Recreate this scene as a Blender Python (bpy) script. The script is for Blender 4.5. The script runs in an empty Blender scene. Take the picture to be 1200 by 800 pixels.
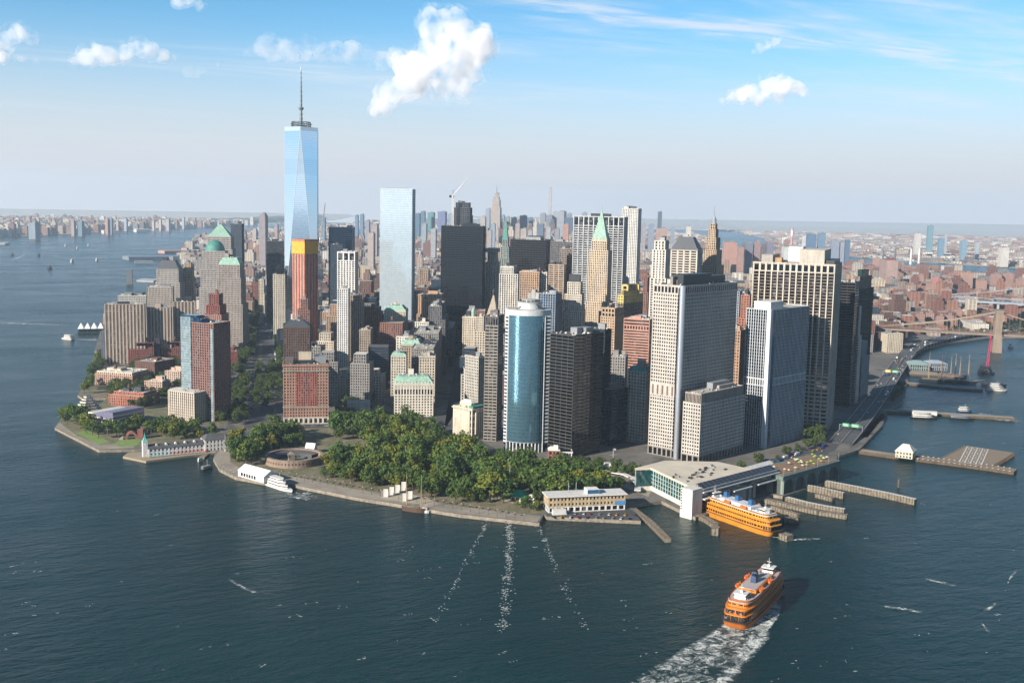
import bpy, math, random
from mathutils import Vector, Matrix
sc = bpy.context.scene
rad = math.radians
# ------------------------------------------------------------------ camera
CAM = Vector((-444.67, -1025.42, 270.78)); YAW, PITCH, ROLL, FPX = .46498466, .1236005, -.02027863, 1270.526
_s, _c = math.sin(YAW), math.cos(YAW)
_r0 = Vector((_c, -_s, 0)); _fh = Vector((_s, _c, 0)); _u0 = Vector((0, 0, 1))
FWD = _fh*math.cos(PITCH) - _u0*math.sin(PITCH); _u1 = _fh*math.sin(PITCH) + _u0*math.cos(PITCH)
RGT = math.cos(ROLL)*_r0 - math.sin(ROLL)*_u1; UPV = math.sin(ROLL)*_r0 + math.cos(ROLL)*_u1
cam = bpy.data.cameras.new('camera'); camo = bpy.data.objects.new('camera', cam); sc.collection.objects.link(camo)
m = Matrix((RGT, UPV, -FWD)).transposed().to_4x4(); m.translation = CAM; camo.matrix_world = m
cam.sensor_width = 36; cam.lens = 36*FPX/1200; cam.clip_start = 5; cam.clip_end = 120000
sc.camera = camo
# ------------------------------------------------------------------ light
SUN_AZ, SUN_EL = 254, 24; SKY_STR = .058
sun = bpy.data.lights.new('sun', 'SUN'); suno = bpy.data.objects.new('sun', sun); sc.collection.objects.link(suno)
sun.energy = 5.0; sun.angle = rad(.5); sun.color = (1, .91, .80)
suno.rotation_euler = (rad(90-SUN_EL), 0, rad(180-SUN_AZ))   # a lamp's -Z looks away from the sun
sd = Vector((math.sin(rad(SUN_AZ))*math.cos(rad(SUN_EL)), math.cos(rad(SUN_AZ))*math.cos(rad(SUN_EL)), math.sin(rad(SUN_EL))))
suno.rotation_euler = sd.to_track_quat('Z', 'Y').to_euler()
world = bpy.data.worlds.new('World'); sc.world = world; world.use_nodes = True
wt = world.node_tree; wn = wt.nodes; wl = wt.links
bg = wn['Background']; bg.inputs['Strength'].default_value = SKY_STR
sky = wn.new('ShaderNodeTexSky'); sky.sky_type = 'NISHITA'; sky.sun_disc = False
sky.sun_elevation = rad(SUN_EL); sky.sun_rotation = rad(SUN_AZ); sky.altitude = 2000
sky.air_density = 1.0; sky.dust_density = .3; sky.ozone_density = 4
def _w(op, a, b=None, c=None):
    x = wn.new('ShaderNodeMath'); x.operation = op
    for i, v in enumerate((a, b, c)):
        if v is None: continue
        if hasattr(v, 'links'): wl.new(v, x.inputs[i])
        else: x.inputs[i].default_value = v
    return x.outputs[0]
# thin high cloud: streaks of ice cloud on a plane far above, as seen in every direction
wtc = wn.new('ShaderNodeTexCoord'); wsep = wn.new('ShaderNodeSeparateXYZ'); wl.new(wtc.outputs['Generated'], wsep.inputs[0])
wz = _w('MAXIMUM', wsep.outputs['Z'], .03)
wxy = wn.new('ShaderNodeCombineXYZ'); wl.new(_w('DIVIDE', wsep.outputs['X'], wz), wxy.inputs[0]); wl.new(_w('DIVIDE', wsep.outputs['Y'], wz), wxy.inputs[1])
def _cirrus(scale, rot, lo, hi, det=7, dist=.8, off=(0, 0, 0)):
    mp = wn.new('ShaderNodeMapping'); wl.new(wxy.outputs[0], mp.inputs['Vector']); mp.inputs['Scale'].default_value = scale; mp.inputs['Rotation'].default_value = (0, 0, rot); mp.inputs['Location'].default_value = off
    nz = wn.new('ShaderNodeTexNoise'); wl.new(mp.outputs[0], nz.inputs['Vector']); nz.inputs['Scale'].default_value = 1; nz.inputs['Detail'].default_value = det; nz.inputs['Roughness'].default_value = .62; nz.inputs['Distortion'].default_value = dist
    mr = wn.new('ShaderNodeMapRange'); mr.interpolation_type = 'SMOOTHSTEP'; wl.new(nz.outputs['Fac'], mr.inputs['Value']); mr.inputs['From Min'].default_value = lo; mr.inputs['From Max'].default_value = hi
    return mr.outputs[0]
wlo = wn.new('ShaderNodeMapRange'); wlo.interpolation_type = 'SMOOTHSTEP'; wl.new(wsep.outputs['Z'], wlo.inputs['Value']); wlo.inputs['From Min'].default_value = .05; wlo.inputs['From Max'].default_value = .16; wlo.inputs['To Min'].default_value = .25
ci = _w('MULTIPLY', wlo.outputs[0], _w('MULTIPLY', _cirrus((.16, .42, 1), rad(35), .47, .76), _w('ADD', .35, _cirrus((.9, 2.4, 1), rad(28), .3, .7, 8, 1.2))))
# one long trail of ice cloud high in the north east
wsp = wn.new('ShaderNodeSeparateXYZ'); wl.new(wxy.outputs[0], wsp.inputs[0])
wob = _w('MULTIPLY', _w('SUBTRACT', _cirrus((1.1, 1.1, 1), .3, .2, .8, 4, .5), .5), .55)
dv = _w('SUBTRACT', _w('ADD', wsp.outputs['Y'], wob), _w('ADD', 4.40, _w('MULTIPLY', wsp.outputs['X'], .155)))
trail = _w('EXPONENT', _w('MULTIPLY', _w('MULTIPLY', dv, dv), -14))
trail = _w('MULTIPLY', trail, _w('MULTIPLY', _w('GREATER_THAN', wsp.outputs['Y'], 0), _w('GREATER_THAN', wsep.outputs['Z'], .02)))
trail = _w('MULTIPLY', trail, _cirrus((1.5, 5.5, 1), rad(-6), .28, .72, 8, .9, (3, 1, 0)))
ci = _w('ADD', ci, _w('MULTIPLY', trail, .95))
wmx = wn.new('ShaderNodeMix'); wmx.data_type = 'RGBA'; wl.new(_w('MINIMUM', _w('MULTIPLY', ci, .8), .75), wmx.inputs[0]); wmx.inputs[7].default_value = (6.2, 6.4, 6.9, 1)
# pale band of far summer haze above the horizon, the same all the way round
whs = wn.new('ShaderNodeHueSaturation'); whs.inputs['Saturation'].default_value = 1.15; whs.inputs['Hue'].default_value = .484; whs.inputs['Value'].default_value = 1.12; wl.new(sky.outputs['Color'], whs.inputs['Color'])
wmr = wn.new('ShaderNodeMapRange'); wmr.interpolation_type = 'SMOOTHERSTEP'; wl.new(wsep.outputs['Z'], wmr.inputs['Value'])
for k_, v_ in (('From Min', 0), ('From Max', .19), ('To Min', 1.0), ('To Max', 0)): wmr.inputs[k_].default_value = v_
wvl = wn.new('ShaderNodeMix'); wvl.data_type = 'RGBA'; wl.new(wmr.outputs[0], wvl.inputs[0]); wl.new(whs.outputs[0], wvl.inputs[6]); wvl.inputs[7].default_value = (5.1, 5.2, 5.45, 1)
wl.new(wvl.outputs[2], wmx.inputs[6])
wl.new(wmx.outputs[2], bg.inputs['Color'])
sc.view_settings.view_transform = 'Standard'; sc.view_settings.look = 'None'
sc.view_settings.exposure = 1.27; sc.view_settings.gamma = 1
cy = sc.cycles; cy.use_denoising = True
try: cy.denoiser = 'OPENIMAGEDENOISE'
except Exception: pass
cy.max_bounces = 10; cy.diffuse_bounces = 2; cy.glossy_bounces = 3; cy.transmission_bounces = 2; cy.transparent_max_bounces = 8
cy.volume_bounces = 6; cy.sample_clamp_indirect = 4; cy.caustics_reflective = False; cy.caustics_refractive = False
# ------------------------------------------------------------------ helpers
RN = random.Random(11)
COL = sc.collection
def ray(px, py): return FWD + RGT*((px-600)/FPX) + UPV*((400-py)/FPX)
def at(px, py, z=0.0):
    "the place on level z that the photograph shows at this pixel"
    d = ray(px, py); return CAM + d*((z-CAM.z)/d.z)
def at_dist(px, py, D):
    d = ray(px, py); return CAM + d*(D/math.hypot(d.x, d.y))
def gdist(px, py):
    p = at(px, py); return math.hypot(p.x-CAM.x, p.y-CAM.y)
def lin(h):
    if not isinstance(h, str): return tuple(h) + ((1,) if len(h) == 3 else ())
    v = [int(h[i:i+2], 16)/255 for i in (0, 2, 4)]
    return tuple(x/12.92 if x <= .04045 else ((x+.055)/1.055)**2.4 for x in v) + (1,)
class MB:
    def __init__(s): s.v = []; s.f = []; s.m = []
    def quad(s, a, b, c, d, m=0):
        n = len(s.v); s.v += [tuple(a), tuple(b), tuple(c), tuple(d)]; s.f.append((n, n+1, n+2, n+3)); s.m.append(m)
    def tri(s, a, b, c, m=0):
        n = len(s.v); s.v += [tuple(a), tuple(b), tuple(c)]; s.f.append((n, n+1, n+2)); s.m.append(m)
    def box(s, x0, x1, y0, y1, z0, z1, m=0, bottom=False):
        n = len(s.v)
        s.v += [(x0,y0,z0),(x1,y0,z0),(x1,y1,z0),(x0,y1,z0),(x0,y0,z1),(x1,y0,z1),(x1,y1,z1),(x0,y1,z1)]
        fs = [(0,1,5,4),(1,2,6,5),(2,3,7,6),(3,0,4,7),(4,5,6,7)]
        if bottom: fs.append((3,2,1,0))
        for f in fs: s.f.append(tuple(n+i for i in f)); s.m.append(m)
    def prism(s, poly, z0, z1, m=0, top=True, mt=None, bottom=False):
        n = len(s.v); k = len(poly)
        area = sum(poly[i][0]*poly[(i+1) % k][1]-poly[(i+1) % k][0]*poly[i][1] for i in range(k))
        if area < 0: poly = list(reversed(poly))
        s.v += [(p[0], p[1], z0) for p in poly] + [(p[0], p[1], z1) for p in poly]
        for i in range(k):
            j = (i+1) % k; s.f.append((n+i, n+j, n+k+j, n+k+i)); s.m.append(m)
        if top: s.f.append(tuple(n+k+i for i in range(k))); s.m.append(m if mt is None else mt)
        if bottom: s.f.append(tuple(n+k-1-i for i in range(k))); s.m.append(m)
    def frustum(s, x0, x1, y0, y1, z0, u0, u1, w0, w1, z1, m=0, top=True):
        n = len(s.v)
        s.v += [(x0,y0,z0),(x1,y0,z0),(x1,y1,z0),(x0,y1,z0),(u0,w0,z1),(u1,w0,z1),(u1,w1,z1),(u0,w1,z1)]
        for f in [(0,1,5,4),(1,2,6,5),(2,3,7,6),(3,0,4,7)] + ([(4,5,6,7)] if top else []):
            s.f.append(tuple(n+i for i in f)); s.m.append(m)
    def tube(s, pts, r, k=6, m=0, r1=None):
        "round bar along points, radius r to r1"
        pts = [Vector(p) for p in pts]; n0 = len(s.v); L = len(pts)
        for i, p in enumerate(pts):
            d = (pts[min(i+1, L-1)]-pts[max(i-1, 0)]).normalized()
            a = d.orthogonal().normalized(); b = d.cross(a)
            rr = r if r1 is None else r+(r1-r)*i/(L-1)
            for q in range(k):
                t = 2*math.pi*q/k; s.v.append(tuple(p+a*(rr*math.cos(t))+b*(rr*math.sin(t))))
        for i in range(L-1):
            for q in range(k):
                j = (q+1) % k; s.f.append((n0+i*k+q, n0+i*k+j, n0+(i+1)*k+j, n0+(i+1)*k+q)); s.m.append(m)
        s.f.append(tuple(n0+k-1-q for q in range(k))); s.m.append(m)
        s.f.append(tuple(n0+(L-1)*k+q for q in range(k))); s.m.append(m)
    def cyl(s, x, y, z0, z1, r, k=12, m=0, r1=None):
        r1 = r if r1 is None else r1; n = len(s.v)
        for z, q in ((z0, r), (z1, r1)):
            s.v += [(x+q*math.cos(2*math.pi*i/k), y+q*math.sin(2*math.pi*i/k), z) for i in range(k)]
        for i in range(k):
            j = (i+1) % k; s.f.append((n+i, n+j, n+k+j, n+k+i)); s.m.append(m)
        s.f.append(tuple(n+k+i for i in range(k))); s.m.append(m)
    def strip(s, a, b, z=None, m=0):
        "ribbon between two equal-length point rows"
        for i in range(len(a)-1):
            q = [a[i], a[i+1], b[i+1], b[i]]
            if z is not None: q = [(p[0], p[1], z) for p in q]
            s.quad(q[3], q[2], q[1], q[0], m) if _ccw(q) else s.quad(*q, m)
    def mesh(s, name, mats, smooth=False):
        me = bpy.data.meshes.new(name); me.from_pydata(s.v, [], s.f)
        if not isinstance(mats, (list, tuple)): mats = [mats]
        for q in mats: me.materials.append(q)
        if len(mats) > 1: me.polygons.foreach_set('material_index', s.m)
        if smooth: me.polygons.foreach_set('use_smooth', [True]*len(s.f))
        me.update(); return me
    def build(s, name, mats, parent=None, loc=None, rz=0, kind=None, smooth=False):
        o = bpy.data.objects.new(name, s.mesh(name, mats, smooth)); COL.objects.link(o)
        if parent: o.parent = parent
        if loc is not None: o.location = loc
        if rz: o.rotation_euler = (0, 0, rz)
        if kind: o['kind'] = kind
        return o
def _ccw(q): return sum(q[i][0]*q[(i+1) % 4][1]-q[(i+1) % 4][0]*q[i][1] for i in range(4)) < 0
def tag(o, label, cat, group=None):
    o['label'] = label; o['category'] = cat
    if group: o['group'] = group
    return o
def thing(name, label, cat, loc=(0, 0, 0), rz=0, group=None):
    o = bpy.data.objects.new(name, None); COL.objects.link(o); o.location = loc; o.rotation_euler = (0, 0, rz)
    o.empty_display_size = 2; return tag(o, label, cat, group)
def copy_thing(o, loc, rz=0, label=None, scale=None):
    def kids(a, b):
        for ch in a.children:
            d = ch.copy(); COL.objects.link(d); d.parent = b; kids(ch, d)
    r = o.copy(); COL.objects.link(r); r.location = loc; r.rotation_euler = (0, 0, rz)
    if label: r['label'] = label
    if scale: r.scale = scale
    kids(o, r); return r
# ------------------------------------------------------------------ materials
MATS = {}; ALB = .62   # photographed tones are sunlit ones; the paint and stone themselves are darker
def _nt(name):
    mt = bpy.data.materials.new(name); mt.use_nodes = True
    return mt, mt.node_tree, mt.node_tree.nodes, mt.node_tree.links, mt.node_tree.nodes['Principled BSDF']
def _mix(n, l, fac, a, b, mode='MIX'):
    x = n.new('ShaderNodeMix'); x.data_type = 'RGBA'; x.blend_type = mode
    for k, v in ((0, fac), (6, a), (7, b)):
        if hasattr(v, 'links'): l.new(v, x.inputs[k])
        else: x.inputs[k].default_value = v
    return x.outputs[2]
def _noise(n, l, vec, scale, detail=3, rough=.55, dist=0):
    t = n.new('ShaderNodeTexNoise'); t.inputs['Scale'].default_value = scale; t.inputs['Detail'].default_value = detail
    t.inputs['Roughness'].default_value = rough; t.inputs['Distortion'].default_value = dist
    if vec is not None: l.new(vec, t.inputs['Vector'])
    return t.outputs['Fac']
def _ramp(n, l, fac, stops):
    r = n.new('ShaderNodeValToRGB'); l.new(fac, r.inputs['Fac']); e = r.color_ramp.elements
    while len(e) < len(stops): e.new(.5)
    for q, (p, c) in zip(e, stops): q.position = p; q.color = c if len(c) == 4 else tuple(c)+(1,)
    return r.outputs['Color']
def _math(n, l, op, a, b=None):
    x = n.new('ShaderNodeMath'); x.operation = op
    for i, v in enumerate((a, b)):
        if v is None: continue
        if hasattr(v, 'links'): l.new(v, x.inputs[i])
        else: x.inputs[i].default_value = v
    return x.outputs[0]
def _map(n, l, src, scale=(1, 1, 1), rot=(0, 0, 0)):
    x = n.new('ShaderNodeMapping'); l.new(src, x.inputs['Vector']); x.inputs['Scale'].default_value = scale
    x.inputs['Rotation'].default_value = rot; return x.outputs['Vector']
def wall(h, rough=.85, var=.27, metal=0.0):
    "masonry, concrete or painted metal with rain streaks and blotches"
    key = ('wall', h, rough, metal)
    if key in MATS: return MATS[key]
    mt, t, n, l, b = _nt('wall_'+str(h)); c = lin(h)[:3]; g_ = .3*c[0]+.5*c[1]+.2*c[2]; c = tuple((x*.74+g_*.26)*ALB for x in c)
    tc = n.new('ShaderNodeTexCoord').outputs['Object']
    f1 = _noise(n, l, _map(n, l, tc, (.5, .5, .035)), 1, 4); f2 = _noise(n, l, tc, .06, 3)
    f3 = _noise(n, l, _map(n, l, tc, (.15, .15, .9)), 1, 3)
    k = _math(n, l, 'ADD', _math(n, l, 'MULTIPLY', f1, .5), _math(n, l, 'ADD', _math(n, l, 'MULTIPLY', f2, .3), _math(n, l, 'MULTIPLY', f3, .2)))
    lo = tuple(x*(1-var*1.7) for x in c[:3]); hi = tuple(min(1, x*(1+var)) for x in c[:3])
    l.new(_ramp(n, l, k, [(.3, lo), (.5, c[:3]), (.7, hi)]), b.inputs['Base Color'])
    b.inputs['Roughness'].default_value = rough; b.inputs['Metallic'].default_value = metal
    MATS[key] = mt; return mt
def glass(h='0d1216', blind=.14, rough=.07, metal=0.0, cell=(2.9, 2.9, 3.7), var=.5, spec=.6):
    "window glass: each pane its own tint, some with a pale blind behind"
    key = ('glass', h, blind, rough, metal, cell)
    if key in MATS: return MATS[key]
    mt, t, n, l, b = _nt('glass_'+str(h)); c = lin(h)
    tc = n.new('ShaderNodeTexCoord').outputs['Object']
    sn = n.new('ShaderNodeVectorMath'); sn.operation = 'SNAP'; l.new(tc, sn.inputs[0]); sn.inputs[1].default_value = cell
    wv = n.new('ShaderNodeTexWhiteNoise'); wv.noise_dimensions = '3D'; l.new(sn.outputs[0], wv.inputs['Vector'])
    lo = tuple(x*(1-var) for x in c[:3]); hi = tuple(min(1, x*(1+var)) for x in c[:3]); bl = tuple(.07+.5*x for x in c[:3])
    st = [(0, lo), (1-blind-.02, hi)] + ([(1-blind, bl)] if blind > 0 else [(1, hi)])
    l.new(_ramp(n, l, wv.outputs['Value'], st), b.inputs['Base Color'])
    b.inputs['Roughness'].default_value = rough; b.inputs['Metallic'].default_value = metal
    b.inputs['Specular IOR Level'].default_value = spec
    bm = n.new('ShaderNodeBump'); bm.inputs['Strength'].default_value = .06; bm.inputs['Distance'].default_value = .4
    l.new(_noise(n, l, tc, .22, 2), bm.inputs['Height']); l.new(bm.outputs['Normal'], b.inputs['Normal'])
    MATS[key] = mt; return mt
def plain(name, h, rough=.6, metal=0.0, var=.12, scale=.5):
    key = ('plain', name, h)
    if key in MATS: return MATS[key]
    mt, t, n, l, b = _nt(name); c = tuple(x*(ALB*1.2 if metal < .5 else .9) for x in lin(h)[:3]); tc = n.new('ShaderNodeTexCoord').outputs['Object']
    f = _noise(n, l, tc, scale, 5)
    l.new(_ramp(n, l, f, [(.3, tuple(x*(1-var*1.5) for x in c[:3])), (.7, tuple(min(1, x*(1+var)) for x in c[:3]))]), b.inputs['Base Color'])
    b.inputs['Roughness'].default_value = rough; b.inputs['Metallic'].default_value = metal
    MATS[key] = mt; return mt
def ground_mat(name, a, c, scale=.02, rough=.9, d=None):
    lin = lambda h: tuple(x*.7 for x in globals()['lin'](h)[:3])+(1,)
    mt, t, n, l, b = _nt(name); tc = n.new('ShaderNodeTexCoord').outputs['Object']
    f = _noise(n, l, tc, scale, 6, .65); g = _noise(n, l, tc, scale*14, 3)
    x = _mix(n, l, _ramp(n, l, f, [(.38, (0, 0, 0)), (.62, (1, 1, 1))]), lin(a), lin(c))
    x = _mix(n, l, .35, x, _ramp(n, l, g, [(.3, (.25, .25, .25)), (.7, (.75, .75, .75))]), 'OVERLAY')
    if d: x = _mix(n, l, _ramp(n, l, _noise(n, l, tc, scale*3, 4), [(.56, (0, 0, 0)), (.62, (1, 1, 1))]), x, lin(d))
    l.new(x, b.inputs['Base Color']); b.inputs['Roughness'].default_value = rough
    return mt
ROOFS = [plain('roof_gravel', 'a39c90', .95, scale=.15), plain('roof_tar', '4a4a4b', .9, scale=.12), plain('roof_pale', 'c9c3b6', .9, scale=.12), plain('roof_brown', '776a5e', .95, scale=.15)]
M_MECH = plain('rooftop_metal', '8b8f92', .5, .3); M_DARKMECH = plain('dark_metal', '2c3034', .5, .2); M_WHITE = plain('white_paint', 'cbc9c3', .6)
M_WOOD = plain('tank_wood', '5d4634', .9); M_COPPER = plain('copper_green', '86a896', .7, var=.25, scale=.3); M_COPPERD = plain('copper_dark', '3f7f74', .65, var=.3, scale=.3)
M_STEEL = plain('steel', '9aa0a5', .4, .6); M_BLACK = plain('black_paint', '17181a', .5); M_SLATE = plain('slate', '3c4147', .6)
M_CONC = wall('b0aaa0', .9, .15)
G = dict(dark=glass('0b1015', .24), black=glass('07090c', .0, .05), blue=glass('16354e', .05, .05, .35), green=glass('0f2f2e', .06, .05, .2),
         bronze=glass('17110d', .05, .07), sky=glass('8fb3cc', .0, .035, .88, var=.08), teal=glass('6c93a4', .0, .08, .8, var=.09), bay=glass('76868c', .06, .06, .3, var=.25), office=glass('11171d', .22), ice=glass('b6c5cd', 0, .05, .5, var=.06))
# ------------------------------------------------------------------ building kit
def S(w, g='dark', fh=3.8, bay=3.2, pw=1.5, sh=1.9, pd=.5, sd=.32, rough=.85):
    return dict(w=w, g=g, fh=fh, bay=bay, pw=pw, sh=sh, pd=pd, sd=sd, rough=rough)
def facade(mb, gl, x0, x1, y0, y1, z0, z1, st, blank=''):
    "glass core with floor bands and piers standing proud of it on all four sides"
    d = max(st['pd'], st['sd'])+.04; pd, sd, pw, sh = st['pd'], st['sd'], st['pw'], st['sh']
    n = len(gl.v); a0, a1, b0, b1 = x0+d, x1-d, y0+d, y1-d
    gl.v += [(a0,b0,z0),(a1,b0,z0),(a1,b1,z0),(a0,b1,z0),(a0,b0,z1),(a1,b0,z1),(a1,b1,z1),(a0,b1,z1)]
    for f in [(0,1,5,4),(1,2,6,5),(2,3,7,6),(3,0,4,7)]: gl.f.append(tuple(n+i for i in f)); gl.m.append(0)
    nf = max(1, round((z1-z0)/st['fh'])); fh = (z1-z0)/nf
    if sh > 0:
        o = d-sd
        for i in range(nf+1):
            za = z0+i*fh-sh/2; zb = za+sh
            if i == 0: za = z0
            if i == nf: zb = z1
            X0, X1, Y0, Y1 = x0+o, x1-o, y0+o, y1-o; k = len(mb.v)
            mb.v += [(X0,Y0,za),(X1,Y0,za),(X1,Y1,za),(X0,Y1,za),(X0,Y0,zb),(X1,Y0,zb),(X1,Y1,zb),(X0,Y1,zb),
                     (a0,b0,za),(a1,b0,za),(a1,b1,za),(a0,b1,za),(a0,b0,zb),(a1,b0,zb),(a1,b1,zb),(a0,b1,zb)]
            for q in range(4):
                r = (q+1) % 4
                mb.f += [(k+q, k+r, k+4+r, k+4+q), (k+4+q, k+4+r, k+12+r, k+12+q), (k+8+q, k+8+r, k+r, k+q)]; mb.m += [0]*3
    if pw > 0:
        o = d-pd
        for ax in (0, 1):
            L = (x1-x0) if ax == 0 else (y1-y0); nb = max(1, round((L-pw)/st['bay']))
            for i in range(1, nb):
                c = (x0 if ax == 0 else y0)+pw*.5+(L-pw)*i/nb
                for sgn in (0, 1):
                    if ax == 0:
                        u, w = (y0+o, b0) if sgn == 0 else (y1-o, b1); p0, p1 = c-pw/2, c+pw/2
                        mb.quad((p0,u,z0),(p1,u,z0),(p1,u,z1),(p0,u,z1)); mb.quad((p0,w,z0),(p0,u,z0),(p0,u,z1),(p0,w,z1)); mb.quad((p1,u,z0),(p1,w,z0),(p1,w,z1),(p1,u,z1))
                    else:
                        u, w = (x0+o, a0) if sgn == 0 else (x1-o, a1); p0, p1 = c-pw/2, c+pw/2
                        mb.quad((u,p0,z0),(u,p1,z0),(u,p1,z1),(u,p0,z1)); mb.quad((w,p0,z0),(u,p0,z0),(u,p0,z1),(w,p0,z1)); mb.quad((u,p1,z0),(w,p1,z0),(w,p1,z1),(u,p1,z1))
    cw = max(pw*.75, .5); e = .015
    for (cx, cyy) in ((x0, y0), (x1-cw, y0), (x1-cw, y1-cw), (x0, y1-cw)):
        mb.box(cx+(e if cx == x0 else -e), cx+cw+(e if cx == x0 else -e), cyy+(e if cyy == y0 else -e), cyy+cw+(e if cyy == y0 else -e), z0, z1-.01)
    for ch in blank:
        if ch == 'r': mb.box(x1-.3, x1-.05, y0+.2, y1-.2, z0, z1-.02)
        if ch == 'l': mb.box(x0+.05, x0+.3, y0+.2, y1-.2, z0, z1-.02)
        if ch == 'f': mb.box(x0+.2, x1-.2, y0+.05, y0+.3, z0, z1-.02)
def penthouse(t, x0, x1, y0, y1, z0, z1, mat, roof=None, name='penthouse'):
    mb = MB(); mb.box(x0, x1, y0, y1, z0, z1); mb.box(x0-.15, x1+.15, y0-.15, y1+.15, z1+.003, z1+.5, bottom=True)
    return mb.build(name, mat, t)
TANK = None
def water_tank(t, x, y, z, s=1.0):
    mb = MB()
    for a in (-1.3, 1.3):
        for b in (-1.3, 1.3): mb.box(x+a*s-.14, x+a*s+.14, y+b*s-.14, y+b*s+.14, z, z+3*s)
    mb.cyl(x, y, z+3*s, z+6.6*s, 2*s, 10); mb.cyl(x, y, z+6.6*s, z+8*s, 2.1*s, 10, r1=.05)
    return mb.build('water_tank', M_WOOD, t)
FOOT = []   # footprints of what stands, for the filler to keep clear of
def roof_clutter(t, x0, x1, y0, y1, z, rn, mech=True, tank=False, roofi=0, wallm=None):
    W, D = x1-x0, y1-y0
    if mech and W > 9 and D > 9:
        for _ in range(rn.randint(1, 3)):
            w = W*rn.uniform(.18, .42); d = D*rn.uniform(.18, .42); h = rn.uniform(3, 7)
            a = x0+1.5+rn.random()*(W-w-3); b = y0+1.5+rn.random()*(D-d-3)
            penthouse(t, a, a+w, b, b+d, z, z+h, rn.choice([wallm or M_MECH, M_MECH, M_DARKMECH]))
        mb = MB()
        for _ in range(min(26, int(W*D/45))):
            w, d, h = rn.uniform(.8, 2.6), rn.uniform(.8, 2.6), rn.uniform(.6, 2.0); a = x0+1+rn.random()*(W-w-2); b = y0+1+rn.random()*(D-d-2)
            if rn.random() < .3: mb.cyl(a, b, z+.02, z+h, w*.5, 8, m=1)
            else: mb.box(a, a+w, b, b+d, z+.02, z+h, m=rn.choice([0, 0, 1]))
        if mb.f: mb.build('rooftop_units', [M_MECH, M_WHITE], t, kind='stuff')
    if tank: water_tank(t, x0+W*rn.uniform(.25, .75), y0+D*rn.uniform(.3, .8), z, rn.uniform(.9, 1.25))
def locate(cx, yb, yt, xl, xr, th, wl=None, wr=None):
    "corner, height and wall lengths of a block from where its near edge stands and how wide its walls look"
    D = gdist(cx, yb); T = at_dist(cx, yt, D)
    def px(p): q = p-CAM; return 600+FPX*q.dot(RGT)/q.dot(FWD)
    def solve(d, x):
        lo, hi = 2., 160.
        for _ in range(40):
            m_ = (lo+hi)/2
            if abs(px(T+d*m_)-px(T)) < abs(x-px(T)): lo = m_
            else: hi = m_
        return lo
    for k in range(30):   # a sliver of a wall: turn the block until that wall has a believable length
        a = rad(th); dr = Vector((math.sin(a), math.cos(a), 0)); dl = Vector((math.sin(a-math.pi/2), math.cos(a-math.pi/2), 0))
        WL = wl or solve(dl, xl); WR = wr or solve(dr, xr)
        if not wr and abs(xr-cx) < .38*abs(xr-xl) and WR > max(34, WL*.95): th += 1
        elif not wl and abs(cx-xl) < .38*abs(xr-xl) and WL > max(34, WR*1.7): th -= 1
        else: break
    return Vector((T.x, T.y, 0)), T.z, WL, WR, math.pi/2-a
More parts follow.
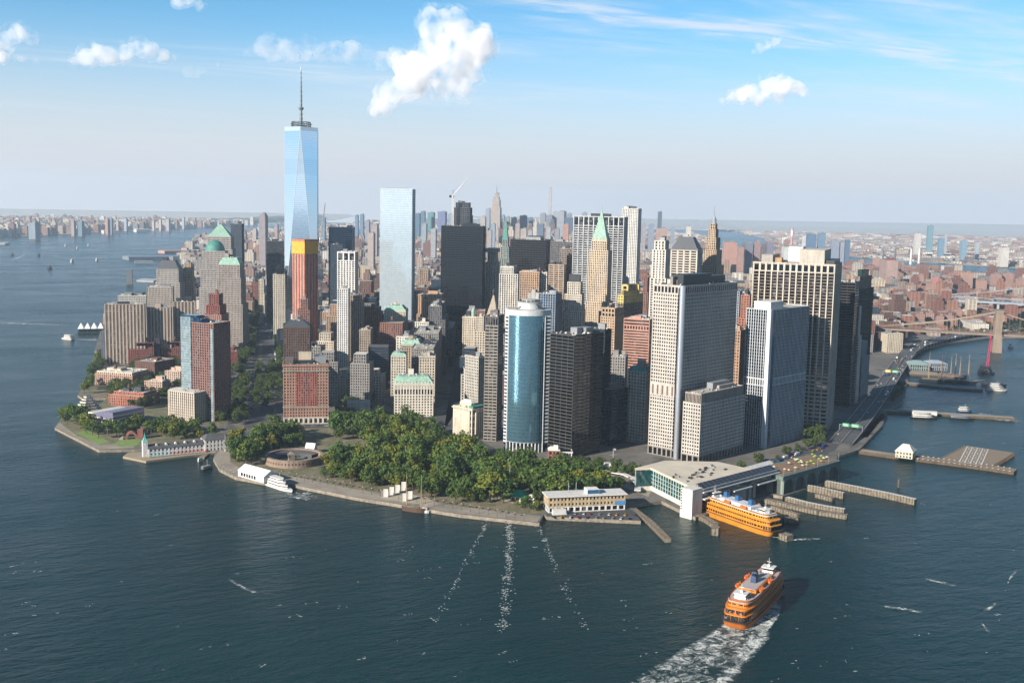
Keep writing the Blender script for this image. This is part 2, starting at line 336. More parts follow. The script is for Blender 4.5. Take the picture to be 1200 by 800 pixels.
def bld(name, label, cx, yb, yt, xl, xr, th, st, wl=None, wr=None, tiers=None, roof=None, roofc=None, roofi=0, tank=False, mech=True, blank='', apex=None, cat='building', base=None, cornice=None, seed=None, shoulder=None, group=None, extra=None):
    """one building: Empty > wall, windows, roof, penthouses ...; tiers = [(height share, inset left, right, front, back, style)]"""
    P0, H, WL, WR, rz = locate(cx, yb, yt, xl, xr, th, wl, wr)
    H = max(H, 4); rn = random.Random(seed if seed is not None else int(cx*7+yt*13))
    ux = Vector((math.cos(rz), math.sin(rz), 0)); uy = Vector((-math.sin(rz), math.cos(rz), 0))
    C0 = P0+ux*WR/2+uy*WL/2
    t = thing(name, label, cat, (C0.x, C0.y, 3), rz, group)
    FOOT.append((C0.x, C0.y, .5*math.hypot(WL, WR)))
    H -= 3; x0, x1, y0, y1 = -WR/2, WR/2, -WL/2, WL/2
    segs = []   # z0,z1,rect,style
    if not tiers: tiers = [(1, 0, 0, 0, 0, st)]
    z = 0
    for i, q in enumerate(tiers):
        share, a, b, c, d = q[:5]; s_ = q[5] if len(q) > 5 else st
        segs.append((z, H*share, (x0+a, x1-b, y0+c, y1-d), s_)); z = H*share
    walls = {}; glz = {}; lc = MB()
    for i, (za, zb, (a, b, c, d), s_) in enumerate(segs):
        mb = walls.setdefault((s_['w'], s_['rough']), MB()); gl = glz.setdefault(s_['g'], MB())
        if i == 0 and base:   # taller, more open storeys at street level
            bs = dict(s_); bs.update(base.get('st', {})); bh = base['h']; bm_ = walls.setdefault((bs['w'], bs['rough']), MB())
            facade(bm_, glz.setdefault(bs['g'], MB()), a-.12, b+.12, c-.12, d+.12, za, za+bh, bs)
            bm_.box(a-.3, b+.3, c-.3, d+.3, za+bh, za+bh+.5, bottom=True); za += bh+.5
        facade(mb, gl, a, b, c, d, za, zb, s_, blank)
        ph = 1.1; w_ = .45   # parapet
        mb.box(a-.06, b+.06, c-.06, c+w_, zb, zb+ph, bottom=True); mb.box(a-.06, b+.06, d-w_, d+.06, zb, zb+ph, bottom=True)
        mb.box(a-.05, a+w_, c+w_, d-w_, zb, zb+ph, bottom=True); mb.box(b-w_, b+.05, c+w_, d-w_, zb, zb+ph, bottom=True)
        if cornice and i == len(segs)-1:
            mb.box(a-cornice, b+cornice, c-cornice, c+.3, zb-1.4, zb-.2, bottom=True); mb.box(a-cornice, a+.3, c+.3, d+cornice, zb-1.4, zb-.2, bottom=True); mb.box(b-.3, b+cornice, c+.3, d+cornice, zb-1.4, zb-.2, bottom=True)
    for k, mb in walls.items():
        o = mb.build('wall', wall(k[0], k[1]), t)
        o['kind'] = 'stuff'
    for k, gl in glz.items(): gl.build('windows', G[k] if isinstance(k, str) else k, t, kind='stuff')
    for i, (za, zb, (a, b, c, d), s_) in enumerate(segs):
        mb = MB(); mb.quad((a+.3, c+.3, zb+.25), (b-.3, c+.3, zb+.25), (b-.3, d-.3, zb+.25), (a+.3, d-.3, zb+.25)); mb.build('roof', ROOFS[roofi], t)
    a, b, c, d = segs[-1][2]; zt = segs[-1][1]
    ap = (at_dist(cx, apex, gdist(cx, yb)+8).z-3) if apex else zt+10
    wm = wall(segs[-1][3]['w'], segs[-1][3]['rough'])
    if roof == 'pyramid':
        mb = MB(); mx, my = (a+b)/2, (c+d)/2; s = .04
        mb.frustum(a, b, c, d, zt+.4, mx-(b-a)*s, mx+(b-a)*s, my-(d-c)*s, my+(d-c)*s, ap); mb.build('pyramid_roof', roofc, t)
    elif roof == 'mansard':
        mb = MB(); q = shoulder or .12; i_ = min(b-a, d-c)*q
        mb.frustum(a-.2, b+.2, c-.2, d+.2, zt+.4, a+i_, b-i_, c+i_, d-i_, ap); mb.build('mansard_roof', roofc, t)
        L = b-a; dm = MB()
        for k in range(int(L/4)):
            q0 = a+2+k*(L-4)/max(1, int(L/4)-1); dm.box(q0-.7, q0+.7, c+.25, c+2.4, zt+.9, zt+3.2, bottom=True)
        if ap-zt > 4: dm.build('dormers', wm, t, kind='stuff')
        zt2 = ap; roof_clutter(t, a+i_, b-i_, c+i_, d-i_, zt2, rn, True, tank, wallm=wm)
    elif roof == 'dome':
        mb = MB(); mx, my = (a+b)/2, (c+d)/2; r = min(b-a, d-c)*.48; k = 24; h = ap-zt
        rings = [[(mx+r*math.cos(e)*math.cos(6.2832*j/k), my+r*math.cos(e)*math.sin(6.2832*j/k), zt+.4+h*math.sin(e)) for j in range(k)] for e in [0, .2, .45, .7, .95, 1.2, 1.4, 1.55]]
        for u, w_ in zip(rings, rings[1:]):
            for j in range(k): mb.quad(u[j], u[(j+1) % k], w_[(j+1) % k], w_[j])
        mb.build('dome', roofc, t)
    else: roof_clutter(t, a+.6, b-.6, c+.6, d-.6, zt+.25, rn, mech, tank, roofi, wm)
    if extra: extra(t, a, b, c, d, zt, ap)
    return t
# ------------------------------------------------------------------ the towers, west to east
granite = S('b3aaa1', 'office', 3.8, 2.6, 1.1, 1.5); granite2 = S('a89a8e', 'office', 3.8, 2.6, 1.1, 1.6)
tanstripe = S('b5a08a', 'office', 3.0, 5.2, 2.4, .9, .8, .3); cream = S('cbbb9f', 'dark', 3.7, 3.3, 1.7, 1.7); creamp = S('cdbfa6', 'dark', 3.8, 3.4, 1.5, 1.3, .7, .3)
tan = S('ac8d68', 'dark', 3.7, 3.2, 1.6, 1.8); white = S('d6cdbb', 'dark', 3.7, 3.4, 1.6, 1.7); whitep = S('d9d2c4', 'dark', 3.7, 3.6, 1.5, 1.0, .8, .3)
brick = S('8d4a36', 'dark', 3.2, 3.4, 1.7, 1.5); redbrick = S('8a3f2f', 'dark', 3.1, 3.2, 1.6, 1.4); orangeb = S('b1603c', 'dark', 3.2, 3.4, 1.7, 1.5); brownb = S('5b4236', 'dark', 3.6, 3.2, 1.7, 1.7)
pinkb = S('b58370', 'bronze', 3.7, 30, 1.2, 1.9, .3, .5); greyst = S('8d8983', 'dark', 3.7, 3.2, 1.6, 1.7); greyd = S('5c5d60', 'dark', 3.7, 3.0, 1.3, 1.6)
blackbox = S('15181c', 'black', 3.9, 1.8, .35, .9, .35, .2, .4); bronzebox = S('1d1a18', 'black', 3.9, 2.6, .5, 1.2, .4, .25, .4); bluebox = S('54687c', 'blue', 3.9, 1.6, .3, 1.1, .3, .2, .35)
horiz = S('8c8376', 'dark', 3.6, 5.5, .6, 1.7, .2, .5); hdark = S('423f38', 'black', 3.7, 9, .5, .9, .2, .35); skyg = S('c4d2da', 'sky', 4.0, 1.6, .10, .30, .10, .06, .3)
icelines = S('cfd8dc', 'ice', 4.1, 1.5, .08, .35, .08, .05, .3)
B = bld
# details of single towers
def ritz(t, a, b, c, d, zt):
    mb = MB(); mb.box(a-.6, a+.05, d-15, d+.6, 0, zt+7); mb.box(a-.6, a+14, d+.05, d+.62, 0, zt+7); mb.build('glass_bay', G['bay'], t)
    mb = MB(); mb.box(a-.5, a+.04, c+1, c+4.5, 0, zt-6); mb.build('glass_bay', G['bay'], t)
    f = MB()
    for k in range(int(zt/3.15)):
        f.box(a-.75, a-.05, d-15.1, d+.7, k*3.15, k*3.15+.45, bottom=True); f.box(a-.65, a-.05, c+.9, c+4.6, k*3.15+.1, k*3.15+.5, bottom=True)
    f.build('floor_bands', wall('98a5a4', .5), t, kind='stuff')
    mb = MB(); mb.frustum(a, b-14, c+16, d, zt+.3, a, b-20, c+26, d, zt+9); mb.build('glass_crown', G['blue'], t)
def whitehall(t, a, b, c, d, zt):
    W = b-a; mb = MB()
    mb.box(a+W*.29, a+W*.74, c-.35, c+.2, zt*.30, zt*.88)
    n = 9; z0, z1 = zt*.30, zt*.88; h = (z1-z0)/14; L = W*.45
    p = MB()
    for i in range(14):
        for j in range(n):
            x = a+W*.29+L*(j+.5)/n; z = z0+(i+.35)*h; p.box(x-.65, x+.65, c-.42, c-.3, z, z+1.9)
    mb.build('red_brick_bay', wall('a0503c'), t); p.build('windows', G['dark'], t, kind='stuff')
    cn = MB(); cn.box(a-1, b+1, c-1, c+.2, zt*.90, zt*.915, bottom=True); cn.box(a-.8, b+.8, c-.8, c+.2, zt*.285, zt*.30, bottom=True); cn.build('cornices', wall('9aa08f'), t, kind='stuff')
    penthouse(t, a+W*.34, a+W*.62, c+14, c+26, zt, zt+13, wall('c0ae92')); penthouse(t, a+W*.7, b-3, c+16, c+32, zt, zt+8, M_MECH); penthouse(t, a+2, a+W*.22, c+4, d-4, zt, zt+5, wall('6a5a50'))
def cocoon(t, a, b, c, d, zt):
    m1 = plain('yellow_netting', 'c99a2e', .8, var=.3, scale=.4); m2 = plain('orange_netting', 'a96a55', .85, var=.3, scale=.25)
    mb = MB(); mb.box(a-1.6, b+1.6, c-1.6, d+1.6, zt-1, zt+19, bottom=True); mb.build('safety_cocoon', m1, t)
    mb = MB(); mb.box(a-1.75, b+1.75, c-1.75, d+1.75, zt+19.1, zt+22.5, bottom=True); mb.build('netting_rim', m2, t)
    mb = MB()
    for k in range(5):
        u = c+(d-c)*k/4.2; mb.box(a-.55, a+.03, u, u+2.6, 6, zt-1.5)
        u = a+(b-a)*k/4.2; mb.box(u, u+2.8, c-.55, c+.03, 30, zt-1.5)
    mb.build('netting', m2, t)
def mirror_notch(t, a, b, c, d, zt):
    mb = MB(); mb.box(a-.3, a+.25, c-.4, c+1.2, 0, zt); mb.build('corner_trim', plain('mirror_trim', '56636e', .3, .6), t)
    mb = MB(); mb.box(a+14, b-14, c+10, d-10, zt, zt+1.9); mb.build('roof_plant', M_MECH, t)
def customs(t, a, b, c, d, zt):
    mb = MB(); mb.box(a+5, b-5, c+7, d-6, zt, zt+5.5); mb.build('attic', wall('c6b798'), t)
    mb = MB(); mb.frustum(a+5.5, b-5.5, c+7.5, d-6.5, zt+5.5, a+8, b-8, c+11, d-10, zt+8.6); mb.build('attic_roof', ROOFS[2], t)
    mb = MB(); mb.box(a+1, b-1, c-.2, c+7, zt+1.1, zt+3.4); mb.build('green_gutter', M_COPPERD, t)
    mb = MB()
    for k in range(16):
        y = c+4+(d-c-8)*k/15; mb.cyl(a-.7, y, 6.6, zt-2, .95, 8)
    for k in range(5):
        x = a+5+(b-a-10)*k/4; mb.cyl(x, c-.7, 6.6, zt-2, 1.0, 8)
    mb.build('columns', wall('d5c7a9'), t, kind='stuff')
def lantern(t, a, b, c, d, ap):
    mx, my = (a+b)/2, (c+d)/2; mb = MB(); mb.cyl(mx, my, ap-.5, ap+5, 1.8, 8); mb.cyl(mx, my, ap+5, ap+9, 2.2, 8, r1=.2); mb.build('lantern', M_DARKMECH, t)
def cupola(t, x, y, z):
    mb = MB(); mb.cyl(x, y, z, z+9, 3, 10); mb.cyl(x, y, z+9, z+15, 3.3, 10, r1=.3); mb.build('cupola', M_COPPER, t)
def roofsign(t, a, b, c, d, zt):
    mb = MB(); mb.box(b-13, b-4, c+1, c+2, zt+1, zt+6.5); mb.build('red_sign', plain('red_sign', 'd0343a', .5), t)
    mb = MB(); mb.box(b-12, b-5, c+2, c+6, zt, zt+4); mb.build('sign_frame', M_DARKMECH, t)
def spire40(t, a, b, c, d, zt, ap):
    mx, my = (a+b)/2, (c+d)/2; mb = MB(); mb.cyl(mx, my, ap-7, ap+2, 1.5, 8, r1=.9); mb.cyl(mx, my, ap+2, ap+13, .7, 6, r1=.1); mb.build('spire', M_COPPER, t)
    mb = MB()
    for q in range(5):
        y = c+2+(d-c-4)*q/4; x = a+2+(b-a-4)*q/4
        mb.box(a+.2, a+3, y-1, y+1, zt+.3, zt+5); mb.box(x-1, x+1, c+.2, c+3, zt+.3, zt+5)
    mb.build('dormers', wall('cdb491'), t, kind='stuff')
def deco_crown(t, a, b, c, d, zt):
    st = S('b99b77', 'dark', 3.7, 3.0, 1.5, 1.3, .6, .3); mb, gl = MB(), MB(); z = zt+.3
    W, D = (b-a)/2, (d-c)/2; mx, my = (a+b)/2, (c+d)/2
    T = zt; steps = [(.78, 26), (.6, 20), (.42, 14), (.3, 9)]
    for q, h in steps:
        facade(mb, gl, mx-W*q, mx+W*q, my-D*q, my+D*q, z, z+h, st); mb.box(mx-W*q, mx+W*q, my-D*q, my+D*q, z+h-.3, z+h+.2); z += h
    mb.build('stepped_crown', wall(st['w']), t, kind='stuff'); gl.build('windows', G['dark'], t, kind='stuff')
    mb = MB(); mb.cyl(mx, my, z, z+8, W*.24, 10); mb.cyl(mx, my, z+8, z+14, W*.2, 10, r1=.8); mb.cyl(mx, my, z+14, z+30, .7, 6, r1=.15); mb.build('needle', M_STEEL, t)
def nyplaza(t, a, b, c, d, zt):
    mb = MB(); mb.cyl(a-.2, c-.2, 0, zt+1.2, 3.0, 20); mb.build('corner_column', plain('column_metal', 'c9ced6', .28, .75, .05), t, smooth=False)
    mb = MB(); mb.box(a-.25, a+.2, c+3.2, c+5.0, 9, zt-2); mb.box(a+3.2, a+5.0, c-.25, c+.2, 9, zt-2); mb.build('corner_slot', G['black'], t)
    mb = MB(); mb.box(a-.15, a+.3, c+5.2, d-.5, zt*.355, zt*.425); mb.build('louvre_band', wall('bcb4a8'), t)
    mb = MB()
    for k in range(5):
        y = c+8+(d-c-12)*k/4; mb.box(a-.35, a-.1, y-1.1, y+1.1, zt*.363, zt*.418)
    mb.build('louvres', wall('7a5b4b'), t, kind='stuff')
    penthouse(t, a+16, b-40, c+10, d-12, zt, zt+11, M_DARKMECH, name='roof_plant'); penthouse(t, b-38, b-8, c+12, d-12, zt, zt+8, M_DARKMECH, name='roof_plant')
    penthouse(t, a+8, a+15, c+18, d-16, zt, zt+9, wall('8a8178'), name='roof_plant')
def fins(t, a, b, c, d, zt):
    penthouse(t, a+6, a+34, c+4, d-6, zt, zt+8.5, M_WHITE)
    mb = MB(); mb.box(a-.6, a+4.5, c-.6, c+4.5, 0, zt+1.4); mb.build('corner_shaft', wall('c7ced4', .4), t)
    mb = MB(); mb.box(a+4.7, a+10, c-.75, c+.2, 3, zt-3); mb.build('corner_glass', G['blue'], t)
def water55(t, a, b, c, d, zt):
    L = d-c
    penthouse(t, a+6, b-6, c+L*.14, c+L*.44, zt, zt+17, wall('bdb3a2')); penthouse(t, b-30, b-8, c+L*.46, c+L*.64, zt, zt+19, wall('c9ccc9')); penthouse(t, a+6, b-8, c+L*.02, c+L*.12, zt, zt+5, M_DARKMECH)
    penthouse(t, a+14, b-10, c+L*.78, c+L*.92, zt, zt+9, wall('a7a196')); penthouse(t, a+8, a+20, c+L*.66, c+L*.74, zt, zt+6, wall('b58a4a'))
    mb = MB()
    for k in range(9): mb.box(b-9-k*.2, b-6, c+8+k*4, c+10+k*4, zt+.3, zt+3.4)
    mb.build('rooftop_units', M_MECH, t, kind='stuff')
# Battery Park City
B('office_tower', 'grey granite tower topped by a pale green pyramid roof', 272, 386, 278, 241, 276, 13, granite, roof='pyramid', roofc=M_COPPER, apex=263, tiers=[(.62, -4, -3, -3, -3), (.86, 0, 0, 0, 0), (1, 3, 3, 3, 3)])
B('glass_tower', 'dark blue grey slab tower behind the green pyramid roof', 283, 378, 263, 270, 286, 13, S('5a6570', 'blue', 4, 2.2, .5, 1.3))
B('office_tower', 'grey tower under a round dark green dome', 264, 402, 295, 236, 268, 13, granite, roof='dome', roofc=M_COPPERD, apex=282, tiers=[(.6, -9, -3, -3, -4), (.8, -4, -2, 0, -2), (1, 1, 1, 1, 1)])
B('office_tower', 'stepped granite tower with a flat topped green copper roof beside the broad tree lined avenue', 282, 415, 311, 254, 288, 13, granite2, roof='mansard', roofc=M_COPPER, apex=302, shoulder=.2, tiers=[(.55, -2, -6, -3, -3), (.85, 0, 0, 0, 0), (1, 2, 2, 2, 2)])
B('apartment_tower', 'leftmost of the wide tan striped apartment slabs by the river', 169, 428, 357, 122, 171, 13, tanstripe, wr=24, tank=False)
B('apartment_tower', 'middle of the three wide tan striped apartment slabs', 200, 426, 361, 172, 202, 13, tanstripe, wr=24)
B('apartment_tower', 'right hand tan striped apartment slab below the domed tower', 229, 424, 354, 203, 231, 13, tanstripe, wr=24)
B('office_tower', 'stepped granite tower with a black truncated crown near the river', 209, 395, 316, 183, 214, 13, granite, roof='mansard', roofc=M_SLATE, apex=305, shoulder=.22, tiers=[(.8, -3, -2, -3, -2), (1, 0, 0, 0, 0)])
B('office_block', 'pale granite block with a dark notch in front of the black crowned tower', 202, 402, 337, 172, 204, 13, S('c0b2a2', 'office', 3.8, 2.6, 1.1, 1.5))
B('apartment_tower', 'stepped tan brick apartment tower left of the domed tower', 226, 392, 309, 212, 229, 13, S('b79a72', 'dark', 3.1, 3.2, 1.6, 1.4), tiers=[(.78, 0, 0, 0, 0), (.92, 4, 2, 2, 2), (1, 8, 5, 5, 5)], tank=True)
B('exchange_building', 'low pale river front hall with a curved white roofline', 171, 402, 347, 138, 173, 13, S('cfc9bf', 'office', 4.2, 3, 1, 1.9), wr=40, roofi=2)
B('apartment_tower', 'slim dark glass apartment tower with a red brick crown by the water', 139, 428, 386, 118, 147, 28, S('6f7478', 'blue', 3.1, 3.3, .7, 1.0), tiers=[(.93, 0, 0, 0, 0), (1.0, 5, 5, 5, 5, redbrick), (1.12, 9, 9, 9, 9, redbrick)])
B('apartment_tower', 'brick tower with a red arched crown behind the teal cornered tower', 259, 452, 352, 238, 268, 30, S('a27060', 'dark', 3.1, 3.1, 1.5, 1.4), tiers=[(.82, 0, 0, 0, 0), (.93, 3, 3, 3, 3, redbrick), (1.06, 7, 7, 6, 6, redbrick)])
B('apartment_tower', 'tall brick and teal glass tower nearest the park at the tip of the river front', 250, 497, 380, 212, 270, 50, S('875a4f', 'dark', 3.15, 3.4, 1.5, 1.3), extra=lambda t, a, b, c, d, zt, ap: ritz(t, a, b, c, d, zt))
for L_, cx, yb, yt, xl, xr, th in (('red brick apartment house with turrets below the leftmost tan slab', 180, 428, 405, 150, 182, 13), ('red brick apartment house with turrets below the middle tan slab', 211, 426, 404, 187, 213, 13)):
    B('apartment_house', L_, cx, yb, yt, xl, xr, th, redbrick, wr=22, tank=True, tiers=[(.8, 0, 0, 0, 0), (1, 4, 4, 0, 6), (1.15, 8, 20, 0, 12)])
B('apartment_house', 'narrow blue glazed stair tower between the two red turreted houses', 187, 427, 397, 181, 189, 13, S('6b4a4c', 'blue', 3.2, 3, .6, 1), wr=14)
B('apartment_block', 'dark brick block with a wide flat roof behind the tan courtyard block', 181, 446, 425, 158, 206, 50, S('6f4436', 'dark', 3.2, 3.2, 1.7, 1.5), roofi=0)
B('apartment_block', 'tan brick block with white cornice and roof terraces beside the river esplanade', 155, 456, 438, 111, 176, 42, S('b98567', 'dark', 3.2, 3.4, 1.6, 1.4), roofi=2, tiers=[(.8, 0, 0, 0, 0), (1, 2, 2, 2, 2, cream)], tank=True)
B('apartment_block', 'orange brick block with setback terraces behind the stepped museum', 168, 480, 463, 127, 187, 42, orangeb, roofi=2, tiers=[(.85, 0, 0, 0, 0), (1.05, 6, 4, 4, 4)], tank=True)
B('apartment_block', 'pale tan apartment block above the orange brick block', 190, 464, 448, 169, 199, 42, S('c09c80', 'dark', 3.2, 3.3, 1.6, 1.5), roofi=2)
B('apartment_block', 'cream terraced block left of the tall teal cornered tower', 211, 456, 436, 193, 216, 42, S('c3a48a', 'dark', 3.2, 3.3, 1.6, 1.5), roofi=2)
B('brick_house', 'narrow red brick block with white trim left of the tree lined avenue', 278, 436, 412, 268, 281, 13, redbrick, wr=25, cornice=.6)
# the avenue side
B('office_tower', 'dark grey ribbed tower left of the tall glass spire tower', 312, 380, 283, 309.5, 333, 103, S('454b52', 'dark', 3.8, 2.4, .9, .8, .6, .2), wl=40)
B('office_tower', 'cream latticed tower at the foot of the tall glass spire tower', 320, 399, 322, 318, 334, 103, S('cfc4ae', 'dark', 3.7, 3.6, 1.8, 1.8), wl=34, tiers=[(1, 0, 0, 0, 0), (1.09, 7, 5, 6, 6, blackbox)])
B('office_tower', 'small dark blue tower behind the ribbed tower', 331, 372, 300, 322, 334, 13, bluebox, wr=20)
B('brick_house', 'red brick building on the far side of the avenue', 302, 360, 331, 295, 304, 13, brick)
B('brick_house', 'pale tan building behind the red brick one on the avenue', 309, 366, 328, 303, 311, 13, cream)
B('brick_house', 'low white building with a sunlit side on the avenue', 319, 374, 345, 309, 321, 13, white)
B('office_tower', 'brown stepped brick tower in front of the orange netted tower', 364, 441, 352, 346, 366.5, 20, S('8c5846', 'dark', 3.6, 3, 1.5, 1.6), tiers=[(.42, -3, -3, -3, -3), (.66, 0, 0, 0, 0), (.86, 5, 3, 2, 3), (1, 8, 8, 5, 7)], tank=True)
B('office_tower', 'dark brown block with a mansard roof behind the wide red office house', 363, 470, 384, 332, 365, 16, brownb, roof='mansard', roofc=M_SLATE, apex=376, shoulder=.25, cornice=.8)
B('office_house', 'wide red and tan office house with arched white base facing the park', 331.6, 500, 428, 330.6, 385, 106, S('a8785d', 'dark', 3.7, 3.3, 1.7, 1.8), wl=42, cornice=1.0, roofi=3, extra=lambda t, a, b, c, d, zt, ap: whitehall(t, a, b, c, d, zt), base=dict(h=8, st=S('c9bda8', 'dark', 8, 6, 2.4, 2.4)))
# towers round the former twin site
B('construction_tower', 'tower under construction wrapped in orange netting with a yellow safety cocoon', 357, 432, 297, 343.5, 371.5, 62, S('bf8f7c', 'bronze', 3.4, 3.2, 1.5, 1.3), mech=False, extra=lambda t, a, b, c, d, zt, ap: cocoon(t, a, b, c, d, zt))
B('glass_tower', 'blue glass tower with a flat top left of the pale glass tower', 413, 392, 267, 385, 416, 26, S('8fa5b8', 'blue', 4, 1.6, .15, 1.0, .2, .12, .3))
B('glass_tower', 'dark stepped reflection in the flat topped blue tower, built as glass block', 402, 400, 287, 387, 403, 26, S('3a4650', 'blue', 3.8, 2.4, .5, 1.3))  # dark reflection in the blue tower's glass, shaped as a solid block
B('apartment_tower', 'white slab tower with window columns and a square crown', 416, 438, 296, 395, 420, 26, S('dfdcd4', 'dark', 3.4, 4.3, 2.0, 1.2, .7, .4), tiers=[(.93, 0, 0, 0, 0), (1, 0, 0, 0, 0, S('e0ddd6', 'dark', 9, 8, 2.2, 2))], roofi=2)
B('apartment_tower', 'lower white wing at the foot of the white slab tower', 408, 450, 339, 395, 409.5, 26, S('d8d6d0', 'dark', 3.4, 3.2, 1.4, 1.3), wr=20)
B('office_tower', 'tan tower with a stepped square crown beside the white wing', 424, 446, 347, 401, 427, 26, S('a08b74', 'dark', 3.6, 3, 1.4, 1.5, .7, .35), tiers=[(.93, 0, 0, 0, 0), (1, 3, 3, 3, 3)], tank=True)
B('office_tower', 'narrow tan wing stepping down beside the stepped tan tower', 434, 452, 387, 421, 437, 26, S('a58f76', 'dark', 3.6, 3, 1.4, 1.6), cornice=.6)
B('office_tower', 'dark blue black box tower right of the tan tower', 441, 425, 350, 426, 444, 26, S('262e38', 'blue', 3.8, 1.8, .3, 1.0))
B('glass_tower', 'tall pale mirror glass slab reflecting the sky', 484, 414, 222, 445.5, 487, 26, icelines, mech=False, extra=lambda t, a, b, c, d, zt, ap: mirror_notch(t, a, b, c, d, zt))
B('office_tower', 'cream office tower with a pale green mansard below the mirror glass slab', 476, 440, 365, 449, 479, 26, cream, roof='mansard', roofc=M_COPPER, apex=358, shoulder=.2, cornice=.7, tiers=[(.6, 0, 0, 0, 0), (1, 1, 1, 1, 1)])
B('office_tower', 'tan orange office tower with a bracketed crown right of the mirror glass slab', 517, 425, 346, 490, 520, 26, S('c29468', 'dark', 3.7, 3.6, 1.7, 1.7), cornice=1, tiers=[(.7, -2, -2, -2, -2), (1, 0, 0, 0, 0)], tank=True)
B('office_tower', 'long block with a green copper parapet beside the black box tower', 538, 418, 341, 512, 541, 26, S('b9ac98', 'dark', 3.7, 3.4, 1.6, 1.7), tiers=[(.94, 0, 0, 0, 0), (1, 2, 2, 2, 2, S('79a191', 'dark', 4, 5, 1.5, 1.5))])
B('office_tower', 'white stepped office block below the tan orange tower', 508, 443, 379, 480, 511, 26, white, tiers=[(.7, 0, 0, 0, 0), (.86, 5, 2, 4, 2), (1, 10, 5, 9, 4)], roofi=2)
B('office_house', 'stone office house with green dormers behind the twin winged house', 493, 464, 405, 470, 496, 24, S('ab9477', 'dark', 3.7, 3.3, 1.6, 1.6), roof='mansard', roofc=M_COPPER, apex=398, shoulder=.14, cornice=.8)
B('office_house', 'grey office house with a black roof tank behind the twin winged house', 511, 462, 402, 495, 514, 24, greyst, tank=True, cornice=.7)
B('office_house', 'left wing of the twin winged white and green office house', 476, 478, 418, 458, 478, 24, S('c9bda6', 'dark', 3.7, 3.2, 1.6, 1.6), roof='mansard', roofc=M_COPPER, apex=413, shoulder=.15, wr=30)
B('office_house', 'right wing of the twin winged white and green office house', 510, 478, 418, 491, 512, 24, S('c4b59c', 'dark', 3.7, 3.2, 1.6, 1.6), wr=30, cornice=.7)
B('office_house', 'white stone office house with pale green dormered roof at the edge of the park', 462, 491, 450, 459.6, 508, 110, S('d9cfba', 'dark', 3.6, 3.7, 1.8, 1.5), wl=36, roof='mansard', roofc=M_COPPER, apex=440.5, shoulder=.17, cornice=.9, tiers=[(.66, 0, 0, 0, 0), (.86, 0, 0, 0, 0, S('d9cfba', 'dark', 7.5, 3.7, 1.5, 1.2)), (1, 0, 0, 0, 0)])
B('office_block', 'low tan block with a sunlit flat roof and a grooved corner', 413, 463, 440, 395, 438, 62, S('b79e74', 'dark', 5, 5, 3.4, 3.4, .5, .3), roofi=2, extra=lambda t, a, b, c, d, zt, ap: penthouse(t, a+8, a+16, c+14, c+24, zt+.25, zt+9, wall('d0bd97'), name='stair_head'))
B('vent_building', 'blank pale concrete block rising out of the park trees', 406.6, 492, 472.5, 406, 434, 108, S('aeaaa0', 'dark', 18, 12, 11, 15), wl=22, mech=False, roofi=0, blank='fl')
# west wall of the Broadway canyon
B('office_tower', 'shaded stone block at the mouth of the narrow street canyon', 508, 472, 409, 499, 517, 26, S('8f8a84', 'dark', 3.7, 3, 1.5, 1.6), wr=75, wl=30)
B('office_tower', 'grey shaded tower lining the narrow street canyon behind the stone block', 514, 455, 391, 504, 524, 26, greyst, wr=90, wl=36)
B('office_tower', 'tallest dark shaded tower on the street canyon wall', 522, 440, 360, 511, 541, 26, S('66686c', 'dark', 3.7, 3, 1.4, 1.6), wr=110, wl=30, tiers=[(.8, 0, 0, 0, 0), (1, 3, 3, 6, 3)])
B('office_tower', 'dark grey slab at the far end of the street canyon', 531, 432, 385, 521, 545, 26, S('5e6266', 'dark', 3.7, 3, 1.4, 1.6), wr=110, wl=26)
# centre
B('custom_house', 'low stone palace with a long sunlit colonnaded side beside the park', 553.5, 519, 480, 531, 569.5, 71, S('cabb9c', 'dark', 7, 5, 2.4, 2.6, 1.0, .5), roofi=2, cornice=1.2, base=dict(h=6, st=S('c2b294', 'dark', 6, 5, 3, 3.4)), extra=lambda t, a, b, c, d, zt, ap: customs(t, a, b, c, d, zt))
B('office_house', 'long pale stone house curving along the canyon behind the stone palace', 561, 487, 419, 545, 570, 72, S('b1aa9c', 'dark', 3.8, 3.2, 1.6, 1.7), cornice=1)
B('office_tower', 'stone tower with a stepped pyramid roof and a dark lantern', 583, 455, 373, 569, 587, 28, S('c2ae8d', 'dark', 3.7, 3.2, 1.6, 1.7), roof='pyramid', roofc=wall('a9997f'), apex=346, extra=lambda t, a, b, c, d, zt, ap: lantern(t, a, b, c, d, ap))
B('office_tower', 'cream tower left of the stepped pyramid roof', 569, 458, 372, 556, 571, 28, cream, tiers=[(.8, 0, 0, 0, 0), (1, 3, 3, 3, 3)])
B('office_tower', 'cream office block with a tiny green cupola left of the cream tower', 558, 450, 372, 542, 561, 28, cream, cornice=.8, extra=lambda t, a, b, c, d, zt, ap: cupola(t, a+5, c+5, zt))
B('office_tower', 'grey tower of horizontal window bands left of the curved blue glass tower', 584, 520, 372, 568.6, 590.5, 32, horiz, tiers=[(.93, 0, 0, 0, 0), (1, 0, 0, 0, 0, S('6f6a64', 'dark', 8, 3, 1, 1))], roofi=1)
B('office_tower', 'black office tower with lit stripes on its narrow side, right of the curved glass tower', 673, 541, 394, 645, 707.5, 68, hdark, roofi=1, tiers=[(1, 0, 0, 0, 0)])
B('office_tower', 'dark green black tower just behind the striped black tower', 709, 507, 387, 687, 717, 68, S('20282c', 'green', 3.8, 2.4, .4, 1.1), roofi=1)
B('office_tower', 'grey masonry tower behind the low black glass block', 733, 491, 419, 714.5, 736, 32, greyst)
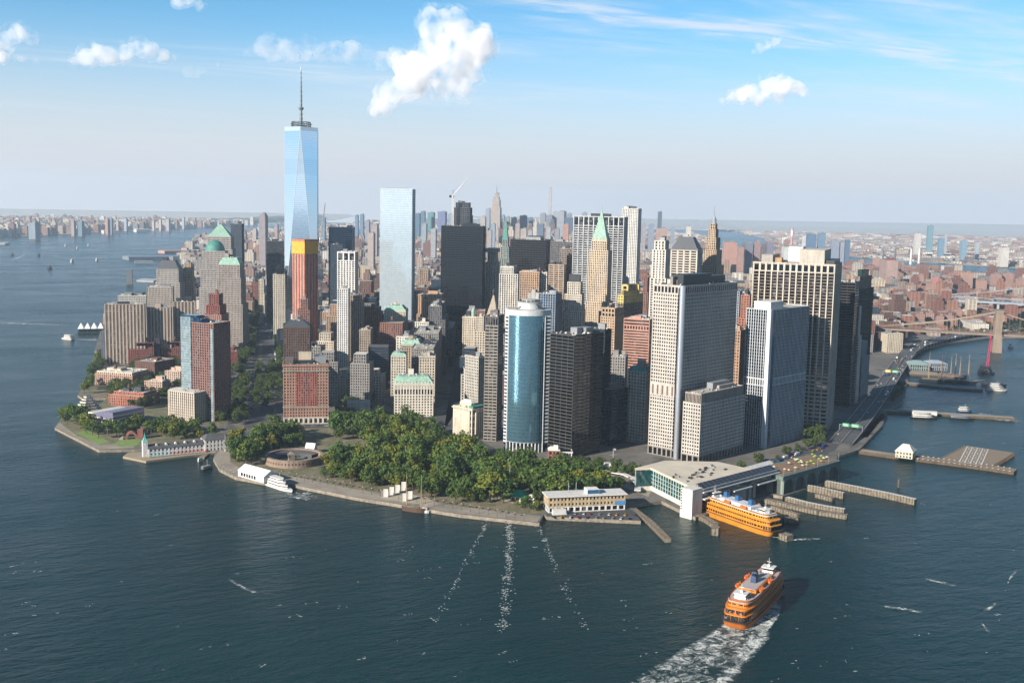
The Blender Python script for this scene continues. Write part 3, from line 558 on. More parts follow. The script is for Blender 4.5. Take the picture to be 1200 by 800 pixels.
B('office_block', 'low black green glass block with a cluttered pale roof', 717, 526, 458, 705, 736, 68, S('16201f', 'green', 3.8, 9, .4, .9, .2, .35), roofi=0, tiers=[(1, 0, 0, 0, 0), (1.1, 6, 6, 5, 5, greyst)])
B('office_tower', 'pale stone tower with a green roof between the black block and the white gridded tower', 757.5, 523, 437, 735.5, 768, 62, S('b3ab9a', 'dark', 3.8, 4, 2.2, 2.1), roof='mansard', roofc=M_COPPERD, apex=430, shoulder=.12)
B('office_tower', 'pink brown banded tower with a white roof plant', 761.5, 482, 375, 731, 769, 34, S('b98068', 'bronze', 3.7, 30, 1.2, 2.0, .3, .5), roofi=2, tiers=[(.88, 0, 0, 0, 0), (.93, 0, 0, 0, 0, S('b98068', 'bronze', 8, 4, 1.6, 2)), (1, 0, 0, 0, 0)])
B('office_tower', 'tan tower with arched top windows and a dark shaded side', 721, 464, 362, 704, 732, 60, S('b7946c', 'dark', 3.8, 3.6, 1.9, 2.1), tiers=[(.9, 0, 0, 0, 0), (1, 1, 1, 1, 1, S('b7946c', 'dark', 7, 4.5, 1.8, 2))])
B('glass_tower', 'blue black tower with pale vertical ribs behind the curved glass tower', 651, 457, 345, 631, 658, 30, S('98a2ac', 'blue', 3.8, 3.6, .8, .5, .6, .15), roofi=1)
B('office_tower', 'plain pale slab left of the ribbed blue black tower', 631, 454, 344, 619, 633, 30, S('b5b0a8', 'dark', 3.8, 6, 5, 3))
B('office_tower', 'white stone office complex with a taller blocky crown', 607, 433, 322, 585, 610, 30, whitep, tiers=[(1, 0, 0, 0, 0), (1.08, 2, -8, 8, 2)], cornice=.6)
B('office_tower', 'tan office tower with a small red sign on its roof', 632, 441, 319, 609, 634, 30, S('c39a72', 'dark', 3.8, 3.2, 1.5, 1.5, .7, .3), cornice=.6, extra=lambda t, a, b, c, d, zt, ap: roofsign(t, a, b, c, d, zt))
B('office_tower', 'narrow white wing right of the tan tower with a red roof sign', 641, 440, 320, 632, 643, 30, whitep)
B('office_tower', 'cream art deco tower stepping up to a black roof tank', 683, 452, 332, 660, 687, 32, S('cfc2aa', 'dark', 3.7, 3.1, 1.5, 1.4, .6, .35), tiers=[(.5, -3, -2, -3, -2), (.72, 0, 0, 0, 0), (.88, 4, 3, 2, 2), (1, 8, 6, 5, 5)], extra=lambda t, a, b, c, d, zt, ap: penthouse(t, a+2.5, b-2.5, c+2, d-2, zt+.25, zt+12, M_DARKMECH, name='roof_tank'))
B('office_tower', 'slender cream tower with a flat slab crown beside the big black tower', 582, 416, 296, 569, 586, 28, S('cdbfa5', 'dark', 3.8, 4.2, 2.4, 1.2, .8, .3), tiers=[(.5, -3, -3, -4, -3), (.9, 0, 0, 0, 0), (1, 3, 3, 3, 3)], extra=lambda t, a, b, c, d, zt, ap: penthouse(t, a-4, b+4, c-3, d+3, zt+.25, zt+7, M_CONC, name='crown_slab'))
B('office_tower', 'wide low black tower right of the green pinnacled tower', 640, 424, 282, 598, 645, 30, bronzebox)
B('office_tower', 'big black square tower beneath the dark building frame and its crane', 566, 419, 266, 517, 569.5, 27, S('1b2026', 'black', 4.0, 2.4, .25, .8, .3, .2, .4), roofi=1)
B('construction_tower', 'dark concrete frame of an unfinished tower behind the black square tower', 551, 386, 238, 532, 554.5, 27, S('4e545c', 'black', 4.2, 4.0, 1.0, 1.0, .5, .3), tiers=[(.9, 0, 0, 0, 0), (.96, 0, 8, 0, 0), (1, 4, 12, 3, 3)])
B('landmark_tower', 'slender neo gothic tower with a dark green pinnacled spire', 597, 392, 281, 586, 599, 27, S('8fa097', 'dark', 3.8, 3.4, 1.5, 1.1, .8, .3), roof='pyramid', roofc=M_COPPERD, apex=255, tiers=[(.8, 0, 0, 0, 0), (.92, 1.5, 1.5, 1.5, 1.5), (1, 4, 4, 4, 4)])
B('office_tower', 'wide silver ribbed tower standing behind the green spire', 731.5, 431, 255, 672, 736, 34, S('c3c6c6', 'dark', 3.9, 8.8, 1.3, 1.3, 1.3, .3), tiers=[(.94, 0, 0, 0, 0), (1, 0, 0, 0, 0, S('c9cbca', 'dark', 12, 8.8, 1.6, 1.2, 1.3, .3))], roofi=0)
B('apartment_tower', 'tall crinkled white residential tower right of the silver ribbed tower', 748, 394, 245, 729, 752, 32, S('d0cec6', 'office', 3.2, 3.6, 1.8, 1.3, .7, .3), tiers=[(.28, -2, -2, -2, -2), (1, 0, 0, 0, 0)])
B('landmark_tower', 'cream tower with a steep pale green pyramid spire', 713, 443, 283, 690.5, 718, 34, S('cdb491', 'dark', 3.8, 3.1, 1.5, 1.4, .6, .35), roof='pyramid', roofc=M_COPPER, apex=249, tiers=[(.34, -7, -7, -6, -6), (.55, -3, -3, -3, -3), (.93, 0, 0, 0, 0), (1, 3, 3, 3, 3)], extra=lambda t, a, b, c, d, zt, ap: spire40(t, a, b, c, d, zt, ap))
B('office_tower', 'grey brown slab behind the silver ribbed tower, wide and flat', 671, 400, 284, 645, 674, 32, S('6d6a69', 'dark', 3.8, 3, 1.3, 1.4))
B('office_tower', 'brown grey tower right of the flat grey slab', 670, 408, 292, 656, 673, 32, S('8a7c72', 'dark', 3.8, 3, 1.5, 1.5))
B('office_tower', 'tower of orange and grey bands left of the art deco tower', 661, 426, 311, 643, 664, 32, S('bfa184', 'dark', 3.7, 8, 1.5, 1.6, .3, .5))
B('office_tower', 'narrow salmon brick tower beside the silver ribbed tower', 672, 419, 300, 664, 675, 32, S('bd7b5c', 'dark', 3.7, 3.4, 2, 1.8))
B('office_tower', 'tower with a yellow crown and a dark checkered lower face', 731, 452, 341, 724, 754, 70, S('75684b', 'dark', 4, 4.5, 1.7, 1.8), tiers=[(.86, 0, 0, 0, 0), (.95, 0, 0, 0, 0, S('d3b23c', 'dark', 4, 4.2, 2.4, 2.4)), (1.0, 4, 4, 4, 4, S('d6b640', 'dark', 6, 5, 4, 4)), (1.06, 10, 10, 9, 9, S('d6b640', 'dark', 6, 5, 4, 4))])
B('office_tower', 'slender white tower with dark window slots left of the black hipped roof', 782, 459, 283, 763, 788, 36, S('d3cabb', 'dark', 3.8, 5, 2.6, 1.3, .9, .3), tiers=[(.75, 0, 0, 0, 0), (.94, 2, 2, 2, 2), (1, 4, 4, 4, 4)])
B('office_tower', 'broad tower with a black hipped roof and banded corners', 817.5, 447, 294, 786, 823.5, 38, S('c4b9a5', 'black', 3.9, 9, 2.8, 1.7, .7, .45), roof='mansard', roofc=M_SLATE, apex=278, shoulder=.27)
B('landmark_tower', 'tan art deco tower rising in steps to a needle spire', 840, 439, 312, 820.5, 848.5, 38, S('b99b77', 'dark', 3.7, 3.2, 1.6, 1.4, .7, .35), tiers=[(.62, -3, -3, -3, -3), (1, 0, 0, 0, 0)], mech=False, extra=lambda t, a, b, c, d, zt, ap: deco_crown(t, a, b, c, d, zt))
B('office_tower', 'narrow red brown tower between the yellow crown and the white tower', 760, 441, 326, 752.5, 764, 34, S('8a5440', 'dark', 3.6, 3.2, 1.6, 1.5), tank=True, tiers=[(.85, 0, 0, 0, 0), (1, 2, 2, 2, 2)])
# east side
NYP = S('b9b1a5', 'black', 3.9, 3.05, 1.45, 1.9, .30, .25)
B('office_tower', 'huge white gridded tower with a shining corner column at the ferry landing', 800, 541, 336, 766, 864.5, 69, NYP, roofi=1, extra=lambda t, a, b, c, d, zt, ap: nyplaza(t, a, b, c, d, zt), tiers=[(.955, 0, 0, 0, 0), (1, 0, 0, 0, 0, S('bdb6aa', 'black', 9, 4.5, 1.5, 2.2, .6, .5))], base=dict(h=9, st=S('8b8478', 'black', 9, 6.5, 1.8, 1.6)))
B('office_block', 'lower white gridded block with a louvred top in front of the huge gridded tower', 822, 548, 463, 801, 874, 69, NYP, roofi=0, tiers=[(.86, 0, 0, 0, 0), (1, 1.5, 3, 1.2, 1.5, S('a99a8b', 'black', 14, 1.7, .75, 1.0, .6, .4))], base=dict(h=9, st=S('8b8478', 'black', 9, 6.5, 1.8, 1.6)))
B('office_tower', 'blue grey finned tower with a white roof house beside the elevated highway', 903.5, 529, 364, 875, 949, 70, S('b9c2ca', 'black', 3.8, 3.0, .85, .3, .5, .06), roofi=0, mech=False, extra=lambda t, a, b, c, d, zt, ap: fins(t, a, b, c, d, zt), tiers=[(.45, 0, 0, 0, 0), (.50, 0, 0, 0, 0, S('c4cacf', 'black', 9, 3.0, 1.3, .8, .45, .3)), (1, 0, 0, 0, 0)])
B('office_tower', 'massive dark windowed tower with cream vertical ribs and a cream top band', 979, 512, 311, 882.5, 987, 45, S('c9bda8', 'bronze', 3.8, 7.6, 1.45, .35, 1.4, .12), roofi=3, mech=False, extra=lambda t, a, b, c, d, zt, ap: water55(t, a, b, c, d, zt), tiers=[(.34, 0, 0, 0, 0, S('b3a898', 'black', 5.0, 7.6, 1.7, 2.1, .8, .6)), (.95, 0, 0, 0, 0), (1, 0, 0, 0, 0, S('cdc1ab', 'black', 8, 7.6, 2.4, 2.6, 1.4, .5))])
B('office_tower', 'dark bronze banded tower just right of the massive ribbed tower', 1003, 480, 332, 984, 1008, 48, S('3a3330', 'black', 3.8, 12, .5, 1.3, .25, .4), roofi=1)
B('glass_tower', 'dark green glass tower with a notched crown right of the bronze banded tower', 1008, 470, 324, 1003, 1025, 74, S('2c3a36', 'green', 3.9, 2.6, .3, .9), tiers=[(.9, 0, 0, 0, 0), (1, 0, 8, 0, 6), (1.05, 0, 20, 4, 8)], roofi=1)
B('office_tower', 'grey stepped block at the foot of the dark green glass tower', 1012, 474, 402, 1000, 1020, 60, S('8e9198', 'dark', 3.7, 3.2, 1.5, 1.6), tiers=[(.75, 0, 0, 0, 0), (1, 5, 3, 3, 3)])
B('apartment_tower', 'narrow white terraced tower in front of the dark green glass tower', 1009, 476, 360, 1001, 1012, 60, white, tiers=[(.7, 0, 0, 0, 0), (1, 3, 2, 2, 2)])
B('brick_house', 'orange brown brick tower left of the massive ribbed tower', 881, 482, 347, 866, 885, 45, S('a8623f', 'dark', 3.6, 3.6, 1.9, 1.9), tank=True, tiers=[(.8, 0, 0, 0, 0), (1, 4, 2, 3, 2)])
B('office_block', 'tan and brown block between the two gridded and finned towers', 868, 507, 388, 855, 877, 60, S('a9805f', 'dark', 3.7, 3.5, 1.8, 1.8), roofi=2)
B('office_tower', 'pale blue grey slab behind the right edge of the huge gridded tower', 867, 470, 342, 857, 870, 45, S('8f9aa6', 'dark', 3.7, 3, 1.4, 1.4))
# ------------------------------------------------------------------ the tall spire tower
def spire_tower():
    D = gdist(350, 396); T = at_dist(353, 150, D); H = T.z; base = at_dist(350, 384, D)
    va = math.atan2(T.x-CAM.x, T.y-CAM.y)
    t = thing('spire_tower', 'tallest tower, chamfered mirror glass prism with a needle mast', 'skyscraper', (T.x, T.y, 3), -va-rad(3)); FOOT.append((T.x, T.y, 50))
    h = 31.0; zb = 56; zt = H-3-6; r = 32.5
    mb = MB(); mb.box(-h, h, -h, h, 0, zb); mb.build('base', plain('base_panels', 'b5c0c4', .3, .3), t)
    lo = [(-h, -h), (h, -h), (h, h), (-h, h)]; hi = [(0, -r), (r, 0), (0, r), (-r, 0)]
    # turned a little so that its edges fall as in the picture
    gm = tower_glass()
    for i in range(4):
        j = (i+1) % 4
        mb = MB(); mb.tri((*lo[i], zb), (*lo[j], zb), (*hi[i], zt)); mb.build('glass_facet', gm, t)
        mb = MB(); mb.tri((*lo[j], zb), (*hi[j], zt), (*hi[i], zt)); mb.build('glass_facet', gm, t)
    mb = MB(); mb.quad(*[(*q, zt) for q in hi]); mb.build('roof', ROOFS[0], t)
    mb = MB(); a = [Vector((*q, 0)) for q in hi]
    for i in range(4):
        p, q = a[i], a[(i+1) % 4]; mb.quad(p*1.004+Vector((0, 0, zt-1)), q*1.004+Vector((0, 0, zt-1)), q*1.004+Vector((0, 0, zt+7)), p*1.004+Vector((0, 0, zt+7)))
    mb.build('parapet', plain('parapet_glass', 'cfdce4', .15, .7), t)
    mb = MB()
    for i in range(4):
        p = Vector((*lo[i], zb)); 
        for q in (hi[i], hi[i-1]): mb.tube([p, Vector((*q, zt))], .55, 5)
    mb.build('edge_trim', plain('edge_metal', 'dfe6ea', .25, .7), t)
    mb = MB(); mb.cyl(0, 0, zt, zt+9, 11, 20); mb.build('roof_house', M_DARKMECH, t)
    mb = MB()
    for k in range(20):
        u, w = 2*math.pi*k/20, 2*math.pi*(k+1)/20
        for z, rr in ((zt+9, 19), (zt+13, 20), (zt+17, 18)): mb.tube([(rr*math.cos(u), rr*math.sin(u), z), (rr*math.cos(w), rr*math.sin(w), z)], .8, 4)
        mb.tube([(19*math.cos(u), 19*math.sin(u), zt), (18*math.cos(u), 18*math.sin(u), zt+17)], .5, 4)
    mb.build('ring_platform', M_DARKMECH, t, kind='stuff')
    tip = at_dist(353, 79, D).z-3; L = tip-zt
    mb = MB(); mb.cyl(0, 0, zt+9, zt+L*.42, 2.6, 8, r1=2.0); mb.cyl(0, 0, zt+L*.42, zt+L*.75, 1.9, 8, r1=1.4); mb.cyl(0, 0, zt+L*.75, zt+L, 1.2, 8, r1=.3)
    for k in range(12): z = zt+14+L*.86*k/12; mb.cyl(0, 0, z, z+1.6, 3.6-1.9*k/12, 8)
    mb.cyl(0, 0, zt+L*.34, zt+L*.37, 5, 10); mb.build('mast', plain('mast_metal', '5b656e', .45, .4), t)
    mb = MB(); mb.cyl(0, 0, zt+L-5, zt+L+1, 1.5, 8, r1=.5); mb.build('beacon', M_WHITE, t)
def tower_glass():
    mt, t, n, l, b = _nt('mirror_glass'); tc = n.new('ShaderNodeTexCoord').outputs['Object']
    sp = n.new('ShaderNodeSeparateXYZ'); l.new(tc, sp.inputs[0])
    w = _math(n, l, 'FRACT', _math(n, l, 'MULTIPLY', sp.outputs['Z'], 1/4.1)); ln = _math(n, l, 'LESS_THAN', w, .14)
    band = _math(n, l, 'MULTIPLY', _math(n, l, 'GREATER_THAN', sp.outputs['Z'], 322), _math(n, l, 'LESS_THAN', sp.outputs['Z'], 352))
    c = _mix(n, l, ln, (.66, .77, .85, 1), (.46, .56, .64, 1)); c = _mix(n, l, _math(n, l, 'MULTIPLY', band, .15), c, (.30, .42, .52, 1))
    l.new(c, b.inputs['Base Color']); b.inputs['Metallic'].default_value = .92; b.inputs['Roughness'].default_value = .06
    bm = n.new('ShaderNodeBump'); bm.inputs['Strength'].default_value = .05; bm.inputs['Distance'].default_value = .5
    l.new(_noise(n, l, tc, .12, 2), bm.inputs['Height']); l.new(bm.outputs['Normal'], b.inputs['Normal']); return mt
spire_tower()
# ------------------------------------------------------------------ the curved blue glass tower
def curved_tower():
    A = at(614, 532); D = gdist(614, 532); H = at_dist(614, 364, D).z-3
    va = math.atan2(A.x-CAM.x, A.y-CAM.y)
    t = thing('curved_tower', 'tower with a bowed wall of blue mirror glass between white edges', 'office tower', (A.x, A.y, 3), -va); FOOT.append((A.x, A.y+14, 34))
    mpx = D/1235.   # metres per photo pixel here
    hw = 20.5*mpx; R = 27.5*mpx; yc = math.sqrt(R*R-hw*hw); bh = 12
    a0 = math.asin(hw/R); K = 30
    P_ = [(R*math.sin(-a0+2*a0*k/K), yc-R*math.cos(-a0+2*a0*k/K)) for k in range(K+1)]
    g = MB(); top = H-5
    for k in range(K):
        (x0, y0), (x1, y1) = P_[k], P_[k+1]; g.quad((x0, y0, bh), (x1, y1, bh), (x1, y1, top), (x0, y0, top))
    go = g.build('curved_glass', G['teal'], t, smooth=True)
    mu = MB(); nf = int((top-bh)/3.9)
    for i in range(nf+1):
        z = bh+(top-bh)*i/nf
        for k in range(K):
            (x0, y0), (x1, y1) = P_[k], P_[k+1]; e = 1.0016
            mu.quad((x0*e, y0-.1, z-.13), (x1*e, y1-.1, z-.13), (x1*e, y1-.1, z+.13), (x0*e, y0-.1, z+.13))
    for k in range(0, K+1, 2):
        x, y = P_[k]; mu.box(x-.07, x+.07, y-.12, y+.05, bh, top)
    mu.build('mullions', plain('mullion', '5b8797', .3, .6), t, kind='stuff')
    W = plain('white_panel', 'bcc0c1', .5); zc = 0
    b1 = MB(); poly = [(x*1.012, y-.35) for x, y in P_]+[(hw+7*mpx, 8), (hw+7*mpx, 30), (-hw-4*mpx, 30), (-hw-4*mpx, 8)]
    b1.prism(poly, top+.05, H+1, 0); b1.build('white_cap', W, t)
    core = MB(); core.prism([(-hw-4*mpx+.5, 4), (-hw, .6), (-hw, 29), (-hw-4*mpx+.5, 29)], 0, top); core.prism([(hw, .6), (hw+7*mpx-.6, 4), (hw+7*mpx-.6, 29), (hw, 29)], 0, top)
    core.prism([(-hw, 1.2), (hw, 1.2), (hw, 29), (-hw, 29)], 0, top-.1); core.build('windows', G['dark'], t, kind='stuff')
    ed = MB()
    for i in range(nf+1):
        z = bh-2+(top-bh)*i/nf
        ed.prism([(hw+.1, .3), (hw+7*mpx, 3.7), (hw+7*mpx, 29.5), (hw+.1, 29.5)], z, z+2.0, bottom=True)
        ed.prism([(-hw-4*mpx, 3.7), (-hw-.1, .3), (-hw-.1, 29.5), (-hw-4*mpx, 29.5)], z, z+2.0, bottom=True)
    ed.box(hw-.15, hw+.9, -.2, .9, 0, top); ed.box(-hw-.9, -hw+.15, -.2, .9, 0, top); ed.build('white_bands', W, t, kind='stuff')
    py = MB(); 
    for k in range(0, K+1, 3): x, y = P_[k]; py.cyl(x*.97, y+1.2, 0, bh, .8, 8)
    py.build('columns', W, t, kind='stuff')
    pt = MB(); pt.prism([(x, y) for x, y in P_]+[(hw, 29), (-hw, 29)], bh-.6, bh-.02, bottom=True); pt.build('soffit', W, t)
    rt = MB(); rt.prism([(x*.97, y+.4) for x, y in P_]+[(hw+5, 29), (-hw-3, 29)], H+.6, H+1.05); rt.build('roof', ROOFS[0], t)
    ph = MB(); ph.cyl(3, 15, H+1, H+8, 13.5, 28); ph.build('drum_penthouse', W, t)
    ph = MB(); ph.cyl(3, 15, H+8.01, H+9, 14, 28); ph.cyl(3, 15, H+9.01, H+11.5, 9, 20); ph.build('drum_cap', wall('a7aaa8'), t)
    mb = MB()
    for k in range(14):
        q = 6.283*k/14; mb.box(3+11*math.cos(q)-.6, 3+11*math.cos(q)+.6, 15+11*math.sin(q)-.6, 15+11*math.sin(q)+.6, H+9, H+11)
    mb.tube([(-12, 6, H+1), (-3, 6, H+6.5)], .6, 5); mb.tube([(18, 6, H+1), (10, 4, H+6.5)], .6, 5); mb.build('rooftop_units', M_DARKMECH, t, kind='stuff')
curved_tower()
# tower cranes
def crane(label, px, yb, ybase, ytop, jx, jy, colour='d9d6cf'):
    D = gdist(px, yb); A = at_dist(px, ybase, D); T = at_dist(px, ytop, D); J = at_dist(jx, jy, D*.985)
    t = thing('tower_crane', label, 'crane', (T.x, T.y, max(0, A.z))); m_ = plain('crane_paint', colour, .5); z0 = 0; z1 = T.z-A.z
    mb = MB(); w = 1.5
    for a in (-w, w):
        for b in (-w, w): mb.box(a-.3, a+.3, b-.3, b+.3, 0, z1)
    n = int(z1/5)
    for k in range(n):
        z = z1*k/n; zz = z1*(k+1)/n; s = 1 if k % 2 else -1
        for (p, q) in (((-w, -w), (w, -w)), ((w, -w), (w, w)), ((w, w), (-w, w)), ((-w, w), (-w, -w))):
            p, q = (p, q) if s > 0 else (q, p); mb.tube([(*p, z), (*q, zz)], .16, 3)
    mb.build('mast', m_, t)
    mb = MB(); d = Vector((J.x-T.x, J.y-T.y, J.z-T.z)); q = Vector((0, 0, z1+3)); dn = d.normalized(); hz = Vector((dn.y, -dn.x, 0)).normalized()*1.1
    up = dn.cross(hz).normalized()*1.5
    tip = q+d
    for o in (hz, -hz, -up): mb.tube([q+o, tip+o*.3], .32, 4)
    L = int(d.length/5)
    for k in range(L):
        a, b = q+d*(k/L), q+d*((k+1)/L); s = hz*(1-.7*k/L); mb.tube([a+s, b-s], .16, 3); mb.tube([a-s, b-up*(1-.7*k/L)], .16, 3)
    mb.build('jib', m_, t)
    back = Vector((-dn.x, -dn.y, 0)).normalized()*9
    mb = MB(); mb.tube([q, q+back], .9, 4); b_ = q+back; mb.box(b_.x-2, b_.x+2, b_.y-2, b_.y+2, b_.z-4, b_.z+1, bottom=True); mb.build('counterweight', M_DARKMECH, t)
    mb = MB(); mb.box(-2.2, 2.2, -2.2, 2.2, z1, z1+4, bottom=True); mb.build('cab', M_WHITE, t)
    mb = MB(); a = q+Vector((0, 0, 12)); mb.tube([q, a], .4, 4); mb.tube([a, q+d*.7], .12, 3); mb.tube([a, b_], .12, 3); mb.build('stay', M_DARKMECH, t)
crane('white tower crane standing beside the orange netted tower', 376, 428, 402, 281, 381, 240)
crane('white tower crane on top of the dark unfinished tower frame', 531, 386, 300, 231, 548, 211)
# ------------------------------------------------------------------ water and land
def water_mat():
    mt, t, n, l, b = _nt('water'); tc = n.new('ShaderNodeTexCoord').outputs['Object']
    v1 = _map(n, l, tc, (.05, .11, 1), (0, 0, rad(-20))); v2 = _map(n, l, tc, (.16, .34, 1), (0, 0, rad(12))); v3 = _map(n, l, tc, (.0035, .008, 1), (0, 0, rad(-30)))
    big = _noise(n, l, v3, 1, 5, .6, .6)
    h1 = _noise(n, l, v1, 1, 4, .6, .3); h2 = _noise(n, l, v2, 1, 4, .65, .4); h3 = _noise(n, l, _map(n, l, tc, (.012, .03, 1), (0, 0, rad(5))), 1, 3)
    h = _math(n, l, 'ADD', _math(n, l, 'MULTIPLY', h1, 3.2), _math(n, l, 'ADD', _math(n, l, 'MULTIPLY', h2, 1.5), _math(n, l, 'MULTIPLY', h3, 4.0)))
    bm = n.new('ShaderNodeBump'); bm.inputs['Distance'].default_value = 1.0; bm.inputs['Strength'].default_value = .55
    l.new(h, bm.inputs['Height']); l.new(bm.outputs['Normal'], b.inputs['Normal'])
    l.new(_ramp(n, l, big, [(.3, (.002, .014, .015)), (.7, (.004, .022, .023))]), b.inputs['Base Color'])
    b.inputs['Roughness'].default_value = .22; b.inputs['Specular Tint'].default_value = (.68, .87, .93, 1); b.inputs['IOR'].default_value = 1.333; b.inputs['Specular IOR Level'].default_value = .19
    rgh = _ramp(n, l, big, [(.35, (.16, .16, .16)), (.65, (.30, .30, .30))]); l.new(rgh, b.inputs['Roughness']); return mt
M_WATER = water_mat()
def ring(r0, r1, k=96):
    mb = MB(); c = (CAM.x, CAM.y)
    for i in range(k):
        u, w = 2*math.pi*i/k, 2*math.pi*(i+1)/k
        if r0 == 0: mb.tri((*c, 0), (c[0]+r1*math.cos(u), c[1]+r1*math.sin(u), 0), (c[0]+r1*math.cos(w), c[1]+r1*math.sin(w), 0))
        else: mb.quad(*[(c[0]+r*math.cos(q), c[1]+r*math.sin(q), 0) for r, q in ((r0, u), (r1, u), (r1, w), (r0, w))])
    return mb
RFAR = 15500
mb = ring(0, RFAR); mb.build('water', M_WATER, kind='structure')
def ll(lat, lon): return ((lon+74.0150)*84390., (lat-40.7030)*111050.)
M_CITY = ground_mat('city_ground', '57554f', '6b6760', .012, .92, '45443f')
M_FAR = ground_mat('far_ground', 'a09e98', 'b0a99f', .0016, .95, '7f8a78')
M_WALLSTONE = plain('sea_wall', '857b6c', .9, var=.3, scale=.3)
def land(name, pts, z, mat, z0=-3):
    mb = MB(); mb.prism([(p[0], p[1]) for p in pts], z0, z, m=1, mt=0)
    me = mb.mesh(name, [mat, M_WALLSTONE]); o = bpy.data.objects.new(name, me); COL.objects.link(o); o['kind'] = 'structure'; return o
GZ = 3.0
shore_px = [(119,412),(104,441),(91,463),(97,466.5),(127,466),(118,472),(76,484),(64,500.5),(116,527),(157,526),(186,524),(252,529),(250,537),(257,549),(276,558.5),(311,565),(340,567),(415,582),(470,591),(537,602),(632,612.5),(637,602.5),(640,605),(751,610),(741,594),(746,591),(775,586.5),(815,606),(906,579),(917,581),(981,561),(981,535),(1007,526.5),(1035,497),(1038,480.5),(1057,472),(1064,447),(1060,431),(1078,409),(1107,402.5),(1162,395.5),(1215,394)]
SHORE = [at(x, y, GZ) for x, y in shore_px]
east = [ll(*q) for q in ((40.7098,-73.9905),(40.7100,-73.9790),(40.7118,-73.9762),(40.7190,-73.9740),(40.7280,-73.9712),(40.7345,-73.9740),(40.7440,-73.9705),(40.7550,-73.9600),(40.7700,-73.9470),(40.7830,-73.9430),(40.8000,-73.9290),(40.8350,-73.9340),(40.87,-73.91))]
west = [ll(*q) for q in ((40.88,-73.925),(40.8500,-73.9470),(40.8200,-73.9620),(40.7900,-73.9820),(40.7720,-73.9955),(40.7570,-74.0050),(40.7420,-74.0095),(40.7290,-74.0120),(40.7180,-74.0155),(40.7165,-74.0172),(40.7120,-74.0180))]
land('ground', [(p.x, p.y) for p in SHORE]+east+west, GZ, M_CITY)
land('ground', [ll(*q) for q in ((40.640,-74.03),(40.690,-74.001),(40.7000,-73.9975),(40.7043,-73.9945),(40.7048,-73.9880),(40.7035,-73.9800),(40.6990,-73.9740),(40.7020,-73.9690),(40.7100,-73.9680),(40.7170,-73.9650),(40.7230,-73.9620),(40.7290,-73.9612),(40.7370,-73.9620),(40.7430,-73.9600),(40.7560,-73.9520),(40.7720,-73.9350),(40.7950,-73.9150),(40.93,-73.89),(40.93,-73.6),(40.6,-73.6),(40.58,-73.9))], 2.5, M_FAR)
land('ground', [ll(*q) for q in ((40.66,-74.08),(40.7140,-74.0330),(40.7270,-74.0320),(40.7380,-74.0255),(40.7540,-74.0215),(40.7650,-74.0180),(40.7760,-74.0090),(40.8000,-73.9900),(40.8200,-73.9750),(40.8500,-73.9560),(40.90,-73.93),(40.93,-73.92),(40.93,-74.3),(40.66,-74.3))], 2.4, M_FAR)
# wooded cliff and low ridges across the river
def ridge(pts, h, w, mat, name='hill'):
    mb = MB(); rn = random.Random(5); P_ = []
    for i in range(len(pts)-1):
        for k in range(14): f = k/14; P_.append((pts[i][0]+(pts[i+1][0]-pts[i][0])*f, pts[i][1]+(pts[i+1][1]-pts[i][1])*f))
    rows = []
    for i, (x, y) in enumerate(P_):
        hh = h*(.75+.5*rn.random()); rows.append([(x, y, 2.3), (x-w*.12, y+w*.02, hh*.8), (x-w*.35, y+w*.05, hh), (x-w, y+w*.1, 2.3)])
    for a, b in zip(rows, rows[1:]):
        for j in range(3): mb.quad(a[j], b[j], b[j+1], a[j+1])
    return mb.build(name, mat, kind='structure')
M_WOODS = ground_mat('woods_ground', '3c4a34', '55604a', .004, .95)
ridge([ll(40.7600,-74.0215), ll(40.7690,-74.0165), ll(40.7790,-74.0095), ll(40.8000,-73.9925), ll(40.8200,-73.9775), ll(40.8600,-73.9530)], 62, 900, M_WOODS)
ridge([(-800, 12600), (1500, 13200), (4200, 13600)], 40, 900, M_WOODS)
# ------------------------------------------------------------------ trees
def leaf_mat(shade=None):
    mt, t, n, l, b = _nt('leaves'); tc = n.new('ShaderNodeTexCoord').outputs['Object']; oi = n.new('ShaderNodeObjectInfo')
    f = _noise(n, l, tc, .45, 3); c = _ramp(n, l, f, [(.3, (.036, .060, .016)), (.55, (.070, .104, .026)), (.75, (.135, .16, .038))])
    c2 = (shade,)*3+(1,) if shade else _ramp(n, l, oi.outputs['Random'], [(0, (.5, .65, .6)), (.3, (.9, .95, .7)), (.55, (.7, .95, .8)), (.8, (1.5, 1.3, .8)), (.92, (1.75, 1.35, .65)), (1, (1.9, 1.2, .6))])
    l.new(_mix(n, l, 1, c, c2, 'MULTIPLY'), b.inputs['Base Color']); b.inputs['Roughness'].default_value = .75; b.inputs['Specular IOR Level'].default_value = .2
    tr = n.new('ShaderNodeBsdfTranslucent'); tr.inputs['Color'].default_value = (.07, .11, .02, 1); ms = n.new('ShaderNodeMixShader'); ms.inputs[0].default_value = .22
    l.new(b.outputs[0], ms.inputs[1]); l.new(tr.outputs[0], ms.inputs[2]); l.new(ms.outputs[0], n['Material Output'].inputs['Surface']); return mt
M_LEAF = leaf_mat(); M_LEAFS = leaf_mat(.72); M_BARK = plain('bark', '5a4a3c', .95)
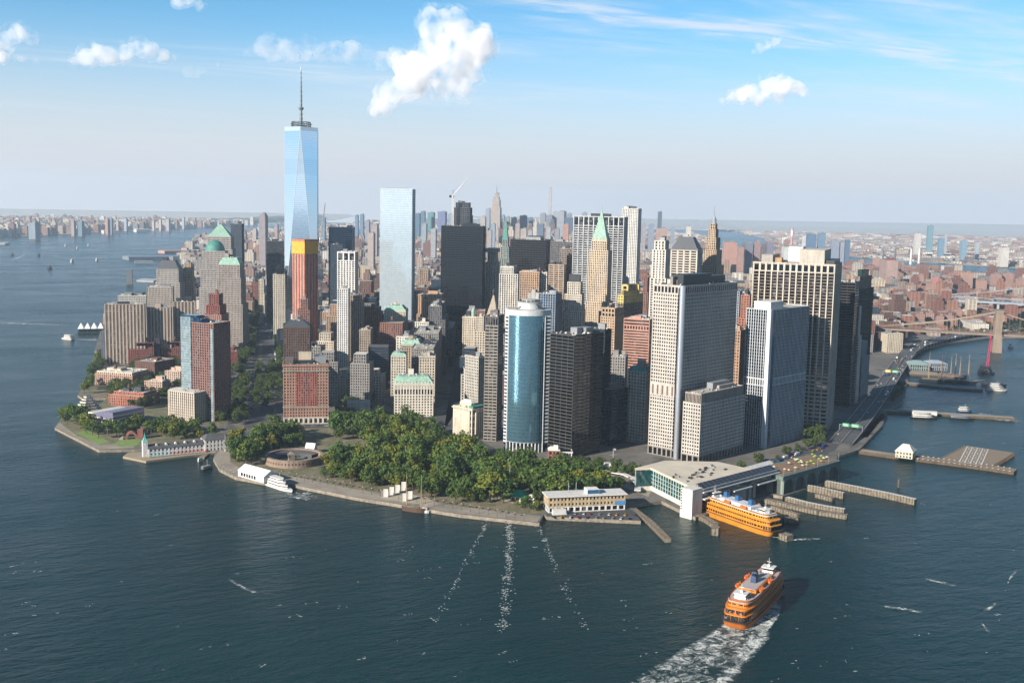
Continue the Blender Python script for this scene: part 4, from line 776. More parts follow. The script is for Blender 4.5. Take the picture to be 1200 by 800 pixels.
def crown_mesh(seed, h=15.0, r=6.2, leaves=620, ls=1.25):
    rn = random.Random(seed); mb = MB(); clumps = []
    for _ in range(26):
        u = rn.uniform(-1, 1); a = rn.uniform(0, 6.283); q = rn.uniform(.45, .95)
        s = math.sqrt(1-u*u); clumps.append((r*q*s*math.cos(a)*rn.uniform(.8, 1.15), r*q*s*math.sin(a)*rn.uniform(.8, 1.15), h*.62+h*.36*q*u, rn.uniform(1.3, 2.5)))
    for i in range(leaves):
        cx, cy_, cz, cr = clumps[i % len(clumps)]
        d = Vector((rn.gauss(0, 1), rn.gauss(0, 1), rn.gauss(0, .8))).normalized()*cr*rn.uniform(.55, 1.05)
        p = Vector((cx, cy_, cz))+d; nrm = (d.normalized()*1.2+Vector((rn.uniform(-1, 1), rn.uniform(-1, 1), rn.uniform(-.3, 1)))).normalized()
        a = nrm.orthogonal().normalized(); b = nrm.cross(a); t_ = rn.uniform(0, 6.28); a, b = a*math.cos(t_)+b*math.sin(t_), b*math.cos(t_)-a*math.sin(t_); s = ls*rn.uniform(.6, 1.25)
        mb.quad(p+a*s*.6, p+b*s*.45, p-a*s*.6, p-b*s*.45)
    return mb.mesh('crown', M_LEAF)
def trunk_mesh(seed, h=15.0):
    rn = random.Random(seed); mb = MB(); mb.tube([(0, 0, 0), (.1, 0, h*.25), (.15, .1, h*.5), (.1, .2, h*.75)], .42, 6, r1=.12)
    for k in range(5):
        a = rn.uniform(0, 6.28); z = h*rn.uniform(.28, .5); mb.tube([(.1, 0, z), (1.6*math.cos(a), 1.6*math.sin(a), z+2), (3.6*math.cos(a), 3.6*math.sin(a), z+4.4)], .2, 4, r1=.06)
    return mb.mesh('trunk', M_BARK)
CROWNS = [crown_mesh(s) for s in range(9)]; TRUNKS = [trunk_mesh(s) for s in range(3)]
TREES = 0
def tree(x, y, s, label, group, z=GZ, name='leafy_tree'):
    global TREES; TREES += 1
    t = thing(name, label, 'tree', (x, y, z), RN.uniform(0, 6.28), group); t.scale = (s*RN.uniform(.92, 1.1), s*RN.uniform(.92, 1.1), s*RN.uniform(.9, 1.1))
    for nm, me in (('trunk', RN.choice(TRUNKS)), ('crown', RN.choice(CROWNS))):
        o = bpy.data.objects.new(nm, me); COL.objects.link(o); o.parent = t
    return t
def inside(x, y, poly):
    c = False; j = len(poly)-1
    for i in range(len(poly)):
        (xi, yi), (xj, yj) = poly[i], poly[j]
        if (yi > y) != (yj > y) and x < (xj-xi)*(y-yi)/(yj-yi)+xi: c = not c
        j = i
    return c
LM = [((345, 541), 'round sandstone fort'), ((405, 531), 'park lawn'), ((484, 492), 'white dormered office house'), ((420, 493), 'blank concrete block'), ((553, 520), 'low stone palace'), ((614, 534), 'curved glass tower'), ((605, 588), 'green roofed pavilion'), ((466, 582), 'white memorial slabs'), ((655, 545), 'small red church house'), ((690, 598), 'long cream brick building'), ((597, 574), 'tall white flagpole'), ((500, 540), 'winding park path'), ((440, 550), 'middle of the park'), ((540, 570), 'schooner side of the park'), ((300, 560), 'long white ferry tent'), ((265, 528), 'pier house flagpole'), ((105, 490), 'stepped museum'), ((152, 515), 'arched brick pavilion'), ((560, 545), 'park corner below the stone palace'), ((395, 565), 'promenade bend'), ((220, 528), 'long white pier house'), ((718, 549), 'ferry plaza flagpole'), ((104, 445), 'tan courtyard block'), ((95, 463), 'river cove')]
STUFF_T = MB(); UNDER = MB(); ST = [STUFF_T]
def near_px(x, y):
    q = Vector((x, y, GZ))-CAM; w = q.dot(FWD); return 600+FPX*q.dot(RGT)/w, 400-FPX*q.dot(UPV)/w
def grove(poly_px, gap, label, group, s=1.0, avoid=(), jitter=.5, limit=999, sv=.36, stuff=False):
    "trees standing in a patch outlined on the photograph, one every gap metres or so"
    pts = [at(*q, GZ) for q in poly_px]; xy = [(p.x, p.y) for p in pts]
    xs = [p[0] for p in xy]; ys = [p[1] for p in xy]; n = 0; y = min(ys); row = 0
    while y < max(ys):
        x = min(xs)+(gap*.5 if row % 2 else 0)
        while x < max(xs):
            a, b = x+RN.uniform(-1, 1)*gap*jitter, y+RN.uniform(-1, 1)*gap*jitter
            if inside(a, b, xy) and not any((a-u)**2+(b-v)**2 < w*w for u, v, w in avoid) and n < limit:
                k = s*RN.uniform(1-sv, 1+sv)
                if stuff and group != 'plaza' and any((a-u)**2+(b-v)**2 < (w*.8+4)**2 for u, v, w in FOOT): x += gap; continue
                if stuff:
                    me = RN.choice(CROWNS); STq = ST[0]; q0 = len(STq.v); STq.v += [(a+v.co.x*k, b+v.co.y*k, GZ+v.co.z*k) for v in me.vertices]; STq.f += [tuple(q0+i for i in p.vertices) for p in me.polygons]; STq.m += [0]*len(me.polygons)
                else:
                    px, py = near_px(a, b); l_ = min(LM, key=lambda m: (m[0][0]-px)**2+((m[0][1]-py)*1.8)**2); z_ = 'big ' if k > s*1.12 else ('small ' if k < s*.88 else '')
                    w_ = 'left of' if px < l_[0][0]-8 else ('right of' if px > l_[0][0]+8 else ('behind' if py < l_[0][1] else 'in front of'))
                    tree(a, b, k, f'{z_}{label} {w_} the {l_[1]}', group)
                n += 1
            x += gap
        y += gap*.87; row += 1
    print('grove', n, group, 'stuff' if stuff else ''); return n
# ------------------------------------------------------------------ sheets of ground: lawns, paths, roads
M_GRASS = ground_mat('lawn', '5d7a34', '6f8a3c', .05, .95, '7d8a4a'); M_PARKFLOOR = ground_mat('park_floor', '5a5a3c', '7b6f58', .06, .95, '465528')
M_PAVE = ground_mat('paving', '978d7e', '81796c', .05, .9); M_ASPH = ground_mat('asphalt', '38393b', '454649', .04, .9); M_LINE = plain('road_paint', 'cfcfc8', .7); M_PATH = ground_mat('path', '9c907c', 'a89c86', .06, .9)
def sheet(name, px, z, mat):
    mb = MB(); pts = [at(*q, z) for q in px]; mb.v = [tuple(p) for p in pts]; mb.f = [tuple(range(len(pts)))]; mb.m = [0]
    a = sum(pts[i].x*pts[(i+1) % len(pts)].y-pts[(i+1) % len(pts)].x*pts[i].y for i in range(len(pts)))
    if a < 0: mb.f = [tuple(reversed(mb.f[0]))]
    return mb.build(name, mat, kind='structure')
sheet('park_ground', [(262,548),(256,534),(276,516),(332,501),(395,498),(460,493),(520,503),(562,534),(640,552),(700,566),(738,580),(738,590),(640,598),(630,603),(537,594),(415,573),(342,558),(320,556),(285,551)], GZ+.05, M_PARKFLOOR)
sheet('esplanade', [(250,536.5),(257,549),(276,558.2),(311,564.6),(340,566.6),(415,581.5),(470,590.4),(537,601.3),(630,611.6),(634,604.5),(537,592.8),(415,572.5),(342,557.5),(320,555.5),(283,549),(270,541),(269,530),(258,527)], GZ+.10, M_PAVE)
sheet('lawn', [(378,538),(372,530),(390,524),(420,522),(428,530),(410,538),(392,541)], GZ+.15, M_GRASS)
sheet('path', [(345,524),(376,530),(378,538),(392,541),(415,541),(412,545),(380,545),(350,533)], GZ+.20, M_PATH)
sheet('path', [(430,528),(470,540),(520,560),(560,575),(620,590),(620,594),(560,580),(515,565),(465,545),(425,531)], GZ+.20, M_PATH)
sheet('path', [(446,574),(500,582),(512,588),(500,592),(446,584)], GZ+.20, M_PATH)
sheet('lawn', [(88,507),(103,503),(128,517),(116,521)], GZ+.15, M_GRASS); sheet('lawn', [(131,520),(148,513),(166,515),(160,522),(140,523)], GZ+.15, M_GRASS)
sheet('park_ground', [(64,501),(71,492),(90,488),(150,500),(262,505),(266,522),(252,526),(186,521.5),(157,524.5),(117,525),(84,511)], GZ+.05, M_PARKFLOOR)
sheet('esplanade', [(64.5,500.6),(70,495),(90,510),(118,521),(157,520),(157,524.5),(116.3,526.3)], GZ+.10, M_PAVE)
sheet('park_ground', [(120,413),(105,441),(92,463),(97,466),(127,465.5),(118,471.8),(90,478),(160,486),(262,500),(266,470),(120,440)], GZ+.03, M_PARKFLOOR)
sheet('road', [(286,503),(296,430),(300,372),(303,330),(310,330),(318,372),(330,430),(334,503)], GZ+.05, M_ASPH)
sheet('avenue_median', [(297,480),(301,430),(304,400),(308,400),(307,430),(305,480)], GZ+.17, M_PARKFLOOR)
sheet('road', [(270,523),(330,503),(395,500),(400,494),(330,497),(262,514)], GZ+.10, M_ASPH)
sheet('road', [(440,494),(520,505),(565,536),(640,552),(735,572),(760,563),(680,548),(600,534),(570,520),(530,494),(527,460),(533,430),(541,430),(541,470),(512,488),(455,488)], GZ+.06, M_ASPH)
sheet('plaza', [(640,552),(735,572),(760,582),(770,560),(757,548),(690,545),(648,543)], GZ+.09, M_PAVE)
sheet('road', [(845,556),(905,538),(960,520),(985,519),(978,528),(925,546),(862,560)], GZ+.08, M_ASPH)
sheet('parking_lot', [(640.5,604.2),(751,609.5),(742,596),(640,598)], GZ+.05, M_ASPH)
castle = at(345, 541, GZ); AV = [(castle.x, castle.y, 44)]
ln_ = at(400, 531, GZ); AV.append((ln_.x, ln_.y, 24)); ln_ = at(385, 533, GZ); AV.append((ln_.x, ln_.y, 22))
pl_ = at(597, 583, GZ); AV.append((pl_.x, pl_.y, 14)); pl_ = at(610, 585, GZ); AV.append((pl_.x, pl_.y, 16)); pl_ = at(470, 580, GZ); AV.append((pl_.x, pl_.y, 20))
pl_ = at(455, 577, GZ); AV.append((pl_.x, pl_.y, 14))
grove([(266,536),(282,520),(330,508),(352,508),(352,524),(330,527),(310,534),(302,546),(290,546),(276,543)], 15, 'leafy park tree', 'trees left of the round fort', 1.35, AV)
grove([(395,503),(470,499),(520,511),(562,541),(640,558),(700,569),(735,580),(640,592),(560,590),(520,585),(446,572),(400,562),(375,556),(380,546),(425,542),(445,532),(420,516),(388,516)], 17.5, 'leafy park tree', 'trees crowding the park', 1.5, AV)
grove([(370,553),(420,557),(500,577),(560,589),(556,594),(500,586),(420,570),(372,559)], 14, 'promenade tree', 'trees along the park promenade', .95, AV)
ST[0] = UNDER
grove([(395,503),(470,499),(520,511),(562,541),(640,558),(700,569),(735,580),(640,592),(560,590),(520,585),(446,572),(400,562),(375,556),(380,546),(425,542),(445,532),(420,516),(388,516)], 13, '', 'plaza', .72, AV, stuff=True)
grove([(266,536),(282,520),(330,508),(352,508),(352,524),(330,527),(310,534),(302,546),(290,546),(276,543)], 13, '', 'plaza', .65, AV, stuff=True)
UNDER.build('undergrowth', M_LEAFS, kind='stuff'); ST[0] = STUFF_T
grove([(602,592),(632,596),(630,600),(604,597)], 8, 'leafy tree', 'trees by the green roofed pavilion', .7)
grove([(640,560),(700,574),(722,582),(700,590),(645,592)], 15, 'leafy tree', 'trees behind the long brick building', 1.3)
print('trees', TREES)
grove([(72,492),(90,485),(101,500),(125,512),(112,516),(86,506)], 14, 'dark tree', 'trees on the river tip', 1.15)
grove([(118,512),(144,498),(170,497),(172,512),(150,511),(132,517)], 14, 'leafy tree', 'trees by the brick pavilion', 1.1)
grove([(170,500),(252,508),(256,517),(176,516)], 13, 'clipped row tree', 'trees behind the pier house', .95)
grove([(118,420),(123,428),(112,446),(100,462),(127,463),(135,458),(150,462),(118,464),(93,463),(104,443)], 15, 'riverside tree', 'trees on the river esplanade', .95)
print('trees', TREES)
grove([(269,500),(272,470),(285,440),(293,445),(287,470),(288,500)], 11, 'shaded tree on the near side of the avenue', 'trees lining the avenue', .95, stuff=True)
grove([(297,478),(301,430),(307,432),(305,478)], 11, 'shaded tree on the avenue median', 'trees on the avenue median', .8, stuff=True)
grove([(308,480),(312,440),(317,425),(322,425),(320,450),(318,480)], 12, 'shaded tree between the two carriageways', 'trees between the carriageways', .85, stuff=True)
grove([(289,420),(297,350),(300,330),(304,330),(302,370),(298,420)], 16, 'distant tree on the far stretch of the avenue', 'trees on the far avenue', 1.0, stuff=True)
grove([(660,545),(700,549),(755,557),(752,561),(700,556),(660,550)], 14, 'dark plaza tree', 'trees on the ferry plaza', .7)
grove([(945,508),(966,510),(963,520),(944,518)], 9, 'dark tree below the massive ribbed tower', 'trees below the ribbed tower', .85, stuff=True)
grove([(1043,470),(1057,452),(1061,452),(1052,474)], 13, 'tree on the east river esplanade', 'trees on the east river esplanade', .7, stuff=True)
grove([(195,497),(207,452),(214,452),(205,497)], 30, 'courtyard tree between the brick apartment blocks', 'courtyard trees', .8, stuff=True)
print('trees', TREES)
grove([(130,440),(262,440),(262,500),(190,470),(160,484),(128,470)], 12, '', 'blocks', .8, stuff=True)
grove([(150,425),(262,425),(262,440),(150,440)], 14, '', 'blocks', .8, stuff=True)
grove([(262,430),(285,405),(292,372),(296,372),(291,420),(283,445)], 13, '', 'ave', .9, stuff=True)
grove([(322,470),(325,425),(320,380),(326,380),(332,425),(330,470)], 14, '', 'ave', .9, stuff=True)
grove([(395,482),(430,470),(438,472),(436,500),(395,500)], 15, '', 'vent', .9, stuff=True)
grove([(108,436),(119,412),(124,424),(112,446)], 10, '', 'esp', .8, stuff=True)
grove([(655,543),(700,546),(760,553),(768,560),(750,564),(700,553),(655,547)], 11, '', 'plaza', .75, stuff=True)
grove([(852,552),(905,536),(960,518),(964,521),(908,541),(858,557)], 13, '', 'plaza', .65, stuff=True)
grove([(680,553),(735,568),(728,574),(690,560)], 12, '', 'plaza', .7, stuff=True)
STUFF_T.build('street_trees', M_LEAFS, kind='stuff')
# ------------------------------------------------------------------ cars
def car_mesh(body, kind):
    mb = MB(); L, W, H = ((4.6, 1.9, 1.45), (9.5, 2.5, 3.3), (12, 2.6, 3.1))[kind]
    if kind == 0:
        mb.frustum(-L/2, L/2, -W/2, W/2, .35, -L/2+.05, L/2-.05, -W/2+.05, W/2-.05, .85); mb.frustum(-L*.33, L*.25, -W/2+.08, W/2-.08, .85, -L*.22, L*.14, -W/2+.25, W/2-.25, 1.4, m=1, top=False); mb.box(-L*.22, L*.14, -W/2+.25, W/2-.25, 1.38, 1.43)
    else:
        mb.box(-L/2, L/2-(1.8 if kind == 1 else .2), -W/2, W/2, .6, H, bottom=True)
        if kind == 1: mb.box(L/2-1.7, L/2, -W/2+.1, W/2-.1, .5, 2.3, bottom=True); mb.box(L/2-.5, L/2+.02, -W/2+.2, W/2-.2, 1.4, 2.1, m=1)
        else: mb.box(-L/2+.4, L/2-.5, -W/2-.02, W/2+.02, 1.5, 2.5, m=1, bottom=True)
    for x in (-L*.3, L*.3):
        for y in (-W/2, W/2-.2): mb.box(x-.33, x+.33, y-.01, y+.21, .02, .66, m=2)
    return mb.mesh('car', [body, G['black'], M_BLACK])
PAINTS = [plain('car_'+a, h, .3, .1) for a, h in (('white', 'd8d8d6'), ('black', '131416'), ('silver', '8f9498'), ('grey', '4c5054'), ('taxi_yellow', 'd9a21b'), ('red', '8a1f1c'), ('blue', '22406e'))]
CARS = [[car_mesh(p, 0) for p in PAINTS], [car_mesh(p, 1) for p in (PAINTS[0], PAINTS[0], PAINTS[6])], [car_mesh(p, 2) for p in (PAINTS[0], PAINTS[6])]]
CNAME = ['white', 'black', 'silver', 'grey', 'yellow', 'red', 'blue']
def car(x, y, z, rz, where, group, kind=None):
    k = kind if kind is not None else RN.choices([0, 1, 2], [85, 10, 5])[0]; i = RN.randrange(len(CARS[k]))
    if k == 0: i = RN.choices(range(7), [26, 20, 16, 14, 14, 5, 5])[0]
    nm = ['parked_car', 'box_truck', 'city_bus'][k]; colr = CNAME[i] if k == 0 else (['white', 'white', 'blue'], ['white', 'blue'])[k-1][i]
    o = bpy.data.objects.new(nm, CARS[k][i]); COL.objects.link(o); o.location = (x, y, z); o.rotation_euler = (0, 0, rz)
    tag(o, f'small {colr} {["car", "box truck", "long bus"][k]} {where}', ['car', 'truck', 'bus'][k], f'{colr} {["cars", "trucks", "buses"][k]} {group}')
def cars_along(px, n, lanes, where, group, z=GZ+.1, gap=3.4):
    pts = [at(*q, z) for q in px]; seg = [(a, b, (b-a).length) for a, b in zip(pts, pts[1:])]; tot = sum(s[2] for s in seg)
    for _ in range(n):
        d = RN.uniform(0, tot); ln = RN.choice(lanes)
        for a, b, L in seg:
            if d <= L: break
            d -= L
        u = (b-a).normalized(); w = Vector((-u.y, u.x, 0)); p = a+u*d+w*ln*gap
        car(p.x, p.y, z+.01, math.atan2(u.y, u.x)+(0 if ln < 0 else math.pi), where, group)
cars_along([(322,500),(322,470),(320,440),(316,400),(312,370)], 62, (-2, -1, 0, 1), 'on the shaded carriageway beside the red office house', 'on the near carriageway')
cars_along([(291,500),(297,450),(299,400),(302,350)], 26, (-1, 0, 1), 'on the tree lined side of the avenue', 'on the tree lined carriageway')
cars_along([(305,400),(306,370),(307,340)], 40, (-3, -2, -1, 0, 1, 2, 3), 'on the far stretch of the avenue', 'on the far avenue')
cars_along([(455,491),(505,496),(535,500),(560,528),(600,541)], 30, (-2, -1, 0, 1), 'on the street along the upper edge of the park', 'beside the park')
cars_along([(450,490),(448,475),(447,455)], 14, (-1, 0, 1), 'in the street left of the white dormered office house', 'left of the dormered house')
cars_along([(650,550),(700,559),(745,565)], 24, (-2, -1, 0, 1, 2), 'on the ferry plaza street', 'by the ferry plaza')
cars_along([(852,557),(905,541),(970,524)], 34, (-2, -1, 0, 1), 'on the street below the blue grey finned tower', 'below the finned tower')
cars_along([(762,566),(720,556),(660,545)], 16, (-1, 0, 1), 'on the street in front of the striped black tower', 'before the black tower')
cars_along([(344,500),(395,498)], 8, (-1, 0), 'in front of the wide red office house', 'before the red office house')
for k in range(20):
    p = at(648+k*5+RN.uniform(-1, 1), (601.5 if k % 2 else 605.8)+k*.12, GZ+.06); car(p.x, p.y, p.z, rad(50+RN.uniform(-6, 6)), 'parked in front of the long cream brick building', 'in the waterside car park', 0)

def lamp_mesh():
    mb = MB(); mb.tube([(0, 0, 0), (0, 0, 5.6)], .13, 5); mb.cyl(0, 0, 0, .5, .3, 6); mb.cyl(0, 0, 5.6, 6.3, .38, 8, m=1); mb.cyl(0, 0, 6.3, 6.6, .45, 8, r1=.1); return mb.mesh('street_lamp', [M_DARKMECH, M_WHITE])
LAMP = lamp_mesh()
for px in ([(258+i*4, 551+i*2.2) for i in range(5)]+[(330+i*9, 558.5+i*1.55) for i in range(10)]+[(425+i*10.5, 577.2+i*1.82) for i in range(19)]):
    p = at(*px, GZ+.1); o = bpy.data.objects.new('street_lamp', LAMP); COL.objects.link(o); o.location = p; tag(o, 'dark lamp post on the park promenade', 'street lamp', 'lamp posts on the park promenade')
for k in range(36):
    px = 345+k*7.6; p = at(px, 558.2+(px-345)*.171, GZ+.1); mb = None
    if k == 0:
        mb = MB(); mb.box(-1.2, 1.2, -.3, .3, .42, .5, bottom=True); mb.box(-1.2, 1.2, .24, .32, .5, 1.0, bottom=True); mb.box(-1, -.85, -.28, .28, 0, .42); mb.box(.85, 1, -.28, .28, 0, .42); BENCH = mb.mesh('park_bench', M_WOOD)
    o = bpy.data.objects.new('park_bench', BENCH); COL.objects.link(o); o.location = p; o.rotation_euler = (0, 0, rad(200)); tag(o, 'wooden bench facing the water on the park promenade', 'bench', 'benches on the park promenade')
# ------------------------------------------------------------------ waterfront
def frame_of(p, q, z):
    a, b = at(*p, z), at(*q, z); d = b-a; return a, math.atan2(d.y, d.x), math.hypot(d.x, d.y)
def wpt(o, rz, x, y, z=0): return Vector((o.x+x*math.cos(rz)-y*math.sin(rz), o.y+x*math.sin(rz)+y*math.cos(rz), z))
M_SAND = wall('957a62'); M_RED = wall('9a5340'); M_CREAM = wall('d9cba8'); M_WHITEW = wall('e6e3da', .7); M_GLASSG = glass('1c3f40', .05, .08, .2)
def arc(r, a0, a1, n): return [(r*math.cos(a0+(a1-a0)*k/n), r*math.sin(a0+(a1-a0)*k/n)) for k in range(n+1)]
def round_fort():
    t = thing('round_fort', 'round sandstone fort with an open yard among the park trees', 'fort', (castle.x, castle.y, GZ)); R = 30
    mb = MB(); o, i = arc(R, 0, 6.2832, 40), arc(R-3.2, 0, 6.2832, 40)
    for k in range(40):
        a, b, c, d = o[k], o[k+1], i[k+1], i[k]
        mb.quad((*a, 0), (*b, 0), (*b, 8), (*a, 8)); mb.quad((*c, 0), (*d, 0), (*d, 8), (*c, 8)); mb.quad((*a, 8), (*b, 8), (*c, 8), (*d, 8))
    mb.build('wall', M_SAND, t)
    mb = MB()
    for k in range(26):
        q = 3.2+k*.118; u = Vector((math.cos(q), math.sin(q), 0)); w = Vector((-u.y, u.x, 0)); p = u*(R+.06)
        mb.quad(p-w*.7+Vector((0, 0, 3.4)), p+w*.7+Vector((0, 0, 3.4)), p+w*.7+Vector((0, 0, 5)), p-w*.7+Vector((0, 0, 5)))
    mb.build('gun_ports', M_BLACK, t, kind='stuff')
    mb = MB(); o, i = arc(R-3.3, .1, 4.4, 24), arc(R-11, .1, 4.4, 24)
    for k in range(24):
        a, b, c, d = o[k], o[k+1], i[k+1], i[k]; mb.quad((*a, 6.6), (*b, 6.6), (*c, 5.2), (*d, 5.2)); mb.quad((*c, 0), (*d, 0), (*d, 5.2), (*c, 5.2))
    mb.build('inner_roof', ROOFS[1], t)
    mb = MB(); mb.cyl(0, 0, .26, .5, R-11, 28); mb.build('yard', M_PATH, t)
    mb = MB(); mb.box(-5, 1, 2, 8, .5, 7); mb.frustum(-5.4, 1.4, 1.6, 8.4, 7, -2.5, -1.5, 4.5, 5.5, 10); mb.build('guard_house', wall('8a7c6c'), t)
round_fort()
def tent(name, label, p, q, depth, h, rise, z=GZ+.1, mat=None, cat='tent', wins=True):
    o, rz, L = frame_of(p, q, z); t = thing(name, label, cat, (o.x, o.y, z), rz); m_ = mat or plain('tent_fabric', 'd2d1ce', .6, var=.05)
    mb = MB(); mb.box(0, L, 0, depth, 0, h); mb.build('wall', m_, t)
    mb = MB(); y = depth/2
    mb.quad((-.4, -.4, h-.05), (L+.4, -.4, h-.05), (L+.4, y, h+rise), (-.4, y, h+rise)); mb.quad((L+.4, depth+.4, h-.05), (-.4, depth+.4, h-.05), (-.4, y, h+rise), (L+.4, y, h+rise))
    mb.tri((-.35, 0, h), (-.35, y, h+rise), (-.35, depth, h)); mb.tri((L+.35, 0, h), (L+.35, depth, h), (L+.35, y, h+rise)); mb.build('roof', m_, t)
    if wins:
        mb = MB()
        for k in range(6): mb.box(L*.12+k*L*.1, L*.12+k*L*.1+L*.07, -.08, .05, 1.2, h-1.4)
        mb.build('windows', G['dark'], t, kind='stuff')
    return t
tent('ferry_tent', 'long white gabled ferry tent on the park promenade', (279, 557.5), (309, 566), 17, 6, 5)
tent('sail_tent', 'small white peaked tent behind the round fort', (357, 531), (367, 532), 9, 3, 8, wins=False)
tent('pavilion_tent', 'tiny white tent on the path right of the round fort', (388, 536), (395, 536.5), 6, 2.5, 2, wins=False)
# the white pier house with a clock tower
def pier_house():
    dk = MB(); pts = [at(*q, 2.2) for q in ((144,534.5),(171,540),(226,533),(253,530),(269,527),(267,519),(170,528.5),(150,530))]
    dk.prism([(p.x, p.y) for p in pts], -2, 2.2); d = dk.build('pier_deck', plain('pier_planks', '8f826c', .9)); tag(d, 'narrow timber pier under the long white pier house', 'pier')
    o, rz, L = frame_of((167, 536), (267, 526.5), 2.2); t = thing('pier_house', 'long white pier house with a clock tower at its river end', 'pier house', (o.x, o.y, 2.2), rz)
    mb = MB(); gl = MB(); st = S('dfe3df', 'dark', 4.2, 4.0, 2.2, 1.9, .4, .3)
    facade(mb, gl, 6, L*.72, 0, 13, 0, 8.6, st); facade(mb, gl, L*.72, L, -2, 16, 0, 12.6, st); mb.build('wall', M_WHITEW, t, kind='stuff'); gl.build('windows', G['dark'], t, kind='stuff')
    r = MB(); r.frustum(5.4, L*.72-.1, -.6, 13.6, 8.6, 7, L*.72-.1, 5, 8, 12); r.build('roof', ROOFS[1], t)
    r = MB(); r.frustum(L*.72-.5, L+.5, -2.5, 16.5, 12.6, L*.72+4, L-4, 5, 9, 17.5); r.build('end_roof', ROOFS[1], t)
    tw = MB(); tw.box(1, 6, 2, 7, 0, 16); tw.box(.7, 6.3, 1.7, 7.3, 16, 16.7, bottom=True); tw.build('clock_tower', M_WHITEW, t)
    sp = MB(); sp.frustum(1.2, 5.8, 2.2, 6.8, 16.7, 2.6, 4.4, 3.6, 5.4, 20); sp.frustum(2.6, 4.4, 3.6, 5.4, 20, 3.3, 3.7, 4.3, 4.7, 25); sp.build('spire', plain('verdigris', '55b0a6', .7), t)
    ck = MB(); ck.cyl(0, 0, 0, .1, 1.1, 14); c = ck.build('clock_face', plain('clock_white', 'f0efe8', .5), t, loc=(.95, 4.5, 13.4)); c.rotation_euler = (0, -math.pi/2, 0)
    ck = MB(); ck.cyl(0, 0, 0, .1, 1.1, 14); c = ck.build('clock_face', plain('clock_white', 'f0efe8', .5), t, loc=(3.5, 1.95, 13.4)); c.rotation_euler = (math.pi/2, 0, 0)
    for k in range(5):
        dm = MB(); x = 14+k*(L*.55)/5; dm.box(x, x+2.6, 2.4, 5, 9.6, 11.6); dm.frustum(x-.2, x+2.8, 2.2, 5.2, 11.6, x+1.1, x+1.5, 2.2, 5.2, 12.8); dm.build('dormer', M_WHITEW, t)
    for i in range(17):
        u = wpt(o, rz, 4+i*L*.043, -3.2, 2.25); hx = [('yellow', 'e0a82a'), ('turquoise', '37a7b4'), ('red', 'b52a33')][0 if i < 1 else (1 if i < 7 else 2)]
        mb = MB(); mb.cyl(0, 0, 0, 2.4, .08, 5, m=1); mb.cyl(0, 0, 2.2, 3.1, 1.7, 8, r1=.1)
        x = mb.build('parasol', [plain(hx[0]+'_canvas', hx[1], .7), M_STEEL], loc=u); tag(x, f'{hx[0]} cafe parasol on the pier beside the white house', 'parasol', f'{hx[0]} parasols on the pier')
pier_house()
# museum: six sided, stepped
def stepped_museum():
    c = at(103, 489, GZ); t = thing('stepped_museum', 'six sided stepped stone museum on the river tip', 'museum', (c.x, c.y, GZ), .2); w = MB(); g = MB()
    w.prism(arc(17.5, 0, 6.2832, 6)[:6], 0, 10, mt=0)
    for k in range(6): w.prism(arc(16.4-k*2.4, 0, 6.2832, 6)[:6], 10+k*3, 12+k*3); g.prism(arc(15.6-k*2.4, 0, 6.2832, 6)[:6], 11.9+k*3, 13.1+k*3)
    w.build('stepped_wall', wall('d3cbb8'), t); g.build('windows', G['dark'], t, kind='stuff')
    o, rz, L = frame_of((104, 498), (133, 503), GZ); t = thing('museum_wing', 'striped museum wing with a curved lilac metal roof', 'museum', (o.x, o.y, GZ), rz)
    D = 46; pr = [(0, 0, 13), (L*.25, 0, 16), (L*.5, 0, 18), (L*.8, 0, 19.5), (L, 0, 20)]
    w = MB(); g = MB()
    for k in range(4): w.box(-.3, L+.3, -.3, D, k*4.2+1.6, k*4.2+3.6, bottom=True)
    g.box(0, L, 0, D-.4, 0, 13); g.build('windows', G['dark'], t, kind='stuff'); w.build('stone_bands', wall('cdc7b9'), t, kind='stuff')
    r = MB()
    for a, b in zip(pr, pr[1:]): r.quad((a[0], -.6, a[2]), (b[0], -.6, b[2]), (b[0], D, b[2]), (a[0], D, a[2])); r.quad((a[0], -.6, 12), (b[0], -.6, 12), (b[0], -.6, b[2]), (a[0], -.6, a[2]))
    r.quad((L, -.6, 0), (L, D, 0), (L, D, 20), (L, -.6, 20)); r.build('curved_roof', plain('lilac_metal', '7f7d98', .35, .5), t)
stepped_museum()
def arch_pavilion():
    o, rz, L = frame_of((147, 515), (161, 514.5), GZ); t = thing('brick_pavilion', 'brick park pavilion with a big arch and a stair', 'pavilion', (o.x, o.y, GZ), rz); mb = MB()
    n = 10
    for k in range(n):
        a, b = math.pi*k/n, math.pi*(k+1)/n; R0, R1, cx = L*.32, L*.5, L*.5
        p = lambda r, q: (cx-r*math.cos(q), 0, 2+r*math.sin(q)*1.1)
        q4 = [p(R0, a), p(R0, b), p(R1, b), p(R1, a)]
        mb.quad(*[(x, -.0, z) for x, y, z in q4]); mb.quad(*[(x, 7, z) for x, y, z in reversed(q4)]); mb.quad((q4[3][0], 0, q4[3][2]), (q4[2][0], 0, q4[2][2]), (q4[2][0], 7, q4[2][2]), (q4[3][0], 7, q4[3][2])); mb.quad((q4[1][0], 0, q4[1][2]), (q4[0][0], 0, q4[0][2]), (q4[0][0], 7, q4[0][2]), (q4[1][0], 7, q4[1][2]))
    mb.box(0, L*.18, 0, 7, 0, 2); mb.box(L*.82, L, 0, 7, 0, 2); mb.box(L, L+6, 0, 9, 0, 10); mb.build('brick_arch', M_RED, t)
    mb = MB()
    for k in range(5): mb.box(-7+k*.9, -6+k*.9, 0, 6, 0, .5+k*.7)
    mb.build('stair', M_CONC, t)
arch_pavilion()
